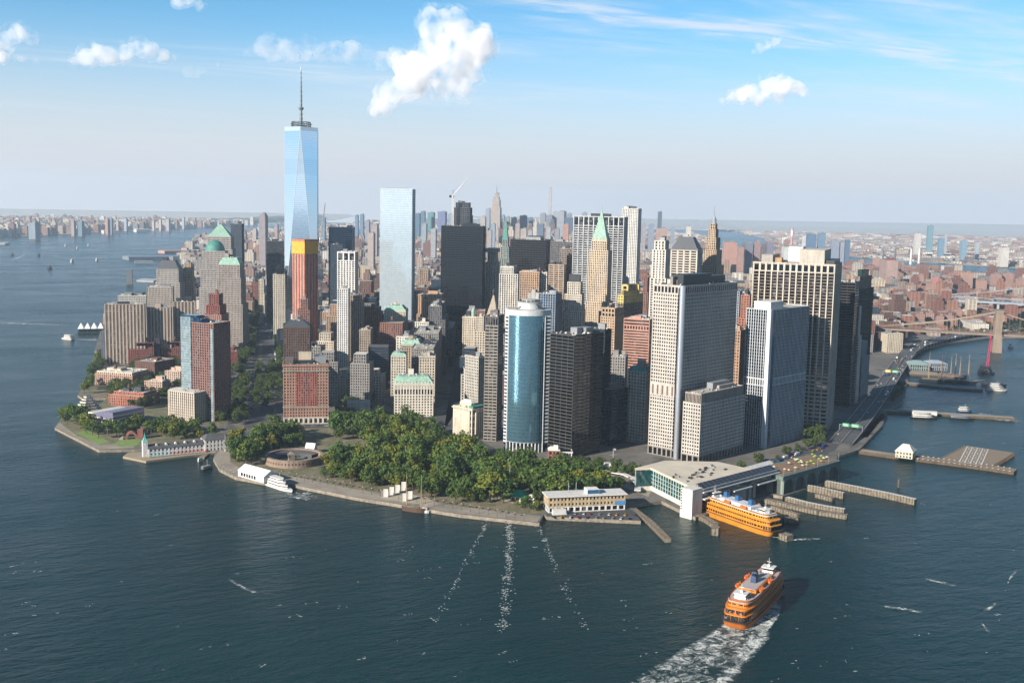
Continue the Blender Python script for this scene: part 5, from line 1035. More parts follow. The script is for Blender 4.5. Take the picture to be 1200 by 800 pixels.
def podium():
    o, rz, L = frame_of((200, 492), (228, 496), GZ); t = thing('curved_podium', 'low pale apartment wing with a rounded end beside the tall teal cornered tower', 'apartment wing', (o.x, o.y, GZ), rz)
    h = at_dist(212, 457, gdist(212, 494)).z-GZ; D = 30; P_ = [(L, 0), (L, D), (0, D)]+[(-9*math.sin(math.pi*k/8), D*.5+D*.5*math.cos(math.pi*k/8)) for k in range(1, 8)]+[(0, 0)]
    n = int(h/3.2); w, g = MB(), MB(); g.prism([(x*.985+.3, y*.97+.4) for x, y in P_], 0, h-.4)
    for i in range(n+1): w.prism(P_, i*h/n-(0 if i == 0 else .8), i*h/n+.8 if i < n else h+.8, bottom=True)
    for i in range(len(P_)):
        a, b = Vector(P_[i]), Vector(P_[(i+1) % len(P_)]); m_ = max(1, int((b-a).length/3.2))
        for k in range(m_): q = a+(b-a)*(k/m_); w.box(q.x-.75, q.x+.75, q.y-.75, q.y+.75, 0, h)
    w.build('wall', wall('c5b49c'), t, kind='stuff'); g.build('windows', G['dark'], t, kind='stuff'); r = MB(); r.prism([(x*.97, y*.97+.4) for x, y in P_], h+.3, h+.9); r.build('roof', ROOFS[2], t)
    r = MB()
    for k in range(9): x, y = RN.uniform(2, L-4), RN.uniform(3, D-5); r.box(x, x+RN.uniform(1, 4), y, y+RN.uniform(1, 4), h+.9, h+RN.uniform(1.6, 3))
    r.build('rooftop_units', M_MECH, t, kind='stuff')
podium()
# long cream brick building on the quay
def quay_house():
    o, rz, L = frame_of((642.5, 601), (732.5, 597), GZ); t = thing('quay_house', 'long cream brick building with a white roof on the quay', 'building', (o.x, o.y, GZ), rz); D = 17
    w, g = MB(), MB(); st = S('bda271', 'dark', 4.0, 3.3, 1.7, 2.3, .4, .3); facade(w, g, 0, L, 0, D, 5, 14, st); w.build('wall', wall(st['w']), t, kind='stuff')
    w = MB(); st = S('d8d5cb', 'blue', 5, 6, 1.6, 1.4, .4, .3); facade(w, g, .1, L-.1, .1, D-.1, 0, 5, st); w.build('ground_floor', M_WHITEW, t, kind='stuff'); g.build('windows', G['dark'], t, kind='stuff')
    r = MB(); r.box(-1.4, L+1.4, -1.4, D+1.4, 14, 15, bottom=True); r.build('roof', M_WHITE, t)
    p = MB(); p.box(L*.5, L*.66, 2, 11, 15, 19.5); p.build('penthouse', M_WHITEW, t); p = MB(); p.box(L*.51, L*.655, 1.85, 2.2, 15.4, 19); p.build('blue_panel', plain('blue_panel', '2c5578', .4), t)
    p = MB(); p.box(L*.86, L+.3, -.5, -.2, 5.2, 8.6); p.build('blue_panel', plain('blue_panel_light', '4f86b8', .4), t)
    for x in (.3, .4): m_ = MB(); m_.tube([(L*x, 12, 15), (L*x, 12, 24)], .25, 5); m_.build('aerial', M_STEEL, t)
    u = at(648, 603.5, GZ); b = MB(); b.box(0, 12, 0, 4, 0, 4.5); b.box(-.1, 12.1, -.1, 4.1, 4.4, 4.7); x = b.build('white_shed', M_WHITE, loc=u, rz=rz); tag(x, 'small white shed at the left end of the long brick building', 'shed')
quay_house()
# green roofed pavilion, red church house and park furniture
def hip(name, label, cat, p, q, depth, h, rise, wm, rm, z=GZ+.1, posts=False):
    o, rz, L = frame_of(p, q, z); t = thing(name, label, cat, (o.x, o.y, z), rz); w, g = MB(), MB()
    facade(w, g, 0, L, 0, depth, 0, h, S('d8cdb8', 'dark', max(3, h/2), 3.6, 1.6, 1.3, .35, .25)); w.build('wall', wm, t, kind='stuff'); g.build('windows', G['dark'], t, kind='stuff')
    r = MB(); r.frustum(-1, L+1, -1, depth+1, h, L*.3, L*.7, depth*.42, depth*.58, h+rise); r.build('hip_roof', rm, t); return t
hip('park_pavilion', 'park restaurant pavilion with a bright green hipped roof', 'pavilion', (598, 586.5), (615, 588), 14, 4, 5, M_CREAM, plain('green_tiles', '2f9a6a', .55))
hip('park_kiosk', 'small white kiosk beside the green roofed pavilion', 'kiosk', (619, 588), (626, 588.5), 7, 5, 1.5, M_WHITEW, ROOFS[2])
def church_house():
    o, rz, L = frame_of((642, 543.5), (671, 544), GZ); t = thing('church_house', 'small red brick house with a white columned front at the foot of the black tower', 'house', (o.x, o.y, GZ), rz)
    w, g = MB(), MB(); facade(w, g, 0, L*.5, 0, 14, 0, 14, S('9a4f3d', 'dark', 4.4, 3.6, 1.8, 1.8)); w.build('wall', M_RED, t, kind='stuff')
    w = MB(); facade(w, g, L*.5, L, 2, 16, 0, 13, S('d9d0bf', 'dark', 4.2, 3.6, 1.3, 1.1)); w.build('white_front', M_WHITEW, t, kind='stuff'); g.build('windows', G['dark'], t, kind='stuff')
    c = MB(); 
    for k in range(5): c.cyl(L*.53+k*L*.105, 1.1, 0, 12, .55, 8)
    c.box(L*.5, L, .3, 2, 12, 13.2, bottom=True); c.build('columns', M_WHITEW, t, kind='stuff')
    r = MB(); r.frustum(0, L*.5, 0, 14, 14.3, 3, L*.5-3, 5, 9, 17.5); r.build('gable_roof', ROOFS[2], t); r = MB(); r.box(L*.22, L*.4, 1, 4, 14, 20); r.build('bell_gable', M_WHITEW, t)
church_house()
def pole(name, label, px, py, top, flag=None, r=.3):
    a = at(px, py, GZ); D = gdist(px, py); h = at_dist(px, top, D).z-GZ; t = thing(name, label, 'flagpole', (a.x, a.y, GZ)); mb = MB(); mb.tube([(0, 0, 0), (0, 0, h)], r, 6, r1=r*.5); mb.cyl(0, 0, 0, .8, 1.2, 10); mb.build('pole', M_WHITE, t)
    if h > 18: mb = MB(); mb.tube([(-4, 0, h*.68), (4, 0, h*.68)], .14, 5); mb.build('yardarm', M_WHITE, t)
    if flag:
        mb = MB()
        for k in range(6): mb.quad((k*.6, .25*math.sin(k), h-2.5), ((k+1)*.6, .25*math.sin(k+1), h-2.5), ((k+1)*.6, .25*math.sin(k+1), h-.3), (k*.6, .25*math.sin(k), h-.3))
        mb.build('flag', plain('flag_'+flag[0], flag[1], .7), t)
pole('flagpole', 'tall white flagpole with a yardarm near the green roofed pavilion', 597, 574, 541)
pole('flagpole', 'flagpole on the ferry plaza in front of the black tower', 718, 549, 522, ('pale', 'b8b4b0'))
pole('flagpole', 'white flagpole at the landward end of the white pier house', 264, 528, 506)
for i, (px, py) in enumerate(((452, 582), (459, 579.5), (466, 577), (473, 574.5), (474.5, 587), (480.5, 584.5))):
    p = at(px, py, GZ+.3); mb = MB(); mb.box(-2.1, 2.1, -.35, .35, 0, 7.5 if i != 3 else 8.5); x = mb.build('memorial_slab', M_WHITEW, loc=p, rz=rad(-18)); tag(x, 'white upright memorial slab on the promenade plaza', 'monument', 'white memorial slabs')
# curved white walkway of the ferry plaza
def ribbon(name, pts, w, z0, z1, mat, label=None, cat=None, kind=None, h=.9):
    P_ = [at(*q[:2], (q[2] if len(q) > 2 else z1)) for q in pts]; mb = MB(); L, R_ = [], []
    for i, p in enumerate(P_):
        d = (P_[min(i+1, len(P_)-1)]-P_[max(i-1, 0)]); d.z = 0; d.normalize(); nn = Vector((-d.y, d.x, 0))*w/2; L.append(p+nn); R_.append(p-nn)
    for i in range(len(P_)-1):
        a, b, c, d = R_[i], R_[i+1], L[i+1], L[i]; mb.quad(a, b, c, d); e = Vector((0, 0, -h)) if z0 is None else None
        dn = lambda v: Vector((v.x, v.y, v.z-h)) if z0 is None else Vector((v.x, v.y, z0))
        mb.quad(dn(a), dn(b), b, a); mb.quad(c, dn(c), dn(d), d)[0] if False else mb.quad(dn(c), dn(d), d, c)
        if z0 is None: mb.quad(dn(d), dn(c), dn(b), dn(a))
    for i, s in ((0, 1), (-1, -1)):
        a, b = L[i], R_[i]; zz = (lambda v: Vector((v.x, v.y, v.z-h)) if z0 is None else Vector((v.x, v.y, z0))); mb.quad(zz(a), zz(b), b, a)
    o = mb.build(name, mat, kind=kind)
    if label: tag(o, label, cat)
    return o, L, R_
ribbon('canopy_walk', [(684, 548), (700, 550), (716, 552), (732, 555), (743, 560), (748, 567), (747, 574)], 6, None, 7, M_WHITE, 'curving white canopy over the ferry plaza walk', 'canopy')
mb = MB(); o_ = at(716, 551, GZ); mb.box(-10, 10, -4, 4, 0, 6); mb.box(-7, -1, -3, 3, 6, 8); mb.box(-10.6, 10.6, -4.6, 4.6, 5.4, 6.1, bottom=True); x = mb.build('kiosk', M_WHITEW, loc=o_, rz=rad(-20)); tag(x, 'low white kiosk on the ferry plaza by the flagpole', 'kiosk')
# ferry terminal
def ferry_terminal():
    A, B, C = at(815.5, 606, 0), at(905, 580, 0), at(758, 576, 0); O = A; rz = math.atan2((B-A).y, (B-A).x); L = (B-A).length
    t = thing('ferry_terminal', 'big ferry terminal with a pale flat roof and a green glass wall', 'terminal', (A.x, A.y, 0), rz)
    lc = lambda P: (((P-A).x*math.cos(rz)+(P-A).y*math.sin(rz)), (-(P-A).x*math.sin(rz)+(P-A).y*math.cos(rz)))
    c = lc(C); H = 25
    hall = [(10, 9), (L*.86, 9), (L*.86, c[1]*.62), (L*.55, c[1]+4), (c[0]*.55, c[1]+2), (c[0]*.95, c[1]*.93), (4, 8)]
    mb = MB(); mb.prism(hall, 0, 7.5); mb.build('base_wall', wall('d8d2c2'), t)
    ins = [(x*.99+.5, y*.99+.2) for x, y in hall]
    mb = MB(); mb.prism(ins, 7.5, H-2.2, top=False); mb.build('green_glass', M_GLASSG, t)
    fr = MB()
    for i in range(len(hall)):
        p, q = Vector((*hall[i], 0)), Vector((*hall[(i+1) % len(hall)], 0)); n = max(2, int((q-p).length/4.5))
        for k in range(n): a = p+(q-p)*k/n; fr.box(a.x-.28, a.x+.28, a.y-.28, a.y+.28, 7.5, H-2.1)
    for z in (11, 14.8, 18.6): fr.prism([(x*1.001, y*1.001) for x, y in hall], z, z+.35, bottom=True)
    fr.build('glazing_bars', wall('b9cfc4', .5), t, kind='stuff')
    ov = [(x*1.02, y*1.02) for x, y in hall]; mb = MB(); mb.prism(ov, H-2.2, H, bottom=True); mb.build('roof', plain('terminal_roof', 'c0b6a4', .9, var=.1, scale=.05), t)
    ru = MB()
    for k in range(26): x, y = RN.uniform(12, L*.7), RN.uniform(22, c[1]*.55); s = RN.uniform(.8, 2.2); ru.box(x, x+s*1.6, y, y+s, H+.01, H+RN.uniform(.8, 2.2), m=k % 2)
    ru.build('rooftop_units', [M_MECH, M_DARKMECH], t, kind='stuff')
    # the slip front: pale corner block, gallery, green fascia, dark berths between piers
    mb = MB(); mb.box(-9, 5.5, -2, 11, 0, 26.5); mb.build('corner_block', wall('ded8c8'), t)
    mb = MB()
    for k in range(8): mb.box(-9.15, -8.9, 9.2, 10.4, 7+k*2.5, 8.4+k*2.5)
    mb.build('windows', G['green'], t, kind='stuff')
    mb = MB(); mb.box(5.6, L+6, -1, 9, 17.5, 21.5, bottom=True); mb.build('green_fascia', M_GLASSG, t)
    mb = MB(); mb.box(5.7, L+7, -3.5, 9.2, 21.6, 22.6, bottom=True); mb.box(6, L*.36, -5, -1, 15.6, 16.6, bottom=True); mb.box(L*.42, L*.66, -5, -1, 15.6, 16.6, bottom=True); mb.box(L*.74, L+8, -5, -1, 15.6, 16.6, bottom=True); mb.build('white_ledges', M_WHITE, t, kind='stuff')
    mb = MB(); mb.box(6, L+2, 6, 8.8, 0, 17.4); mb.build('berth_wall', plain('berth_dark', '2a2622', .9), t)
    mb = MB(); 
    for f in (.38, .44, .66, .72, .99): mb.box(L*f, L*f+4, -.8, 6, 0, 17.3)
    mb.box(L*.45, L*.65, 1, 6, 3, 17.2); mb.build('berth_piers', wall('b5ab9b'), t, kind='stuff')
    mb = MB(); mb.quad((6, -2, 25), (L+3, -2, 25), (L+3, 6, 28.5), (6, 6, 28.5)); mb.quad((6, 6, 28.4), (L+3, 6, 28.4), (L+3, -2, 24.9), (6, -2, 24.9)); mb.build('solar_canopy', plain('solar_panels', '20262e', .3, .2), t)
    mb = MB()
    for k in range(18): x = 7+(L-5)*k/17; mb.quad((x, -2.05, 25.12), (x+.25, -2.05, 25.12), (x+.25, 6, 28.62), (x, 6, 28.62))
    mb.box(5.5, L+3.5, -2.4, -2, 24.6, 25.4, bottom=True); mb.build('canopy_rails', M_WHITE, t, kind='stuff')
    mb = MB()
    for k in range(11): x = 8+(L-8)*k/10; mb.box(x-.3, x+.3, -1.5, -.9, 22.6, 25); mb.box(x-.3, x+.3, 5, 5.6, 22.6, 28)
    mb.build('canopy_posts', M_WHITE, t, kind='stuff')
ferry_terminal()
def maritime_hall():
    A, B = at(916.5, 583, 0), at(982, 563, 0); rz = math.atan2((B-A).y, (B-A).x); L = (B-A).length; D = 34; t = thing('maritime_hall', 'old green iron ferry house with tall arches over the water and a roof garden', 'ferry house', (A.x, A.y, 0), rz); H = 21
    mb = MB(); mb.box(0, L, 2.4, D, 0, H-.2); mb.build('inner_wall', wall('4a544c'), t)
    M_IRON = wall('7f8f84', .7); fr = MB(); n = 5; w = L/n
    for k in range(n):
        x0 = k*w; cx = x0+w/2; r = w/2-1.6; fr.box(x0, x0+1.6, 0, 2.3, 0, 16); fr.box(x0+w-1.6, x0+w-.01, 0, 2.3, 0, 16)
        m_ = 10; pr = [(cx-r*math.cos(math.pi*q/m_), 9+r*math.sin(math.pi*q/m_)*.9) for q in range(m_+1)]
        for (xa, za), (xb, zb) in zip(pr, pr[1:]): fr.quad((xa, 0, za), (xb, 0, zb), (xb, 0, 16), (xa, 0, 16)); fr.quad((xa, 2.3, za), (xb, 2.3, zb), (xb, 0, zb), (xa, 0, za))
    fr.build('arches', M_IRON, t)
    mb = MB(); mb.box(-.6, L+.6, -.6, 2.5, 16, 17.2, bottom=True); mb.box(-.4, L+.4, -.3, D+.3, 17.2, 20.4); mb.box(-1, L+1, -1.2, D+1, 20.4, H, bottom=True); mb.build('entablature', wall('5e7a70'), t)
    mb = MB()
    for k in range(n+1): x = min(L-1, max(1, k*w)); mb.box(x-.7, x+.7, -.9, -.05, 0, 17); mb.tube([(x, .2, H), (x, .2, H+8)], .2, 5)
    mb.build('iron_piers', M_IRON, t, kind='stuff')
    mb = MB(); mb.box(0.1, 2, 1.5, D, 0, 17); mb.build('side_wall', wall('3f5a52'), t)
    mb = MB(); mb.box(2, L-2, 2, D-2, H, H+.3); mb.build('terrace', plain('terrace', '7a5f4a', .9), t)
    for k in range(26):
        p = wpt(A, rz, RN.uniform(L*.15, L-4), RN.uniform(4, D-4), H+.3); lime = k % 2 == 0; mb = MB(); mb.cyl(0, 0, 0, 2.3, .09, 5, m=1); mb.cyl(0, 0, 2.1, 3, RN.uniform(1.5, 2.1), 8, r1=.1)
        c = ('lime', '93b63a') if lime else ('cream', 'd9cfb4'); x = mb.build('parasol', [plain(c[0]+'_canvas', c[1], .7), M_STEEL], loc=p); tag(x, f'{c[0]} parasol on the ferry house roof garden', 'parasol', f'{c[0]} parasols on the roof garden')
    SH0, SH1 = at(864, 557, 17), at(924, 540, 17); SH0.z = SH1.z = 0; t2 = thing('white_ferry_shed', 'long low white roofed shed between the terminal and the tower', 'shed', SH0, math.atan2((SH1-SH0).y, (SH1-SH0).x))
    mb = MB(); mb.box(0, 66, 0, 11, 0, 17); mb.build('wall', M_WHITEW, t2); mb = MB(); mb.quad((-1, -1, 17.1), (67, -1, 17.1), (67, 5.5, 21), (-1, 5.5, 21)); mb.quad((67, 12, 17.1), (-1, 12, 17.1), (-1, 5.5, 21), (67, 5.5, 21)); mb.build('roof', M_WHITE, t2)
maritime_hall()
# timber racks and piers
M_TIMBER = plain('timber', '776e5f', .95, var=.35, scale=.4); M_TIMBERD = plain('old_timber', '5d5040', .95, var=.3, scale=.4)
def rack(label, pts, w, z=3.6, mat=None, name='timber_rack', cat='pier', posts=True):
    t = thing(name, label, cat, at(*pts[0], 0)); o0 = t.location.copy(); P_ = [at(*q, z) for q in pts]; P_ = [p-Vector((o0.x, o0.y, 0)) for p in P_]
    dk, wl_, ps = MB(), MB(), MB()
    for a, b in zip(P_, P_[1:]):
        d = (b-a); d.z = 0; L = d.length; d.normalize(); nn = Vector((-d.y, d.x, 0))*w/2
        dk.quad(a-nn, b-nn, b+nn, a+nn)
        for s in (nn, -nn): wl_.quad((a+s)-Vector((0, 0, z+1)), (b+s)-Vector((0, 0, z+1)), b+s, a+s)
        wl_.quad((b-nn)-Vector((0, 0, z+1)), (b+nn)-Vector((0, 0, z+1)), b+nn, b-nn); wl_.quad((a+nn)-Vector((0, 0, z+1)), (a-nn)-Vector((0, 0, z+1)), a-nn, a+nn)
        for k in range(int(L/3)+1):
            for s in (nn*1.06, -nn*1.06): p = a+d*(k*3)+s; ps.cyl(p.x, p.y, -1, z+.7, .3, 6)
    dk.build('deck', mat or M_TIMBER, t); wl_.build('fender_wall', M_TIMBERD if 'pier' in name or 'platform' in name or name == 'walkway' else M_TIMBER, t)
    if posts: ps.build('piles', M_TIMBERD, t, kind='stuff')
    return t
rack('stone breakwater reaching out from the quay car park', [(742, 595), (762, 610), (783, 631)], 5, 3.2)
rack('timber rack on the left side of the docked yellow ferry', [(818, 602), (829, 607), (838, 613)], 6)
rack('stubby timber dolphin in front of the docked yellow ferry', [(835, 617), (843, 618)], 9, 6, name='timber_dolphin')
rack('small timber dolphin off the stern of the docked yellow ferry', [(917, 624), (926, 627)], 8, 5, name='timber_dolphin')
rack('curved timber rack right of the docked yellow ferry', [(884, 596), (900, 603), (918, 606.5), (935, 607)], 6)
rack('timber rack branching from the curved rack', [(905, 592), (920, 597), (936, 602)], 4)
rack('long timber rack between two ferry slips', [(898, 584), (924, 590), (960, 598), (993, 603)], 6)
rack('timber rack with a white gangway above the long rack', [(922, 582), (945, 588), (965, 592), (990, 596)], 5, mat=M_WHITE)
rack('short timber rack below the arched ferry house', [(957, 578), (977, 583)], 5)
rack('white topped slip wall under the arched ferry house', [(947, 568), (968, 572), (989, 577)], 3.4, 6, mat=M_WHITE)
rack('long white topped timber breakwater beside the arched ferry house', [(968, 563), (1005, 570), (1040, 577), (1073, 584.5)], 5, 5.5, mat=M_WHITE)
rack('long dark pier to the white heliport house', [(1009, 527), (1030, 530), (1052, 533)], 13, 3.4, mat=M_PAVE, name='pier')
rack('long heliport pier edged with white marks', [(1052, 532.5), (1100, 538.5), (1150, 545), (1190, 551)], 15, 3.4, mat=plain('heliport_deck', '7d6d5a', .9), name='heliport_pier')
rack('square heliport platform of parking pads', [(1133, 541), (1148, 533), (1160, 526)], 52, 3.4, mat=plain('heliport_deck', '7d6d5a', .9), name='heliport_platform')
rack('ferry pier with glass shelters on the east river', [(1036, 480), (1080, 482.5), (1120, 485), (1188, 489)], 14, 3.2, mat=M_PAVE, name='ferry_pier')
rack('long dark pier in the tall ship harbour', [(1062, 448), (1110, 453), (1152, 456)], 12, 3.2, mat=M_PAVE, name='pier')
rack('wide pier carrying the pale market hall', [(1064, 436), (1100, 438), (1130, 441)], 40, 3.2, mat=M_PAVE, name='pier')
rack('dark river wall walkway beside the highway', [(1013, 512), (1025, 497), (1036, 485)], 8, 3.0, mat=M_PAVE, name='walkway')
rack('small floating dock below the white pier house', [(236, 536), (243, 530), (254, 529)], 6, 1.6, name='floating_dock')
mb = MB(); mb.cyl(0, 0, -1, 7, 1.1, 8); mb.cyl(0, 0, 7, 9, 1.2, 8, r1=.2); x = mb.build('mooring_pile', M_TIMBERD, loc=at(1053, 571, 0)); tag(x, 'lone mooring pile standing in the water beyond the breakwater', 'pile')
pads = MB()
A_, B_, C_ = at(1124, 541, 3.65), at(1150, 544.5, 3.65), at(1158, 526, 3.65); U_ = (B_-A_)/4; V_ = (C_-B_)/4
def line_(a, b, w=.5):
    d = (b-a).normalized(); n = Vector((-d.y, d.x, 0))*w; pads.quad(a-n, b-n, b+n, a+n)
for k in range(5): line_(A_+U_*k, A_+U_*k+V_*4)
for k in range(5): line_(A_+V_*k, A_+V_*k+U_*4)
for k in range(4):
    for q in range(4):
        c_ = A_+U_*(k+.5)+V_*(q+.5)+Vector((0, 0, .004)); line_(c_-U_*.2, c_+U_*.2, .3); line_(c_-V_*.2+Vector((0, 0, .004)), c_+V_*.2+Vector((0, 0, .004)), .3)
x = pads.build('pad_markings', M_LINE); tag(x, 'white painted pad grid on the heliport platform', 'road marking'); x['kind'] = 'stuff'
eb = MB()
for off in (0, 1):
    P_ = [at(x_, y_+(1.9 if off else -1.7), 3.6) for x_, y_ in ((1052, 532.5), (1100, 538.5), (1150, 545), (1190, 551))]
    for a, b in zip(P_, P_[1:]):
        n_ = int((b-a).length/5)
        for k in range(n_): p = a+(b-a)*(k/n_); eb.box(p.x-.9, p.x+.9, p.y-.5, p.y+.5, 3.62, 4.2)
eb.build('edge_blocks', M_WHITE, kind='stuff')
hip('heliport_house', 'pale gabled heliport house on its pier in the river', 'house', (1049, 535.5), (1069, 538), 22, 7, 7, M_CREAM, plain('pale_roof', 'd6cfba', .8), z=3.4)
hip('market_hall', 'pale green roofed market hall in the tall ship harbour', 'market hall', (1066, 434), (1088, 435), 40, 10, 6, wall('7c8f8a'), plain('pale_green_roof', '7f9490', .7), z=3.2)
hip('market_hall', 'grey glazed market hall right of the pale green one', 'market hall', (1090, 434), (1110, 434.5), 36, 12, 4, wall('8a949a'), plain('grey_roof', '98a3ab', .5), z=3.2)
for i, (px, py, L) in enumerate(((1069, 485, 26), (1076, 484.5, 18))): pass
tent('pier_shelter', 'white roofed waiting shelter on the ferry pier', (1069, 485.5), (1098, 487), 9, 4, 1.2, z=3.2, mat=M_WHITE)
# ------------------------------------------------------------------ elevated highway
dk, Lh, Rh = ribbon('highway_deck', [(985, 519, 4), (997, 505, 8), (1010, 489, 10), (1022, 473, 10), (1034, 456, 10), (1045, 440, 10), (1056, 424, 10), (1065, 411.5, 10), (1078, 404, 10), (1100, 397.5, 10), (1130, 392, 10), (1165, 388, 10), (1215, 385, 10)], 27, None, 10, M_ASPH, kind='structure', h=1.4)
def along(rowL, rowR, f, step, z=0):
    out = []; 
    for i in range(len(rowL)-1):
        a = rowL[i]+(rowR[i]-rowL[i])*f; b = rowL[i+1]+(rowR[i+1]-rowL[i+1])*f; n = max(1, int((b-a).length/step))
        for k in range(n): out.append((a+(b-a)*k/n, (b-a).normalized()))
    return out
cols = along(Lh, Rh, .5, 22); 
t = thing('highway_viaduct', 'row of pillars and rails of the elevated riverside highway', 'viaduct', (0, 0, 0)); dk.parent = t; dk.name = 'road_deck'; del dk['kind']
cmb = MB(); rmb = MB(); lm = MB()
for p, d in cols[3:]:
    n = Vector((-d.y, d.x, 0))
    for s in (-9, 9): q = p+n*s; cmb.box(q.x-.7, q.x+.7, q.y-.7, q.y+.7, GZ-2, p.z-1.4)
cmb.build('pillars', M_STEEL, t, kind='stuff')
for f in (.006, .994, .5):
    ln = [a for a, d in along(Lh, Rh, f, 20)]
    for a, b in zip(ln, ln[1:]):
        d = (b-a); d.z = 0; d.normalize(); n = Vector((-d.y, d.x, 0))*.25; h = Vector((0, 0, 1)); rmb.quad(a-n, b-n, b-n+h, a-n+h); rmb.quad(b+n, a+n, a+n+h, b+n+h); rmb.quad(a-n+h, b-n+h, b+n+h, a+n+h)
rmb.build('parapets', M_CONC, t, kind='stuff')
for f in (.17, .335, .665, .83):
    for i, (p, d) in enumerate(along(Lh, Rh, f, 7)):
        if i % 2 == 0: n = Vector((-d.y, d.x, 0))*.12; u = Vector((0, 0, .012)); lm.quad(p-n+u, p+d*3.2-n+u, p+d*3.2+n+u, p+n+u)
lm.build('lane_lines', M_LINE, t, kind='stuff')
for f, g_ in ((.1, 'inland side of the highway'), (.25, 'inland side of the highway'), (.42, 'inland side of the highway'), (.6, 'river side of the highway'), (.75, 'river side of the highway'), (.9, 'river side of the highway')):
    for p, d in along(Lh, Rh, f, 9)[3:]:
        if RN.random() < (.10 if p.y < 250 else .22): car(p.x, p.y, p.z+.02, math.atan2(d.y, d.x)+(math.pi if f > .5 else 0), 'driving on the '+g_, 'on the '+g_)
def gantry(label, i, yellow=False):
    a, b = Lh[i], Rh[i]; t = thing('sign_gantry', label, 'road sign', (0, 0, 0)); mb = MB()
    for p in (a, b): mb.box(p.x-.4, p.x+.4, p.y-.4, p.y+.4, p.z, p.z+7.5)
    mb.tube([a+Vector((0, 0, 7)), b+Vector((0, 0, 7))], .4, 5); mb.build('gantry', M_STEEL, t)
    d = (b-a).normalized(); fw = Vector((d.y, -d.x, 0))*-.6
    if fw.dot(CAM-a) < 0: fw = -fw
    for k, (f0, f1) in enumerate(((.12, .42), (.5, .86))):
        p, q = a+(b-a)*f0+fw, a+(b-a)*f1+fw; mb = MB(); z0, z1 = Vector((0, 0, 5.2)), Vector((0, 0, 9.4)); mb.quad(p+z0, q+z0, q+z1, p+z1); mb.quad(p-fw*.2+z1, q-fw*.2+z1, q-fw*.2+z0, p-fw*.2+z0); s = mb.build('sign_panel', plain('sign_yellow', 'c9a52c', .5) if (yellow and k == 0) else plain('sign_green', '1d8a5c', .5), t)
        w = MB(); u = fw*.06
        for r in range(2): w.quad(*[v+u for v in (p+(q-p)*.12+Vector((0, 0, 6+r*1.5)), p+(q-p)*.85+Vector((0, 0, 6+r*1.5)), p+(q-p)*.85+Vector((0, 0, 6.6+r*1.5)), p+(q-p)*.12+Vector((0, 0, 6.6+r*1.5)))])
        w.build('sign_text', M_LINE, s)
gantry('green overhead road sign near the highway ramp', 1); gantry('green and yellow overhead road sign farther along the highway', 5, True)
# ------------------------------------------------------------------ bridges
def stone_bridge():
    T = at(1167, 412, 0); dr = at(1215, 395, 0); E_ = ll(40.7043, -73.9948); d = Vector((E_[0]-T.x, E_[1]-T.y, 0)).normalized(); d = Vector((.70, -.71, 0)); n = Vector((-d.y, d.x, 0)); rz = math.atan2(d.y, d.x)
    t = thing('stone_bridge', 'stone towered suspension bridge with a long deck across the river', 'bridge', (T.x, T.y, 0), rz); D = gdist(1167, 412); H = at_dist(1167, 363, D).z; zd = 37
    mb = MB(); W = 21; mb.frustum(-9, 9, -W-1, W+1, -2, -7.5, 7.5, -W, W, zd)
    for y in (-W, -3.5, W-7): mb.box(-6.5, 6.5, y, y+7, zd, H-10)
    for c in (-8.75, 8.75):
        r = 5.25; 
        for q in range(8):
            for s in (1, -1):
                f0, f1 = q/8, (q+1)/8; x0, x1 = c+s*r*(1-f0), c+s*r*(1-f1); z0, z1 = H-24+14*f0**.7, H-24+14*f1**.7
                mb.quad((-6.5, x0, z0), (-6.5, x1, z1), (-6.5, x1, H-9), (-6.5, x0, H-9)); mb.quad((6.5, x1, z1), (6.5, x0, z0), (6.5, x0, H-9), (6.5, x1, H-9)); mb.quad((-6.5, x0, z0), (6.5, x0, z0), (6.5, x1, z1), (-6.5, x1, z1))
    mb.box(-6.6, 6.6, -W, W, H-10, H-4); mb.box(-7.6, 7.6, -W-1, W+1, H-4, H, bottom=True); mb.build('tower', wall('8d7862'), t)
    mb = MB(); mb.box(-900, -7, -13, 13, zd-4, zd, bottom=True); mb.box(7, 720, -13, 13, zd-4, zd, bottom=True); mb.build('deck', wall('8d7460'), t)
    cb = MB()
    for y in (-13, -4, 4, 13):
        for s, L in ((-1, 285), (1, 486)):
            pts = []
            for k in range(25):
                f = k/24; x = s*L*f; z = (H-3)*(1-f)+(zd+2)*f-f*(1-f)*38 if s < 0 else zd+4+(H-7-zd)*(2*f-1)**2
                pts.append((x+(s*0), y, z))
            cb.tube(pts, .55, 4)
            for k in range(1, 24): x, yy, z = pts[k]; cb.tube([(x, y, zd), (x, y, z)], .12, 3)
    cb.build('cables', plain('cable', '8a7a68', .7), t, kind='stuff')
    ap = MB()
    for k in range(12): x = -300-k*48; ap.box(x, x+10, -12, 12, 0, zd-4)
    ap.build('approach_piers', wall('9a7f66'), t, kind='stuff')
    tr = MB()
    for k in range(180):
        x = -300+k*5.6
        for y in (-13.1, 13.1): tr.tube([(x, y, zd), (x+2.8, y, zd+4.5), (x+5.6, y, zd)], .16, 3)
    for y in (-13.1, 13.1): tr.box(-300, 710, y-.2, y+.2, zd+4.3, zd+4.8, bottom=True)
    tr.build('truss', plain('truss_paint', '8a7360', .8), t, kind='stuff')
stone_bridge()
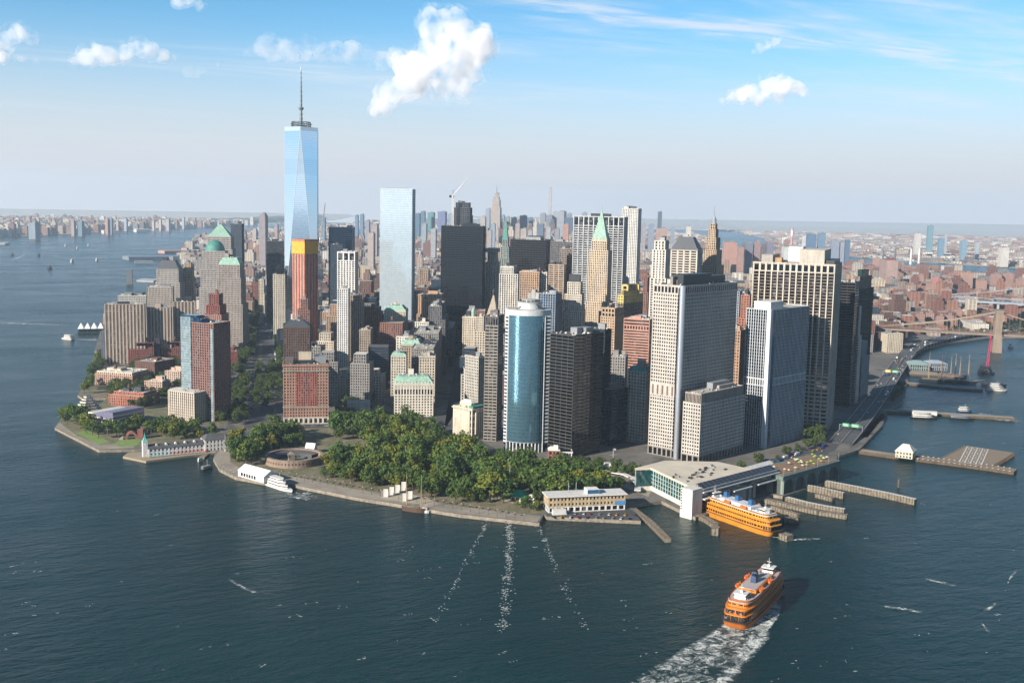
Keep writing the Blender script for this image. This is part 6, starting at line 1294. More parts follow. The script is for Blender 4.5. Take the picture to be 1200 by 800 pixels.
def far_bridge():
    A = at(1118, 362, 40); B = at(1260, 360, 40); a = Vector(ll(40.7105, -73.9930)+(0,)); d = Vector((.58, -.81, 0)); T = at(1196, 372, 0)
    t = thing('steel_bridge', 'pale steel suspension bridge farther up the river', 'bridge', (T.x, T.y, 0), math.atan2(d.y, d.x)); mb = MB(); zd = 40
    mb.box(-190, 900, -18, 18, zd-5, zd, bottom=True); mb.build('deck', plain('bridge_blue', '7d8b95', .6), t)
    mb = MB()
    for k in range(90):
        x = -190+k*12
        for y in (-18.2, 18.2): mb.tube([(x, y, zd), (x+6, y, zd+8), (x+12, y, zd)], .5, 3)
    for y in (-18.2, 18.2): mb.box(-190, 900, y-.4, y+.4, zd+7.6, zd+8.6, bottom=True)
    mb.build('truss', plain('bridge_pale', '8d979e', .6), t, kind='stuff')
    mb = MB()
    for y in (-18, -6, 6, 18): mb.box(-4, 4, y-2, y+2, 0, 98)
    for z in (60, 94): mb.box(-4.1, 4.1, -18, 18, z, z+5, bottom=True)
    mb.build('tower', plain('bridge_blue', '7d8b95', .6), t, loc=(60, 0, 0))
    mb = MB()
    for k in range(2): mb.box(-60-k*60, -54-k*60, -14, 14, 0, zd-5)
    mb.build('approach_piers', wall('a9a094'), t, kind='stuff')
    cb = MB()
    for y in (-18, 18):
        cb.tube([(60+s*420*f, y, zd+4+50*(1-f)**2) for s in (-1,) for f in [k/16 for k in range(10)]], .5, 4); cb.tube([(60+440*f, y, zd+4+50*(1-f)**2) for f in [k/16 for k in range(17)]], .5, 4)
    cb.build('cables', plain('bridge_pale', '8d979e', .6), t, kind='stuff')
far_bridge()
# ------------------------------------------------------------------ boats
def hull_poly(L, W, bow=.22, stern=.1, blunt=.3):
    p = []
    for s in (1, -1):
        pts = [(-L/2, W/2*blunt if stern else W/2), (-L/2+L*stern, W/2), (L/2-L*bow, W/2), (L/2-L*bow*.4, W/2*.62), (L/2, W/2*.04)]
        p.append([(x, s*y) for x, y in pts])
    return p[1]+list(reversed(p[0]))
def scale_poly(p, sx, sy, dx=0): return [(x*sx+dx, y*sy) for x, y in p]
def harbour_ferry(label, stern_px, bow_px, hullc, topc, roofc, funnel, H0=17.5, detail=0):
    a, b = at(*stern_px, 0), at(*bow_px, 0); d = b-a; L, W = 92.0, 21.0; c = (a+b)/2; rz = math.atan2(d.y, d.x)
    t = thing('harbour_ferry', label, 'ferry', (c.x, c.y, 0), rz)
    mo = plain('ferry_'+hullc, hullc, .45, var=.16, scale=.15); mt_ = plain('ferry_'+topc, topc, .45, var=.12, scale=.2); mr = plain('ferry_deck_'+roofc, roofc, .8, scale=.3); md = M_BLACK
    def oval(f=1.0, blunt=.42, dx=0):
        P_ = []
        for k in range(48):
            q = 2*math.pi*k/48; e = .36; cx, sy = math.cos(q), math.sin(q)
            x = L/2*math.copysign(abs(cx)**.5, cx); y = W/2*math.copysign(abs(sy)**e, sy); P_.append((x*f+dx, y*(.55+.45*f)))
        return P_
    mb = MB(); o0 = oval(.965); o1 = oval(1.0); n = len(o0)
    for k in range(n):
        j = (k+1) % n; mb.quad((*[v*.97 for v in o0[k]], -1), (*[v*.97 for v in o0[j]], -1), (*o1[j], 4.2), (*o1[k], 4.2))
    mb.v += [(x, y, 4.2) for x, y in o1]; mb.f.append(tuple(range(len(mb.v)-n, len(mb.v)))); mb.m.append(0); mb.build('hull', mo, t)
    mb = MB(); mb.prism([(x*1.012, y*1.02) for x, y in o1], 4.2, 4.9, bottom=True); mb.build('rubbing_strake', plain('strake', '3a2a20', .8), t)
    levels = [(4.9, 8.6, .965, .985), (9.2, 12.4, .93, .97), (13.0, 16.0, .86, .93)]
    for i, (z0, z1, f, wy) in enumerate(levels):
        P_ = [(x, y*wy) for x, y in oval(f)]
        mb = MB(); mb.prism(P_, z0, z1, top=False); mb.build('deckhouse', mo if i < 2 else mt_, t)
        wm = MB(); nn = len(P_)   # window strip: panes between posts
        for k in range(nn):
            p, q = Vector((*P_[k], 0)), Vector((*P_[(k+1) % nn], 0)); Ls = (q-p).length; m_ = max(1, int(Ls/2.2)); nrm = Vector((q.y-p.y, p.x-q.x, 0)).normalized()*.06
            endzone = abs((p.x+q.x)/2) > L*.40
            for r in range(m_):
                u, v = p+(q-p)*((r+.16)/m_)+nrm, p+(q-p)*((r+.84)/m_)+nrm
                zz0, zz1 = (z0+.3, z1-.3) if (endzone and i == 0) else (z0+(1.2 if i < 2 else 1.0), z1-.8)
                wm.quad(u+Vector((0, 0, zz0)), v+Vector((0, 0, zz0)), v+Vector((0, 0, zz1)), u+Vector((0, 0, zz1)))
        wm.build('windows', G['black'], t, kind='stuff')
        sl = MB(); sl.prism([(x*1.01, y*1.015) for x, y in P_], z1, z1+.6, bottom=True); sl.build('deck_edge', mt_ if i != 2 else mr, t)
    rl = MB(); P_ = [(x*.985, y*.94) for x, y in oval(.86)]
    for k in range(len(P_)):
        p, q = P_[k], P_[(k+1) % len(P_)]; rl.quad((*p, 16.6), (*q, 16.6), (*q, 17.7), (*p, 17.7)); rl.quad((*q, 16.6), (*p, 16.6), (*p, 17.7), (*q, 17.7))
    rl.build('railing', mt_, t)
    z = 16.6
    mb = MB(); mb.prism([(x*.99, y*.9) for x, y in oval(.82)], z, z+.25); mb.build('roof_deck', mr, t)
    mb = MB()
    for y in (-4.6, 4.6): mb.box(-33, 33, y-.35, y+.35, z+.26, z+.9)
    mb.box(-20, 18, -6.4, 6.4, z+.27, z+2.6); mb.build('deck_house_low', mt_ if detail else mr, t)
    mb = MB(); mb.box(-19.4, 17.4, -5.6, 5.6, z+2.6, z+2.9); mb.build('upper_roof', mr, t)
    for s in (-1, 1):   # a wheelhouse at each end
        wh = MB(); x = s*31; wh.prism([(x-3.4, -4), (x+3.4, -4), (x+3.4+s*1.2*(s > 0), 0), (x+3.4, 4), (x-3.4, 4), (x-3.4+s*1.2*(s < 0), 0)], z, z+3.6); wh.build('wheelhouse', M_WHITE, t)
        g = MB(); g.prism([(x-3.5, -4.1), (x+3.5, -4.1), (x+3.5, 4.1), (x-3.5, 4.1)], z+1.9, z+3.0, bottom=True); g.build('wheelhouse_glass', G['black'], t)
        g = MB(); g.box(x-4, x+4, -4.6, 4.6, z+3.6, z+4, bottom=True); g.tube([(x, 0, z+4), (x, 0, z+10)], .28, 6, r1=.12); g.box(x-.2, x+.2, -1.6, 1.6, z+7.2, z+7.5, bottom=True); g.box(x-.9, x+.9, -.9, .9, z+4, z+5.4); g.build('mast', M_WHITE, t)
    for x, y in funnel['at']:
        f = MB(); f.frustum(x-2.2, x+2.2, y-2, y+2, z+2.6, x-1.8, x+1.8, y-1.6, y+1.6, z+7.4); f.build('funnel', plain('funnel_'+funnel['c'], funnel['c'], .4), t)
        f = MB(); f.cyl(x, y, z+7.4, z+8.4, 1.5, 10); f.build('funnel_cap', M_BLACK, t)
    for x in (-13, 7):
        for s in (-1, 1):
            lb = MB(); lb.prism(scale_poly(hull_poly(7.5, 2.6, .3, .2), 1, 1, x) if False else [(px+x, py+s*8.4) for px, py in hull_poly(7.5, 2.6, .3, .2)], z+1.2, z+2.6, bottom=True); lb.build('lifeboat', plain('lifeboat_orange', 'e06a1c', .5), t)
            dv = MB(); dv.tube([(x-2.5, s*6.8, z), (x-2.5, s*7.6, z+3.6), (x-2.5, s*8.4, z+3.8)], .16, 4); dv.tube([(x+2.5, s*6.8, z), (x+2.5, s*7.6, z+3.6), (x+2.5, s*8.4, z+3.8)], .16, 4); dv.build('davits', mt_, t)
    for s in (-1, 1):   # open car deck mouth at each end
        e = MB(); x = s*L*.483
        for y0, y1 in ((-6.6, -3.2), (-2.4, 2.4), (3.2, 6.6)): e.box(min(x, x+s*.6), max(x, x+s*.6), y0, y1, 4.95, 8.1)
        e.build('end_openings', G['black'], t, kind='stuff')
        e = MB(); x = s*L*.466
        for y0 in (-6.5, -2.6, 1.4, 4.6): e.box(min(x, x+s*.6), max(x, x+s*.6), y0, y0+2, 9.6, 11.8)
        e.build('end_openings', G['black'], t, kind='stuff')
    ug = MB()
    for k in range(30): x, y = RN.uniform(-36, 36), RN.uniform(-5, 5); s = RN.uniform(.4, 1.1); ug.box(x, x+s*1.6, y, y+s, z+.26, z+.3+RN.uniform(.5, 1.4), m=k % 2)
    ug.build('deck_fittings', [M_WHITE, M_MECH], t, kind='stuff')
    return t
harbour_ferry('orange harbour ferry under way, trailing a white wake', (861, 735), (905, 690), 'b5651f', 'cd7a22', 'a89c98', dict(at=((-4, 0), (5, 2.2)), c='1d3a5c'), detail=1)
harbour_ferry('yellow orange harbour ferry with a white top berthed at the terminal', (908, 627), (826, 598), 'c07c22', 'c88a2e', 'b9bec4', dict(at=((-14, 0), (2, 0), (16, 0)), c='2f5f8c'))
def boat(name, label, stern, bow, hullm, cabm, decks=2, W=None, H=2.6, mast=0, cat='boat', hh=2.2, Lm=None):
    a, b = at(*stern, 0), at(*bow, 0); d = b-a; L = Lm or d.length; W = W or L*.26; c = (a+b)/2; t = thing(name, label, cat, (c.x, c.y, 0), math.atan2(d.y, d.x))
    mb = MB(); P_ = hull_poly(L, W, .3, .06, .8); Q = scale_poly(P_, .93, .86); n = len(P_)
    for k in range(n): j = (k+1) % n; mb.quad((*Q[j], -.6), (*Q[k], -.6), (*P_[k], hh), (*P_[j], hh)) if False else mb.quad((*Q[k], -.6), (*Q[j], -.6), (*P_[j], hh), (*P_[k], hh))
    mb.v += [(x, y, hh) for x, y in P_]; mb.f.append(tuple(range(len(mb.v)-n, len(mb.v)))); mb.m.append(0); mb.build('hull', hullm, t)
    z = hh
    for i in range(decks):
        f = .74-.16*i; m_ = MB(); m_.prism(scale_poly(P_, f, .86-.05*i, -L*.06), z+.02, z+H-.3); m_.build('cabin', cabm, t)
        if L > 14: g = MB(); g.prism(scale_poly(P_, f*1.004, (.86-.05*i)*1.015, -L*.06), z+H*.38, z+H*.68, top=True, bottom=True); g.build('windows', G['dark'], t, kind='stuff')
        r = MB(); r.prism(scale_poly(P_, f*1.03, (.86-.05*i)*1.04, -L*.06), z+H-.3, z+H, bottom=True); r.build('cabin_roof', cabm, t); z += H
    if mast: m_ = MB(); m_.tube([(L*.02, 0, z), (L*.02, 0, z+mast)], .14, 5); m_.build('mast', M_WHITE, t)
    return t
M_HB = plain('hull_black', '1c1d22', .5); M_HR = plain('hull_rust', '6a3327', .7); M_HBl = plain('hull_blue', '22395a', .5)
boat('tour_boat', 'white three decked tour boat berthed at the promenade', (312, 566.5), (343, 577), M_WHITE, M_WHITE, 3, 9, 2.7, 5, 'boat')
boat('tour_boat', 'white ferry boat moored at the end of the tall ship pier', (1155, 457), (1181, 458), M_WHITE, M_WHITE, 3, 13, 3.0, 5, 'boat')
boat('motor_launch', 'small white launch moored at the floating dock', (232, 541), (238, 539.5), M_WHITE, M_WHITE, 1, None, 1.8)
boat('motor_launch', 'dark workboat with a pale wheelhouse off the curved promenade', (236, 552), (249, 548.5), M_HB, M_MECH, 1, 5, 2.4, 6)
boat('river_ferry', 'low ferry with a white canopy moored along the ferry pier', (1067, 489.5), (1099, 491), M_HB, M_WHITE, 2, 10, 3)
boat('workboat', 'dark workboat moored at the outer end of the ferry pier', (1112, 490), (1142, 492), M_HB, M_MECH, 1, 9, 2.8)
boat('workboat', 'white wheelhouse tug on the far side of the ferry pier', (1122, 482.5), (1139, 483), M_HBl, M_WHITE, 2, 9, 2.6, 5)
boat('river_ferry', 'small white boat passing under the stone bridge', (1181, 407), (1188, 407.5), M_WHITE, M_WHITE, 2, 10, 3)
boat('barge', 'long dark barge beside the market hall pier', (1150, 451), (1180, 452.5), M_HB, M_DARKMECH, 1, 12, 1.5, hh=3)
for i, (px, py, wd, lab) in enumerate(((58, 315.5, 1, 'dark tug out on the river'), (84, 307.5, 0, 'white ferry with a short wake in mid river'), (113, 306, 0, 'white motor boat right of the white ferry'), (90, 292, 0, 'tiny white sail far up the river'), (103, 288.5, 0, 'second tiny white sail, near the far piers'), (76, 289, 0, 'tiny white sail farthest left up the river'), (45, 300.5, 1, 'dark barge far out on the river'), (14, 300, 1, 'small dark boat near the left edge of the river'), (6, 287, 0, 'white ship moored at the far shore on the left'))):
    L = 32 if i < 2 else (26 if i != 8 else 140)
    p = at(px, py, 0); q = at(px+2, py-.1, 0); boat('tug_boat' if wd else 'white_boat', lab, (px, py), (px+1.8, py-.2), M_HB if wd else M_WHITE, M_DARKMECH if wd else M_WHITE, 2, L*.26, 5, 12 if 3 <= i <= 5 else 0, Lm=L, hh=4)
def tall_ship(label, stern, bow, mh, n, hullm, W=11):
    t = boat('tall_ship', label, stern, bow, hullm, M_TIMBER, 1, W, 1.2, 0, 'sailing ship', 4)
    L = (at(*bow, 0)-at(*stern, 0)).length
    for k in range(n):
        x = -L*.33+L*.66*k/max(1, n-1) if n > 1 else 0; m_ = MB(); m_.tube([(x, 0, 4), (x, 0, mh)], .55 if mh > 30 else .3, 6, r1=.15)
        if W > 8:
            for f in (.4, .58, .75, .9): m_.tube([(x, -mh*.22*(1.15-f), mh*f), (x, mh*.22*(1.15-f), mh*f)], .22, 4)
        for s in (-1, 1): m_.tube([(x-1, s*W*.45, 4), (x, 0, mh*.85)], .07, 3); m_.tube([(x+2, s*W*.45, 4), (x, 0, mh*.85)], .07, 3)
        m_.build('mast', plain('mast_buff', 'a58d6a', .7), t)
    m_ = MB(); m_.tube([(L*.42, 0, 5), (L*.62, 0, 8)], .35, 5, r1=.12); m_.build('bowsprit', plain('mast_buff', 'a58d6a', .7), t)
tall_ship('black hulled four masted tall ship at the harbour pier', (1076, 446), (1146, 450), 50, 4, M_HB, 13)
tall_ship('smaller tall ship behind the black hulled one', (1098, 440), (1130, 442), 36, 3, M_HR, 10)
tall_ship('two masted wooden schooner moored at the promenade slabs', (472, 597), (498, 601), 34, 2, plain('hull_wood', '4a3425', .7), 6)
boat('motor_launch', 'white motor yacht right of the schooner', (491, 599), (503, 601), M_WHITE, M_WHITE, 1, 4, 2.2)
def crane_barge():
    t = boat('crane_barge', 'dark crane barge with a tall red lattice boom', (1146, 437), (1166, 438), M_HB, M_DARKMECH, 2, 22, 5, 0, 'crane barge', 3); m_ = MB(); D = gdist(1152, 437); h = at_dist(1153, 391, D).z
    for s in (-1.6, 1.6):
        for q in (-1.6, 1.6): m_.tube([(s, q, 4), (s*.5+3, q*.5, h)], .35, 4)
    for k in range(16):
        f, g = k/16, (k+1)/16; z0, z1 = 4+(h-4)*f, 4+(h-4)*g; m_.tube([(-1.6+2.4*f+1.6*f*.5, -1.6*(1-f*.5), z0), (1.6+2*g-1.6*g*.5, 1.6*(1-g*.5), z1)], .2, 3)
    m_.build('boom', plain('crane_red', 'c22448', .6), t)
crane_barge()
# ferry stop on the river with white tent roofs
def river_stop():
    o, rz, L = frame_of((91, 391), (122, 390.5), 0); t = thing('ferry_stop', 'floating ferry stop under a row of white tent peaks', 'ferry stop', (o.x, o.y, 0), rz); mb = MB(); mb.box(0, L, 0, 30, -1, 3); mb.build('pontoon', M_DARKMECH, t); mb = MB(); mb.box(2, L-2, 2, 28, 3, 9); mb.build('glass_hall', G['green'], t)
    for k in range(4):
        m_ = MB(); x = L*k/4; m_.frustum(x, x+L/4-1, -2, 32, 10, x+L/8-1, x+L/8, 13, 17, 20); m_.build('tent_roof', plain('tent_fabric', 'ecebe8', .6, var=.05), t)
river_stop()
boat('river_ferry', 'white ferry leaving the tent roofed stop', (84, 398), (74, 397), M_WHITE, M_WHITE, 2, 11, 3.4, Lm=32)
# far piers on the river
for i, (p, q, dep, h, hx, lab) in enumerate((((151, 305), (228, 304), 90, 14, '6d7f8c', 'long blue grey pier shed far up the river'), ((158, 309), (180, 309), 40, 9, '7c8a92', 'short pier shed below the long one'), ((148, 333), (155, 333), 30, 45, '6d7478', 'grey ventilation tower standing in the river'), ((160, 330), (180, 331), 60, 6, '9aa0a0', 'low marina pier beside the ventilation tower'), ((193, 297), (236, 296), 60, 12, 'b58a7a', 'pinkish pier building far up the river'), ((160, 272), (176, 272), 60, 22, 'd9cfc4', 'pale warehouse on the far shore'), ((122, 274), (140, 274), 70, 25, 'cdbcae', 'long pale building on the far shore'))):
    o, rz, L = frame_of(p, q, 0); t = thing('pier_shed' if i != 2 else 'vent_tower', lab, 'pier shed' if i != 2 else 'tower', (o.x, o.y, 0), rz)
    mb = MB(); mb.box(0, L, 0, dep, -1, h); mb.build('wall', wall(hx), t); mb = MB(); mb.frustum(-1, L+1, -1, dep+1, h, 2, L-2, dep*.4, dep*.6, h+3); mb.build('roof', plain('shed_roof', hx, .6), t)
# ------------------------------------------------------------------ foam, painted sun glints
def foam_mat():
    mt, t, n, l, b = _nt('foam_or_glint'); tc = n.new('ShaderNodeTexCoord').outputs['Object']; at_ = n.new('ShaderNodeAttribute'); at_.attribute_name = 'foam_or_glint'
    f = _math(n, l, 'ADD', _math(n, l, 'MULTIPLY', _noise(n, l, tc, .10, 7, .66, 1.8), .66), _math(n, l, 'MULTIPLY', _noise(n, l, tc, .5, 5, .7, .8), .34))
    k = n.new('ShaderNodeMapRange'); k.interpolation_type = 'SMOOTHSTEP'; s = _math(n, l, 'ADD', f, at_.outputs['Fac']); l.new(s, k.inputs['Value']); k.inputs['From Min'].default_value = .90; k.inputs['From Max'].default_value = 1.20
    b.inputs['Base Color'].default_value = (.62, .64, .60, 1); b.inputs['Roughness'].default_value = .9
    tr = n.new('ShaderNodeBsdfTransparent'); ms = n.new('ShaderNodeMixShader'); l.new(k.outputs[0], ms.inputs[0]); l.new(tr.outputs[0], ms.inputs[1]); l.new(b.outputs[0], ms.inputs[2]); l.new(ms.outputs[0], n['Material Output'].inputs['Surface']); return mt
M_FOAM = foam_mat()
def foam_or_glint(rows, dens, name='foam_or_glint', z=.35):
    "rows of pixels across the patch; dens(u, v) how much foam"
    vs, fs, ds = [], [], []; R_ = len(rows); K = 14
    for i, (a, b) in enumerate(rows):
        A, B = at(*a, z), at(*b, z)
        for j in range(K+1): vs.append(tuple(A+(B-A)*j/K)); ds.append(dens(i/(R_-1), j/K))
    for i in range(R_-1):
        for j in range(K): q = i*(K+1)+j; fs.append((q, q+1, q+K+2, q+K+1))
    return vs, fs, ds
def foam_obj(parts, name):
    vs, fs, ds = [], [], []
    for v, f, d in parts: n = len(vs); vs += v; fs += [tuple(n+i for i in q) for q in f]; ds += d
    me = bpy.data.meshes.new(name); me.from_pydata(vs, [], fs); at_ = me.attributes.new('foam_or_glint', 'FLOAT', 'POINT'); at_.data.foreach_set('value', ds); me.materials.append(M_FOAM); me.update()
    o = bpy.data.objects.new(name, me); COL.objects.link(o); o['kind'] = 'stuff'; return o
edge = lambda u, v: max(0, 1-min(v, 1-v)*7)
def lerp_rows(A, B, n=26):
    def samp(P_, f):
        f *= len(P_)-1; i = min(int(f), len(P_)-2); g = f-i; return (P_[i][0]+(P_[i+1][0]-P_[i][0])*g, P_[i][1]+(P_[i+1][1]-P_[i][1])*g)
    return [(samp(A, k/n), samp(B, k/n)) for k in range(n+1)]
fade = lambda u, v: min(1, min(v, 1-v)*9)*.9-.9
wake = foam_or_glint(lerp_rows([(846, 728), (828, 739), (795, 757), (758, 780), (712, 806)], [(905, 733), (908, 746), (890, 770), (874, 790), (862, 812)]), lambda u, v: .44+.10*math.exp(-(v/.13)**2)+.12*math.exp(-((1-v)/.17)**2)+.06*(1-u)+fade(u, v)*.5)
bow = foam_or_glint(lerp_rows([(897, 688), (893, 704), (885, 722), (868, 738)], [(917, 697), (920, 708), (916, 722), (906, 736)]), lambda u, v: .43+.14*u+fade(u, v)*.5)
foam_obj([wake, bow], 'wake')
M_FLECK = plain('foam_or_glint_flecks', 'e8e8e2', .9, var=.05)
rf = random.Random(77)
def fleck(mb, x, y, L, W, a):
    "one small ragged lick of foam"
    n = 7; c, s = math.cos(a), math.sin(a); q0 = len(mb.v)
    for k in range(n):
        t = 6.283*k/n; r = rf.uniform(.55, 1.15); u, v = L*r*math.cos(t), W*r*math.sin(t); mb.v.append((x+u*c-v*s, y+u*s+v*c, .3))
    mb.f.append(tuple(range(q0, q0+n))); mb.m.append(0)
glints = MB()  # three streaks of sun glint on the water, painted as white flecks
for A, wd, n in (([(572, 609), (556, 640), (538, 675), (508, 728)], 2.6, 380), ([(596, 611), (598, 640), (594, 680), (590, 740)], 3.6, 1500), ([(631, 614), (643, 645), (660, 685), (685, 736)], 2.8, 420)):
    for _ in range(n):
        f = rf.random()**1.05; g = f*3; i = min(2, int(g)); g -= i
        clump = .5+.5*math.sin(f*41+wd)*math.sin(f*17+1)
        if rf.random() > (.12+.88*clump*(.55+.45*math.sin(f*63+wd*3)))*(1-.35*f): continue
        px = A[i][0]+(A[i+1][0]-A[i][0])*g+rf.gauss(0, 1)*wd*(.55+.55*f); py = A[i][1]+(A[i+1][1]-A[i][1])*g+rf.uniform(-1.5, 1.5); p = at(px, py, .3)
        fleck(glints, p.x, p.y, rf.uniform(.35, 1.25)*(1.15-.3*f), rf.uniform(.14, .38), YAW*-1+rf.uniform(-.5, .5))
glints.build('foam_or_glint', M_FLECK, kind='stuff')
cm_ = MB()
for _ in range(95):
    px, py = rf.uniform(0, 1200), rf.uniform(520, 797)
    if 250 < px < 1000 and py < 640: py = rf.uniform(640, 797)
    if px > 1000: py = max(py, 590)
    p = at(px, py, .3); a0 = rf.uniform(-.7, .5)
    for k in range(rf.randint(1, 4)): fleck(cm_, p.x+rf.gauss(0, 3.2), p.y+rf.gauss(0, 1.2), rf.uniform(.35, 1.5), rf.uniform(.10, .26), a0+rf.uniform(-.3, .3))
cm_.build('whitecaps', M_FLECK, kind='stuff')
caps = []
for A, w in (([(1150, 717), (1160, 712), (1168, 706)], 2.5), ([(1178, 690), (1184, 676), (1192, 668)], 2.5), ([(1150, 728), (1155, 736), (1160, 740)], 2.2), ([(1085, 678), (1105, 682), (1120, 686)], 1.6), ([(1035, 710), (1060, 713), (1080, 717)], 1.5), ([(268, 678), (285, 688), (300, 694)], 1.8), ([(366, 575), (350, 582), (335, 579)], 3), ([(345, 578), (358, 583), (372, 582)], 3.4), ([(-5, 378), (30, 379.3), (76, 380.5)], .8), ([(12, 305), (22, 302), (30, 298)], 1.3), ([(45, 291), (55, 290.5), (66, 290)], .5), ([(90, 397), (105, 398.3), (120, 397.5)], 1.2), ([(905, 629), (930, 632), (962, 631)], 1.2), ([(60, 299), (66, 300), (72, 301)], .5), ([(1147, 485), (1170, 490), (1195, 492)], 3)):
    caps.append(foam_or_glint(lerp_rows([(x, y-w) for x, y in A], [(x, y+w) for x, y in A], 12), lambda u, v: .43+.06*math.sin(u*3.14)+fade(u, v)*.5))
foam_obj(caps, 'foam_or_glint')
# ------------------------------------------------------------------ the city behind
def far_wall():
    mt, t, n, l, b = _nt('far_wall'); at_ = n.new('ShaderNodeAttribute'); at_.attribute_name = 'tone'
    tc = n.new('ShaderNodeTexCoord').outputs['Object']; sp = n.new('ShaderNodeSeparateXYZ'); l.new(tc, sp.inputs[0])
    ge = n.new('ShaderNodeNewGeometry'); gs = n.new('ShaderNodeSeparateXYZ'); l.new(ge.outputs['Normal'], gs.inputs[0])
    side = _math(n, l, 'LESS_THAN', gs.outputs['Z'], .5)
    wz = _math(n, l, 'GREATER_THAN', _math(n, l, 'FRACT', _math(n, l, 'MULTIPLY', sp.outputs['Z'], 1/3.6)), .48)
    wx = _math(n, l, 'GREATER_THAN', _math(n, l, 'FRACT', _math(n, l, 'MULTIPLY', _math(n, l, 'ADD', sp.outputs['X'], sp.outputs['Y']), 1/3.9)), .45)
    w = _math(n, l, 'MULTIPLY', _math(n, l, 'MULTIPLY', wz, wx), side)
    c = _mix(n, l, .3, at_.outputs['Color'], _ramp(n, l, _noise(n, l, tc, .05, 3), [(.3, (.3, .3, .3)), (.7, (.7, .7, .7))]), 'OVERLAY')
    l.new(_mix(n, l, _math(n, l, 'MULTIPLY', w, .85), c, (.02, .025, .03, 1)), b.inputs['Base Color']); b.inputs['Roughness'].default_value = .8; return mt
M_FARW = far_wall()
def tone_mesh(name, boxes):
    "boxes: (x, y, w, d, h, rz, z0, wall rgb, roof rgb)"
    vs, fs, cs = [], [], []
    for x, y, w, d, h, rz, z0, wc, rc in boxes:
        c, s = math.cos(rz), math.sin(rz); n = len(vs); q = [(-w/2, -d/2), (w/2, -d/2), (w/2, d/2), (-w/2, d/2)]
        for z in (z0, z0+h): vs += [(x+a*c-b*s, y+a*s+b*c, z) for a, b in q]
        fs += [(n, n+1, n+5, n+4), (n+1, n+2, n+6, n+5), (n+2, n+3, n+7, n+6), (n+3, n, n+4, n+7), (n+4, n+5, n+6, n+7)]; cs += [wc]*4+[rc]
    me = bpy.data.meshes.new(name); me.from_pydata(vs, [], fs); a = me.attributes.new('tone', 'FLOAT_COLOR', 'FACE')
    a.data.foreach_set('color', [k for c in cs for k in (c[0], c[1], c[2], 1)]); me.materials.append(M_FARW); me.update(); return me
WT = [lin(h)[:3] for h in ('7a5448', '86604f', '906f5e', 'a0866f', 'b39a80', 'a89a8c', '8b8680', 'c0b4a2', '6e625a', '967464', 'cbc6bc', 'b8aca0', 'd2ccc0')]
RT = [lin(h)[:3] for h in ('b9b4ac', '8f8a84', '6b6865', 'a39a8f', '565553', 'd0cdc6', '7c6a60', '9aa0a4')]
def pick(rn, lst, k): return tuple(v*k for v in rn.choice(lst))
def one(name, label, cat, boxes, group=None, z=0):
    x0, y0 = boxes[0][0], boxes[0][1]; rz0 = boxes[0][5]; out = []
    for q in boxes:
        dx, dy = q[0]-x0, q[1]-y0; c, s = math.cos(-rz0), math.sin(-rz0); out.append((dx*c-dy*s, dx*s+dy*c, q[2], q[3], q[4], q[5]-rz0)+tuple(q[6:]))
    o = bpy.data.objects.new(name, tone_mesh(name, out)); COL.objects.link(o); o.location = (x0, y0, z); o.rotation_euler = (0, 0, rz0); return tag(o, label, cat, group)
GRID = rad(90-29)
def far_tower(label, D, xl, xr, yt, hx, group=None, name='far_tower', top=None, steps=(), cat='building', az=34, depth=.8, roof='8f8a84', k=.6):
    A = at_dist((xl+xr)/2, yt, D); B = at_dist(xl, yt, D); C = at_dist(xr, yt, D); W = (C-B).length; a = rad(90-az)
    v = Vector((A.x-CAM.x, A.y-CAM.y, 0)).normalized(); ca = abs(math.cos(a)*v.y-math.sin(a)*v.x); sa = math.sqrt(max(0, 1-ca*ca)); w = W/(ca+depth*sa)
    wc = tuple(t*k for t in lin(hx)[:3]); rc = tuple(t*k for t in lin(roof)[:3]); bs = [(A.x, A.y, w, w*depth, A.z-GZ, a, GZ, wc, rc)]
    base_h = A.z-GZ
    for f, zt in steps:
        T = at_dist((xl+xr)/2, zt, D); bs.append((A.x, A.y, w*f, w*f*depth, T.z-GZ-base_h, a, GZ+base_h, wc, rc)); base_h = T.z-GZ
    bs.append((A.x+w*.1, A.y, w*.4, w*depth*.4, 5, a, GZ+base_h, rc, rc))
    o = one(name, label, cat, bs, group)
    FOOT.append((A.x, A.y, w*.75)); return o
# landmarks of the far skyline
FT = far_tower
def needle(px, y0, y1, D, r, label, hx='9aa0a8'):
    a, b = at_dist(px, y0, D), at_dist(px, y1, D); mb = MB(); mb.tube([(0, 0, 0), (0, 0, b.z-a.z)], r, 6, r1=r*.3); mb.cyl(0, 0, 0, 1, r*2.2, 8); x = mb.build('spire_mast', plain('mast_'+hx, hx, .5, .3), loc=(a.x, a.y, a.z)); return tag(x, label, 'mast')
o = FT('tallest stepped stone skyscraper of the far skyline with a thin mast', 6700, 575.5, 588, 243, 'b5a79c', name='stepped_skyscraper', steps=((.8, 234), (.6, 230.5), (.35, 227)), cat='skyscraper')
mb = MB(); b0 = at_dist(581.7, 228, 6700); b1 = at_dist(581.7, 217, 6700); mb.tube([(0, 0, b0.z-GZ), (0, 0, (b0.z+b1.z)/2-GZ), (0, 0, b1.z-GZ)], 5, 6, r1=1); mb.build('mast', M_STEEL, o, loc=(0, 0, GZ))
FT('thin pencil tower standing clear above the far skyline', 8000, 643.4, 646.8, 219.5, 'b9b8b8', depth=1)
FT('pale clock tower with a pointed roof in the far skyline', 5900, 624.5, 631, 266, 'cfc6b8', steps=((.7, 260), (.35, 256)))
FT('broad pale slab in the far skyline right of the pencil tower', 7600, 648, 664, 247.5, 'a3a9b0', depth=.4)
FT('dark blue slab at the right end of the far skyline', 7000, 662, 672.5, 255, '4a637c')
FT('small salmon tower below the broad pale slab', 5600, 660, 667, 262.5, 'b98a78')
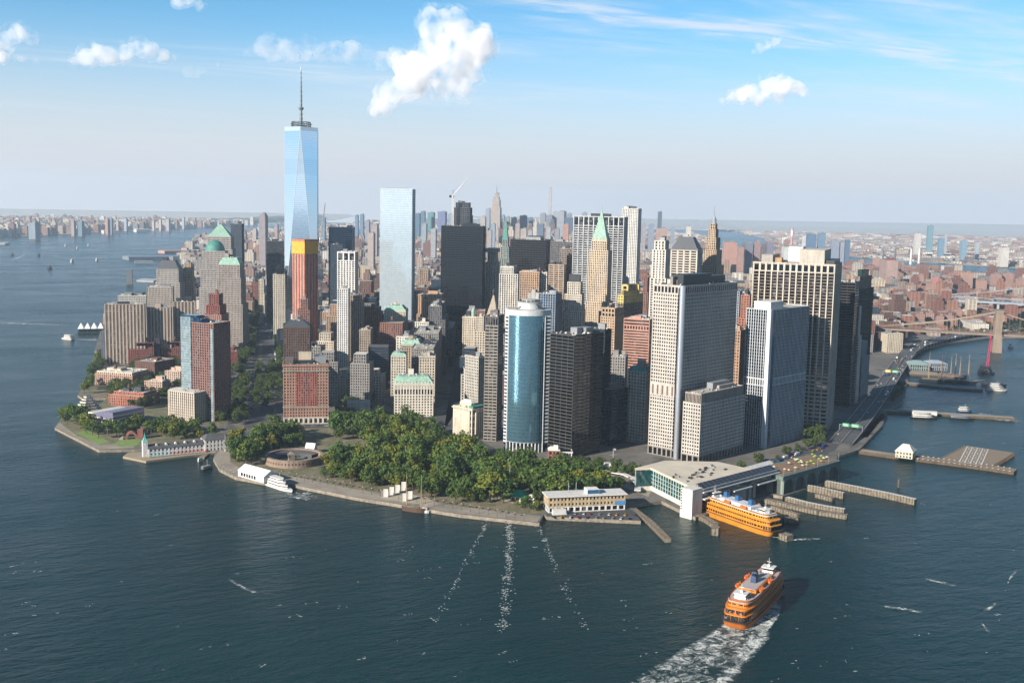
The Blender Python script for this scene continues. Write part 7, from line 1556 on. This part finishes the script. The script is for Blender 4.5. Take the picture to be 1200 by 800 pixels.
FT('lone dark slab tower far to the right of the white crinkled tower', 8300, 771, 776, 248, '4c5a6c', depth=.6)
FT('glass tower standing alone across the river on the right', 8300, 1086.5, 1094.5, 264.5, '6f98a4', depth=1)
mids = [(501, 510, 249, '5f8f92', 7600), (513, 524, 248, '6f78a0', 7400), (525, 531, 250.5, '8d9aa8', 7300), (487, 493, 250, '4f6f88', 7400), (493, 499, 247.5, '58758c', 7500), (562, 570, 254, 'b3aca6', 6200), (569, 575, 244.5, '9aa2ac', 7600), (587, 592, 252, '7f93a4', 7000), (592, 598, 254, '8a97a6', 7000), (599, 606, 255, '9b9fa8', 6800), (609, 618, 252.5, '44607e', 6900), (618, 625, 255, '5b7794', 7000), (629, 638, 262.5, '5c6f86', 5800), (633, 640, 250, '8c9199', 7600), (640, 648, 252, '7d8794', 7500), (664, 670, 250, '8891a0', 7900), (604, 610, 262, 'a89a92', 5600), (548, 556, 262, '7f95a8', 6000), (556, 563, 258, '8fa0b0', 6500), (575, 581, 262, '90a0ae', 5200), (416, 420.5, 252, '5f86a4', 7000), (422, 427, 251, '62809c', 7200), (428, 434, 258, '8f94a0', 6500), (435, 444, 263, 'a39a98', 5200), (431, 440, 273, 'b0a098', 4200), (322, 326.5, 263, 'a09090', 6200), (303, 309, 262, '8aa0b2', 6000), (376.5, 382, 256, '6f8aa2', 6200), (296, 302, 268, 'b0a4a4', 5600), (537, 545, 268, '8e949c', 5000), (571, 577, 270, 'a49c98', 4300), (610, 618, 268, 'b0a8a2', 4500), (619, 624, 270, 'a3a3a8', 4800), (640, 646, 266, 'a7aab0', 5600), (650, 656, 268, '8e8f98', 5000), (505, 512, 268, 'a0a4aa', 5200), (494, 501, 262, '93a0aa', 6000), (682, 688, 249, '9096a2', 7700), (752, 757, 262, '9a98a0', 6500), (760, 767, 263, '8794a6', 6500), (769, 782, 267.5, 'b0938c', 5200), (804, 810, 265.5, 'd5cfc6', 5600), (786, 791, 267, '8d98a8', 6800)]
LMK = [(582, 'stepped stone skyscraper'), (645, 'thin pencil tower'), (627.5, 'pale clock tower'), (656, 'broad pale far slab'), (490, 'mirror glass slab'), (443, 'mirror glass slab'), (512, 'black square tower'), (556, 'unfinished tower frame'), (594, 'green pinnacled spire'), (375, 'tall spire tower'), (402, 'flat topped blue tower'), (330, 'tall spire tower'), (690, 'silver ribbed tower'), (743, 'white crinkled tower'), (773, 'lone dark far slab'), (805, 'black hipped roof tower'), (310, 'pinkish unfinished tower'), (1090, 'lone glass tower'), (950, 'massive ribbed tower'), (1176, 'stone bridge tower'), (1050, 'long dusky red roof')]
def hue(hx):
    r, g, b = (int(hx[i:i+2], 16) for i in (0, 2, 4)); L = (r+g+b)/3
    return ('dark ' if L < 110 else 'pale ' if L > 175 else '')+('blue' if b > r+14 else 'tan' if r > b+9 else 'grey')
def far_label(px, yt, hx, what='hazy', tail='in the far skyline'):
    q = min(LMK, key=lambda m: abs(m[0]-px)); return f'{"taller" if yt < 252 else "lower" if yt > 264 else "middling"} {what} {hue(hx)} tower {tail} {"left" if px < q[0] else "right"} of the {q[1]}'
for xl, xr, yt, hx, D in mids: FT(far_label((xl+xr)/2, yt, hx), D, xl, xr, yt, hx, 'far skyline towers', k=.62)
FT('unfinished pinkish tower far up the avenue left of the spire tower', 4300, 303.5, 314, 252.5, 'a59a9e', steps=((.8, 250.5),), k=.5)
for i, (xl, xr, yt, hx, D) in enumerate([(847, 864, 283.5, 'b98d7e', 4400), (873, 882, 285, '77788c', 4500), (883, 891.5, 283, '9a7f80', 4500), (898, 907, 283.5, '7b7a90', 4500), (864, 872, 290, 'a88478', 4200), (908, 915, 292, 'a88880', 4200)]):
    FT('brick slab tower right of the tan needle spire', D, xl, xr, yt, hx, 'slab towers right of the needle spire', depth=.5)
FT('pale white block above the massive ribbed tower', 3900, 916, 935, 289, 'ccd2d0', depth=.5)
o_ = at_dist(927.5, 290, 5000); mb = MB(); h_ = at_dist(927.5, 267, 5000).z; mb.cyl(0, 0, 0, h_, 7, 10, r1=5); mb.cyl(0, 0, h_*.82, h_*.95, 6.2, 10, m=1); x = mb.build('chimney', [wall('c98a88'), wall('d9d4d0')], loc=(o_.x, o_.y, 0)); tag(x, 'pink power station chimney above the massive ribbed tower', 'chimney')
for i, (px, y0, y1, hx, lb) in enumerate(((1034, 312, 292, '5f6a78', 'dark'), (1048, 312, 291, '5f6a78', 'dark'), (1067, 310, 291, 'd8d2cc', 'pale'), (1076.5, 311, 291, 'd8d2cc', 'pale'))):
    D = gdist(px, y0); a = at(px, y0, GZ); mb = MB(); h = at_dist(px, y1, D).z-GZ; mb.cyl(0, 0, 0, h, 7, 10, r1=4.5); x = mb.build('chimney', wall(hx), loc=a); tag(x, f'tall {lb} chimney of the power station across the low brick quarter', 'chimney', f'{lb} power station chimneys')
for xl, xr, yt, hx, D in [(940, 944.5, 276, 'c9c9cc', 5600), (945, 957, 274, '56789a', 5800), (958, 968, 273, '6a88a4', 5700), (973, 984, 281, '8a96a8', 5600), (984, 990, 284, '9a9cab', 5600), (990, 996.5, 281, '4f6f8e', 5600), (1071, 1080, 273.5, 'cfc9c4', 7600), (1099, 1107, 279, '6f90a8', 7600), (1107, 1110.5, 274, 'a8b0b8', 8200), (1125, 1134, 282, '7e9cb0', 7000), (1143, 1148, 284, 'a8b4bc', 7200), (1170, 1183, 290, 'd8d2c8', 6400)]:
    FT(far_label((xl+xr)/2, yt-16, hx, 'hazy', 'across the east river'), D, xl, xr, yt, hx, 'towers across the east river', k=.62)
brickt = [(1006, 1014, 304.5, 315), (1023, 1032, 302.5, 318), (1054, 1061, 308, 318), (1032, 1040, 324, 338), (1040, 1048, 325, 340), (1085, 1105, 331, 347), (1061, 1075, 333, 345), (1117, 1126, 324, 344), (1127, 1141, 319, 344), (1144, 1157, 328, 347), (1161, 1174, 321, 343), (1175, 1188, 320, 343), (1123, 1141, 347, 362), (1153, 1180, 349, 364), (1185, 1203, 348, 366), (1103, 1116, 338, 352), (1190, 1200, 326, 345), (1075, 1084, 322, 336), (1110, 1117, 330, 346), (1144, 1152, 340, 356),
          (1032, 1044, 373, 390), (1046, 1059, 374, 392), (1058, 1071, 369, 387), (1073, 1085, 367, 386), (1084, 1096, 366, 384), (1097, 1107, 370, 389), (1107, 1118, 369, 388), (1045, 1056, 360, 377), (1118, 1128, 362, 378), (1020, 1032, 366, 384)]
rb = random.Random(3)
for xl, xr, yt, yb in brickt:
    FT('reddish brick housing tower in the quarter beyond the stone bridge', gdist((xl+xr)/2, yb), xl, xr, yt, rb.choice(['9a7565', 'a07c6c', '8e6c60', '967468']), 'brick housing towers beyond the bridge', name='housing_tower', az=50, depth=.75, roof='8a776c')
FT('long building with a dusky red roof among the brick towers', 4200, 1031, 1053, 304, 'b0948a', depth=.35, roof='8a4048', name='long_house')
FT('long white low building beside the stone bridge tower', gdist(1142, 389), 1125, 1159, 377, 'd9d2c4', depth=.4, roof='b9b4ac', name='long_house')
FT('pink painted block in the brick quarter', 3900, 1092, 1101, 325, 'c97f7c', name='brick_block')
for xl, xr, yt, hx, D in ((83, 89, 259.5, 'a79c98', 8200), (91, 99, 259.5, '6f8698', 8200), (123, 128, 256, 'c08f80', 8600), (128, 132.5, 256, '7b8ea0', 8600), (136, 140, 259, 'b3aaa6', 9000), (178, 182, 259, 'c9b4ac', 9600), (186, 190, 257, 'c9b4ac', 9800), (194, 200, 257, 'b7aeb0', 9800), (213, 217, 255, 'b0b4ba', 10500), (33, 47, 260.5, '8a98a6', 7600), (145, 150, 256, 'a8b2bc', 9600)):
    FT('hazy apartment tower on the far shore at left', D, xl, xr, yt, hx, 'apartment towers on the far left shore', k=.62)
# filler: middling blocks between the towers, each its own
HEIGHTS = []
MANH = [(p.x, p.y) for p in SHORE]+east+west
BROOK = [ll(*q) for q in ((40.640,-74.03),(40.690,-74.001),(40.7000,-73.9975),(40.7043,-73.9945),(40.7048,-73.9880),(40.7035,-73.9800),(40.6990,-73.9740),(40.7020,-73.9690),(40.7100,-73.9680),(40.7170,-73.9650),(40.7230,-73.9620),(40.7290,-73.9612),(40.7370,-73.9620),(40.7430,-73.9600),(40.7560,-73.9520),(40.7720,-73.9350),(40.7950,-73.9150),(40.93,-73.89),(40.93,-73.6),(40.6,-73.6),(40.58,-73.9))]
JERS = [ll(*q) for q in ((40.7380,-74.0255),(40.7540,-74.0215),(40.7650,-74.0180),(40.7760,-74.0090),(40.8000,-73.9900),(40.8200,-73.9750),(40.8500,-73.9560),(40.90,-73.93),(40.93,-73.92),(40.93,-74.3),(40.73,-74.3))]
def pxof(x, y, z=0):
    q = Vector((x, y, z))-CAM; w = q.dot(FWD); return (600+FPX*q.dot(RGT)/w, 400-FPX*q.dot(UPV)/w) if w > 10 else (-999, -999)
KEEP = [[at(*q) for q in pts] for pts in ([(255,560),(640,620),(760,610),(900,600),(990,560),(975,530),(880,545),(760,560),(640,545),(565,530),(520,500),(395,497),(330,500),(262,520),(60,510),(95,465)], [(262,510),(282,440),(293,372),(298,326),(312,326),(322,372),(338,440),(338,505)], [(505,495),(523,470),(528,430),(545,430),(545,470),(530,500)], [(975,535),(1000,495),(1030,440),(1056,402),(1220,375),(1220,420),(1085,420),(1050,470),(1030,520)], [(400,505),(520,505),(520,490),(455,488),(400,493)])]
KEEP = [[(p.x, p.y) for p in q] for q in KEEP]
def blocked(x, y, r): return any(inside(x, y, k) for k in KEEP) or any((x-a)**2+(y-b)**2 < (r+c*.72)**2 for a, b, c in FOOT)
rf_ = random.Random(21); NF = 0; BACK = []
FST = [S('b08e6e', 'dark', 3.7, 3.4, 1.7, 1.7), S('8d5a45', 'dark', 3.5, 3.3, 1.7, 1.6), S('c6b79c', 'dark', 3.7, 3.4, 1.7, 1.7), S('8c8883', 'dark', 3.7, 3.2, 1.5, 1.6), S('d2cabb', 'dark', 3.7, 3.6, 1.8, 1.7), S('6d4a3c', 'dark', 3.5, 3.3, 1.7, 1.6), S('3b444c', 'blue', 3.8, 2.4, .5, 1.1)]
FNM = ['tan', 'red brown', 'cream', 'grey', 'pale', 'dark brown', 'dark glass']
u_, v_ = Vector((math.cos(rad(62)), math.sin(rad(62)))), Vector((-math.sin(rad(62)), math.cos(rad(62))))
bpy.context.view_layer.update(); DG = bpy.context.evaluated_depsgraph_get()
def seen(x, y, z):
    p = Vector((x, y, z)); d = p-CAM; L = d.length; d.normalize(); hit, loc, *_ = sc.ray_cast(DG, CAM, d, distance=L-3); return not hit
ANCHOR = []
for o in COL.objects:
    if o.type == 'EMPTY' and o.get('category') == 'building' and len(o['label'].split()) <= 13:
        ax, ay = pxof(o.location.x, o.location.y); ANCHOR.append((ax, ay, o.location.x, o.location.y, o['label']))
def beside(x, y, px):
    "which named tower a filler block stands by, and on which side"
    q = min((a for a in ANCHOR), key=lambda a: (a[2]-x)**2+(a[3]-y)**2); L = q[4].split()
    while len(L) > 8: L = L[:8]
    cut = [k for k, w in enumerate(L) if w in ('with', 'beside', 'behind', 'in', 'at', 'under', 'topped', 'of', 'below', 'between', 'right', 'left', 'standing', 'beneath', 'and', 'rising', 'by', 'reflecting', 'stepping', 'lining', 'wrapped', 'nearest', 'to')]
    if cut and len(L) >= 8 or (L[-1] in ('with', 'the', 'a', 'and', 'of', 'its')): L = L[:max([k for k in cut if 3 <= k] or [len(L)])]
    L = L[:8]
    while L[-1] in ('with', 'the', 'a', 'and', 'of', 'its', 'at', 'by', 'in', 'to', 'under', 'dark', 'pale', 'flat', 'green', 'white'): L = L[:-1]
    dx = px-q[0]; f = math.hypot(x-CAM.x, y-CAM.y)-math.hypot(q[2]-CAM.x, q[3]-CAM.y)
    side = 'left of' if dx < -9 else ('right of' if dx > 9 else ('behind' if f > 0 else 'in front of')); return side+' the '+' '.join(L)
def lab16(q): return ' '.join(q.split()[:16])
for i in range(-8, 62):
    for j in range(-34, 22):
        x, y = (u_*i*46+v_*j*46)+Vector((100, 100)); x += rf_.uniform(-6, 6); y += rf_.uniform(-6, 6)
        if not inside(x, y, MANH): continue
        px, py = pxof(x, y)
        if not (60 < px < 1060) or y > 2400: continue
        if py > 478 or (px < 345 and py > 372) or (px > 700 and py > 462) or (px > 975 and py > 415): continue
        w, d = rf_.uniform(24, 38), rf_.uniform(24, 38)
        if blocked(x, y, .5*max(w, d)): continue
        D = math.hypot(x-CAM.x, y-CAM.y); h = (rf_.uniform(52, 118) if 390 < px < 585 and py < 452 and not 438 < px < 486 else rf_.uniform(38, 88) if 385 < px < 760 and py < 462 else rf_.uniform(28, 60)) if D < 2300 else rf_.uniform(20, 45)*(1.6 if rf_.random() < .12 else 1)
        q = rf_.randrange(len(FST)); s_ = FST[q]; rz = rad(62)+rf_.choice((0, 0, .12, -.1)); FOOT.append((x, y, .5*math.hypot(w, d)))
        vis = sum(seen(x+a*w, y+b*d, zz) for a in (-.5, 0, .5) for b in (-.5, .3) for zz in (h*.6, h*.97))
        if vis < 2 or NF >= 200:
            wc = tuple(v*ALB for v in lin(s_['w'])[:3]); BACK.append((x, y, w, d, h, rz, GZ-.5, wc, pick(rf_, [lin(z)[:3] for z in ('a39c90', '6b6865', 'b9b4ac')], .62))); continue
        tank = rf_.random() < .4
        t = thing('street_block', lab16(f'{"low " if h < 38 else "tall " if h > 62 else ""}{FNM[q]} block{" with a water tank" if tank else ""} {beside(x, y, px)}'), 'building', (x, y, GZ), rz, f'{FNM[q]} blocks between the towers')
        wb, gb = MB(), MB(); facade(wb, gb, -w/2, w/2, -d/2, d/2, 0, h, s_); wb.box(-w/2-.05, w/2+.05, -d/2-.05, -d/2+.4, h, h+1.2, bottom=True); wb.box(-w/2-.05, -w/2+.4, -d/2+.4, d/2, h, h+1.2, bottom=True)
        if rf_.random() < .5: facade(wb, gb, -w*.36, w*.3, -d*.3, d*.36, h+.2, h*1.22, s_); rb_ = MB(); rb_.quad((-w*.35, -d*.29, h*1.22+.05), (w*.29, -d*.29, h*1.22+.05), (w*.29, d*.35, h*1.22+.05), (-w*.35, d*.35, h*1.22+.05)); rb_.build('roof', rf_.choice(ROOFS), t)
        wb.build('wall', wall(s_['w']), t, kind='stuff'); gb.build('windows', G[s_['g']], t, kind='stuff')
        rb_ = MB(); rb_.quad((-w/2+.3, -d/2+.3, h+.1), (w/2-.3, -d/2+.3, h+.1), (w/2-.3, d/2-.3, h+.1), (-w/2+.3, d/2-.3, h+.1)); rb_.build('roof', rf_.choice(ROOFS), t)
        roof_clutter(t, -w/2+1, w/2-1, -d/2+1, d/2-1, h+.1, rf_, rf_.random() < .6, tank); NF += 1
print('filler', NF, 'behind', len(BACK))
# the carpet of roofs out to the horizon
car_ = list(BACK); BRICKS = [lin(h)[:3] for h in ('8a5a48', '96644f', 'a0705a', '7d5040', '8f6a58', 'a67c66')]
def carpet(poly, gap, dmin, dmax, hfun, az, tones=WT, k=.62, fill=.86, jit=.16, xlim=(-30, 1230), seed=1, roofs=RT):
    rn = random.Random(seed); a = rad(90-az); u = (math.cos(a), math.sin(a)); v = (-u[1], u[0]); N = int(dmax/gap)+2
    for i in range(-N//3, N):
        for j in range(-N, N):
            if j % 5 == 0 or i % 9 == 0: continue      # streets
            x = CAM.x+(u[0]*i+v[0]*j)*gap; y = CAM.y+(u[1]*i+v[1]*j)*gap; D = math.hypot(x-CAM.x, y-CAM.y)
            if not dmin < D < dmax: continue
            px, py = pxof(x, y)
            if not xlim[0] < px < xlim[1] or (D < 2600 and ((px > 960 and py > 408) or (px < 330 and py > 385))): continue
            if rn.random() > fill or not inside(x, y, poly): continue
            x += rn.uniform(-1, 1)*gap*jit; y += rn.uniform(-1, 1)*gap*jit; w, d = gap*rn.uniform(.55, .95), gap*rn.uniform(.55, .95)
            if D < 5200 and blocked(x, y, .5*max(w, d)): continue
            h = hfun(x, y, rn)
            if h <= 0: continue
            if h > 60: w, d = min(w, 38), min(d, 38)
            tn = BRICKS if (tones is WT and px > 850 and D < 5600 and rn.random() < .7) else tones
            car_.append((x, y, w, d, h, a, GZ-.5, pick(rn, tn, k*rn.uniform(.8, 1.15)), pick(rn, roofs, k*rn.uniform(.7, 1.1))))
            if h > 45 and rn.random() < .6: car_.append((x, y, w*.6, d*.6, h*.15, a, GZ-.5+h, car_[-1][7], car_[-1][8]))
def hm(x, y, rn):
    px, py = pxof(x, y); r = rn.random()
    if y < 3200: return rn.uniform(14, 34)*(2.2 if r < .05 else 1) if px < 860 else rn.uniform(13, 28)*(2.2 if r < .13 else 1)
    if y < 4700: return rn.uniform(14, 34)*(2.6 if r < .07 else 1)
    if y < 8600:
        core = math.exp(-((px-610)/95)**2); return rn.uniform(22, 60)+core*rn.uniform(10, 110)*(1.3 if r < .1 else 1)
    return rn.uniform(25, 55)*(1.7 if r < .06 else 1)
carpet(MANH, 30, 1700, 4400, hm, 29, seed=2)
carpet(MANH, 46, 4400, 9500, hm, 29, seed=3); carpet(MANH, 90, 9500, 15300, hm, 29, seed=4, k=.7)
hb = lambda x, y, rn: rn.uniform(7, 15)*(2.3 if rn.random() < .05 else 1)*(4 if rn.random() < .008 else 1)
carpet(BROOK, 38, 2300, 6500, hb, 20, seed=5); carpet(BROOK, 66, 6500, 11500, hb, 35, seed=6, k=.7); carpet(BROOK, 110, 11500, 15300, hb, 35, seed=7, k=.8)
hj = lambda x, y, rn: rn.uniform(8, 18)*(2.5 if rn.random() < .06 else 1)+45*(y > 6900)
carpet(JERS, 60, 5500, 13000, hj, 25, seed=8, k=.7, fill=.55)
print('carpet', len(car_))
car_.sort(key=lambda q: -(q[4]+q[2])/math.hypot(q[0]-CAM.x, q[1]-CAM.y))
ROWN = 0
o = bpy.data.objects.new('distant_buildings', tone_mesh('distant_buildings', car_[ROWN:])); COL.objects.link(o); o['kind'] = 'stuff'
# green between the far roofs
gm = MB(); rg = random.Random(9)
def tuft(x, y, r, h):
    n = 5
    for k in range(n):
        a = rg.uniform(0, 6.28); p = Vector((x+r*.6*math.cos(a), y+r*.6*math.sin(a), GZ+h*rg.uniform(.5, 1))); s = r*rg.uniform(.5, .9)
        gm.quad(p+Vector((s, 0, -s*.3)), p+Vector((0, s, .2*s)), p+Vector((-s, 0, -s*.3)), p+Vector((0, -s, .3*s))); gm.quad(p+Vector((0, -s*.7, -s*.6)), p+Vector((s*.5, s*.5, -s*.6)), p+Vector((0, 0, s*.7)), p+Vector((-s*.6, 0, 0)))
for _ in range(2600):
    px, py = rg.uniform(1000, 1215), rg.uniform(290, 395)
    p = at(px, py, 0)
    if inside(p.x, p.y, MANH) or inside(p.x, p.y, BROOK): tuft(p.x, p.y, rg.uniform(4, 8), rg.uniform(6, 12))
for _ in range(2200):
    px, py = rg.uniform(0, 330), rg.uniform(258, 300); p = at(px, py, 0)
    if inside(p.x, p.y, JERS): tuft(p.x, p.y, rg.uniform(9, 18), rg.uniform(8, 16))
for _ in range(900):
    px, py = rg.uniform(290, 1000), rg.uniform(275, 340); p = at(px, py, 0)
    if inside(p.x, p.y, MANH): tuft(p.x, p.y, rg.uniform(5, 9), rg.uniform(6, 12))
gm.build('distant_trees', M_LEAFS, kind='stuff')
# ------------------------------------------------------------------ clouds
def cloud_mat(dens, cell, lo=.37, hi=.66):
    "vapour thick in its billows, thinning to nothing at its ragged edge"
    mt = bpy.data.materials.new('cloud'); mt.use_nodes = True; n = mt.node_tree.nodes; l = mt.node_tree.links; n.remove(n['Principled BSDF'])
    v = n.new('ShaderNodeVolumePrincipled'); v.inputs['Color'].default_value = (.955, .955, .965, 1); v.inputs['Anisotropy'].default_value = .15
    tc = n.new('ShaderNodeTexCoord').outputs['Object']
    f = _noise(n, l, tc, 1/cell, 7, .66, .3); k = n.new('ShaderNodeMapRange'); k.interpolation_type = 'SMOOTHSTEP'; l.new(f, k.inputs['Value'])
    for a, q in (('From Min', lo), ('From Max', hi), ('To Min', 0), ('To Max', dens)): k.inputs[a].default_value = q
    l.new(k.outputs[0], v.inputs['Density']); l.new(v.outputs[0], n['Material Output'].inputs['Volume']); return mt
def cloud(label, D, blobs, dens, vox, seed=1, disp=.55, flat=1.0, core=True):
    cx = sum(b[0] for b in blobs)/len(blobs); cy_ = sum(b[1] for b in blobs)/len(blobs); C = at_dist(cx, cy_, D); mpp = (C-CAM).length/FPX; rn = random.Random(seed); mb, cb = MB(), MB()
    F_ = Vector((C.x-CAM.x, C.y-CAM.y, 0)).normalized(); S_ = Vector((F_.y, -F_.x, 0))
    for bx, by, br in blobs:
        n = 1 if br < 4 else 5
        for k in range(n):
            dx, dy, dz = (0, 0, 0) if k == 0 else (rn.uniform(-.7, .7)*br, rn.uniform(-.6, .6)*br, rn.uniform(-.8, .8)*br); r = br*(1 if k == 0 else rn.uniform(.45, .7))*mpp
            c = S_*((bx-cx+dx)*mpp)+Vector((0, 0, (cy_-by+dy)*mpp*flat))+F_*(dz*mpp); N = 9; M_ = 14
            for tg, f in ((mb, 1.28), (cb, .80)):
                q0 = len(tg.v); rr = r*f
                for a in range(N+1):
                    th = math.pi*a/N
                    for b in range(M_): ph = 2*math.pi*b/M_; tg.v.append((c.x+rr*math.sin(th)*math.cos(ph), c.y+rr*math.sin(th)*math.sin(ph), c.z+rr*flat*math.cos(th)))
                for a in range(N):
                    for b in range(M_): w = (b+1) % M_; tg.f.append((q0+a*M_+b, q0+(a+1)*M_+b, q0+(a+1)*M_+w, q0+a*M_+w)); tg.m.append(0)
    def puff(m_, name, mat, parent=None, loc=None, k0=1.0):
        o = m_.build(name, mat, parent, loc)
        md = o.modifiers.new('remesh', 'REMESH'); md.mode = 'VOXEL'; md.voxel_size = vox
        for sc_, st in ((vox*14, vox*8*disp*k0), (vox*6, vox*4*disp*k0)):
            tx = bpy.data.textures.new('cloud_noise', 'CLOUDS'); tx.noise_scale = sc_; tx.noise_depth = 3; dm = o.modifiers.new('displace', 'DISPLACE'); dm.texture = tx; dm.strength = st; dm.mid_level = .45; dm.texture_coords = 'LOCAL'
        return o
    o = puff(mb, 'cumulus_cloud', cloud_mat(dens*.8, vox*20, .47, .70), None, C, 1.5); tag(o, label, 'cloud')
    if core: puff(cb, 'core', cloud_mat(dens, vox*22, .36, .62), o, None, .8)
    return o
cloud('biggest cloud, a towering white cumulus above the downtown towers', 11500, [(441, 130, 6), (450, 122, 10), (458, 108, 14), (472, 100, 16), (488, 92, 17), (478, 78, 15), (498, 74, 20), (512, 58, 22), (505, 38, 17), (518, 24, 12), (503, 18, 9), (538, 20, 9), (534, 36, 18), (548, 48, 19), (565, 44, 13), (556, 64, 18), (536, 76, 20), (540, 98, 16), (520, 100, 15), (470, 84, 8), (552, 84, 14)], .009, 13, 3)
cloud('long low cloud trailing left from the towering cumulus', 12500, [(300, 64, 6), (314, 60, 10), (328, 57, 11), (342, 58, 12), (358, 57, 11), (374, 62, 9), (392, 60, 9), (410, 60, 10), (426, 64, 9), (443, 66, 9), (335, 46, 5), (338, 42, 4)], .006, 15, 5, core=False)
cloud('small white cumulus alone in the right half of the sky', 12000, [(850, 117, 4), (860, 114, 7), (872, 111, 9), (884, 107, 10), (896, 104, 11), (906, 100, 11), (918, 103, 10), (930, 106, 8), (938, 108, 5), (890, 115, 6), (912, 114, 7)], .012, 11, 7)
cloud('tiny wisp of cloud above the small cumulus', 12500, [(885, 60, 3), (892, 56, 4.5), (900, 52, 5.5), (907, 50, 5), (911, 47, 3)], .007, 9, 8)
cloud('soft cloud low in the sky left of the spire tower', 12500, [(96, 74, 6), (108, 68, 10), (120, 62, 9), (132, 63, 10), (148, 62, 10), (160, 57, 10), (172, 60, 8), (186, 63, 6), (196, 64, 4)], .007, 13, 9)
cloud('soft cloud at the left edge of the sky', 12000, [(-6, 50, 12), (8, 48, 10), (20, 42, 11), (30, 46, 8), (4, 66, 6), (22, 67, 5), (36, 68, 3)], .008, 13, 10)
cloud('cloud cut by the top edge of the picture at left', 12500, [(212, 2, 6), (222, -2, 8), (232, 4, 6)], .007, 12, 12)
cloud('tiny cloud just left of the needle mast', 13000, [(222, 84, 4), (230, 84, 5), (238, 82, 4), (250, 75, 3)], .003, 12, 13, core=False)
# ------------------------------------------------------------------ the air
def haze():
    mt = bpy.data.materials.new('haze_air'); mt.use_nodes = True; n = mt.node_tree.nodes; l = mt.node_tree.links
    n.remove(n['Principled BSDF']); v = n.new('ShaderNodeVolumePrincipled'); v.inputs['Color'].default_value = (.68, .84, 1, 1)
    v.inputs['Density'].default_value = HAZE; v.inputs['Anisotropy'].default_value = .25; l.new(v.outputs['Volume'], n['Material Output'].inputs['Volume'])
    mb = MB(); r = RFAR+1500; mb.box(CAM.x-r, CAM.x+r, CAM.y-r, CAM.y+r, -4.2, 575, bottom=True)
    o = mb.build('haze', mt, kind='stuff'); return o
HAZE = 3.8e-5
haze()
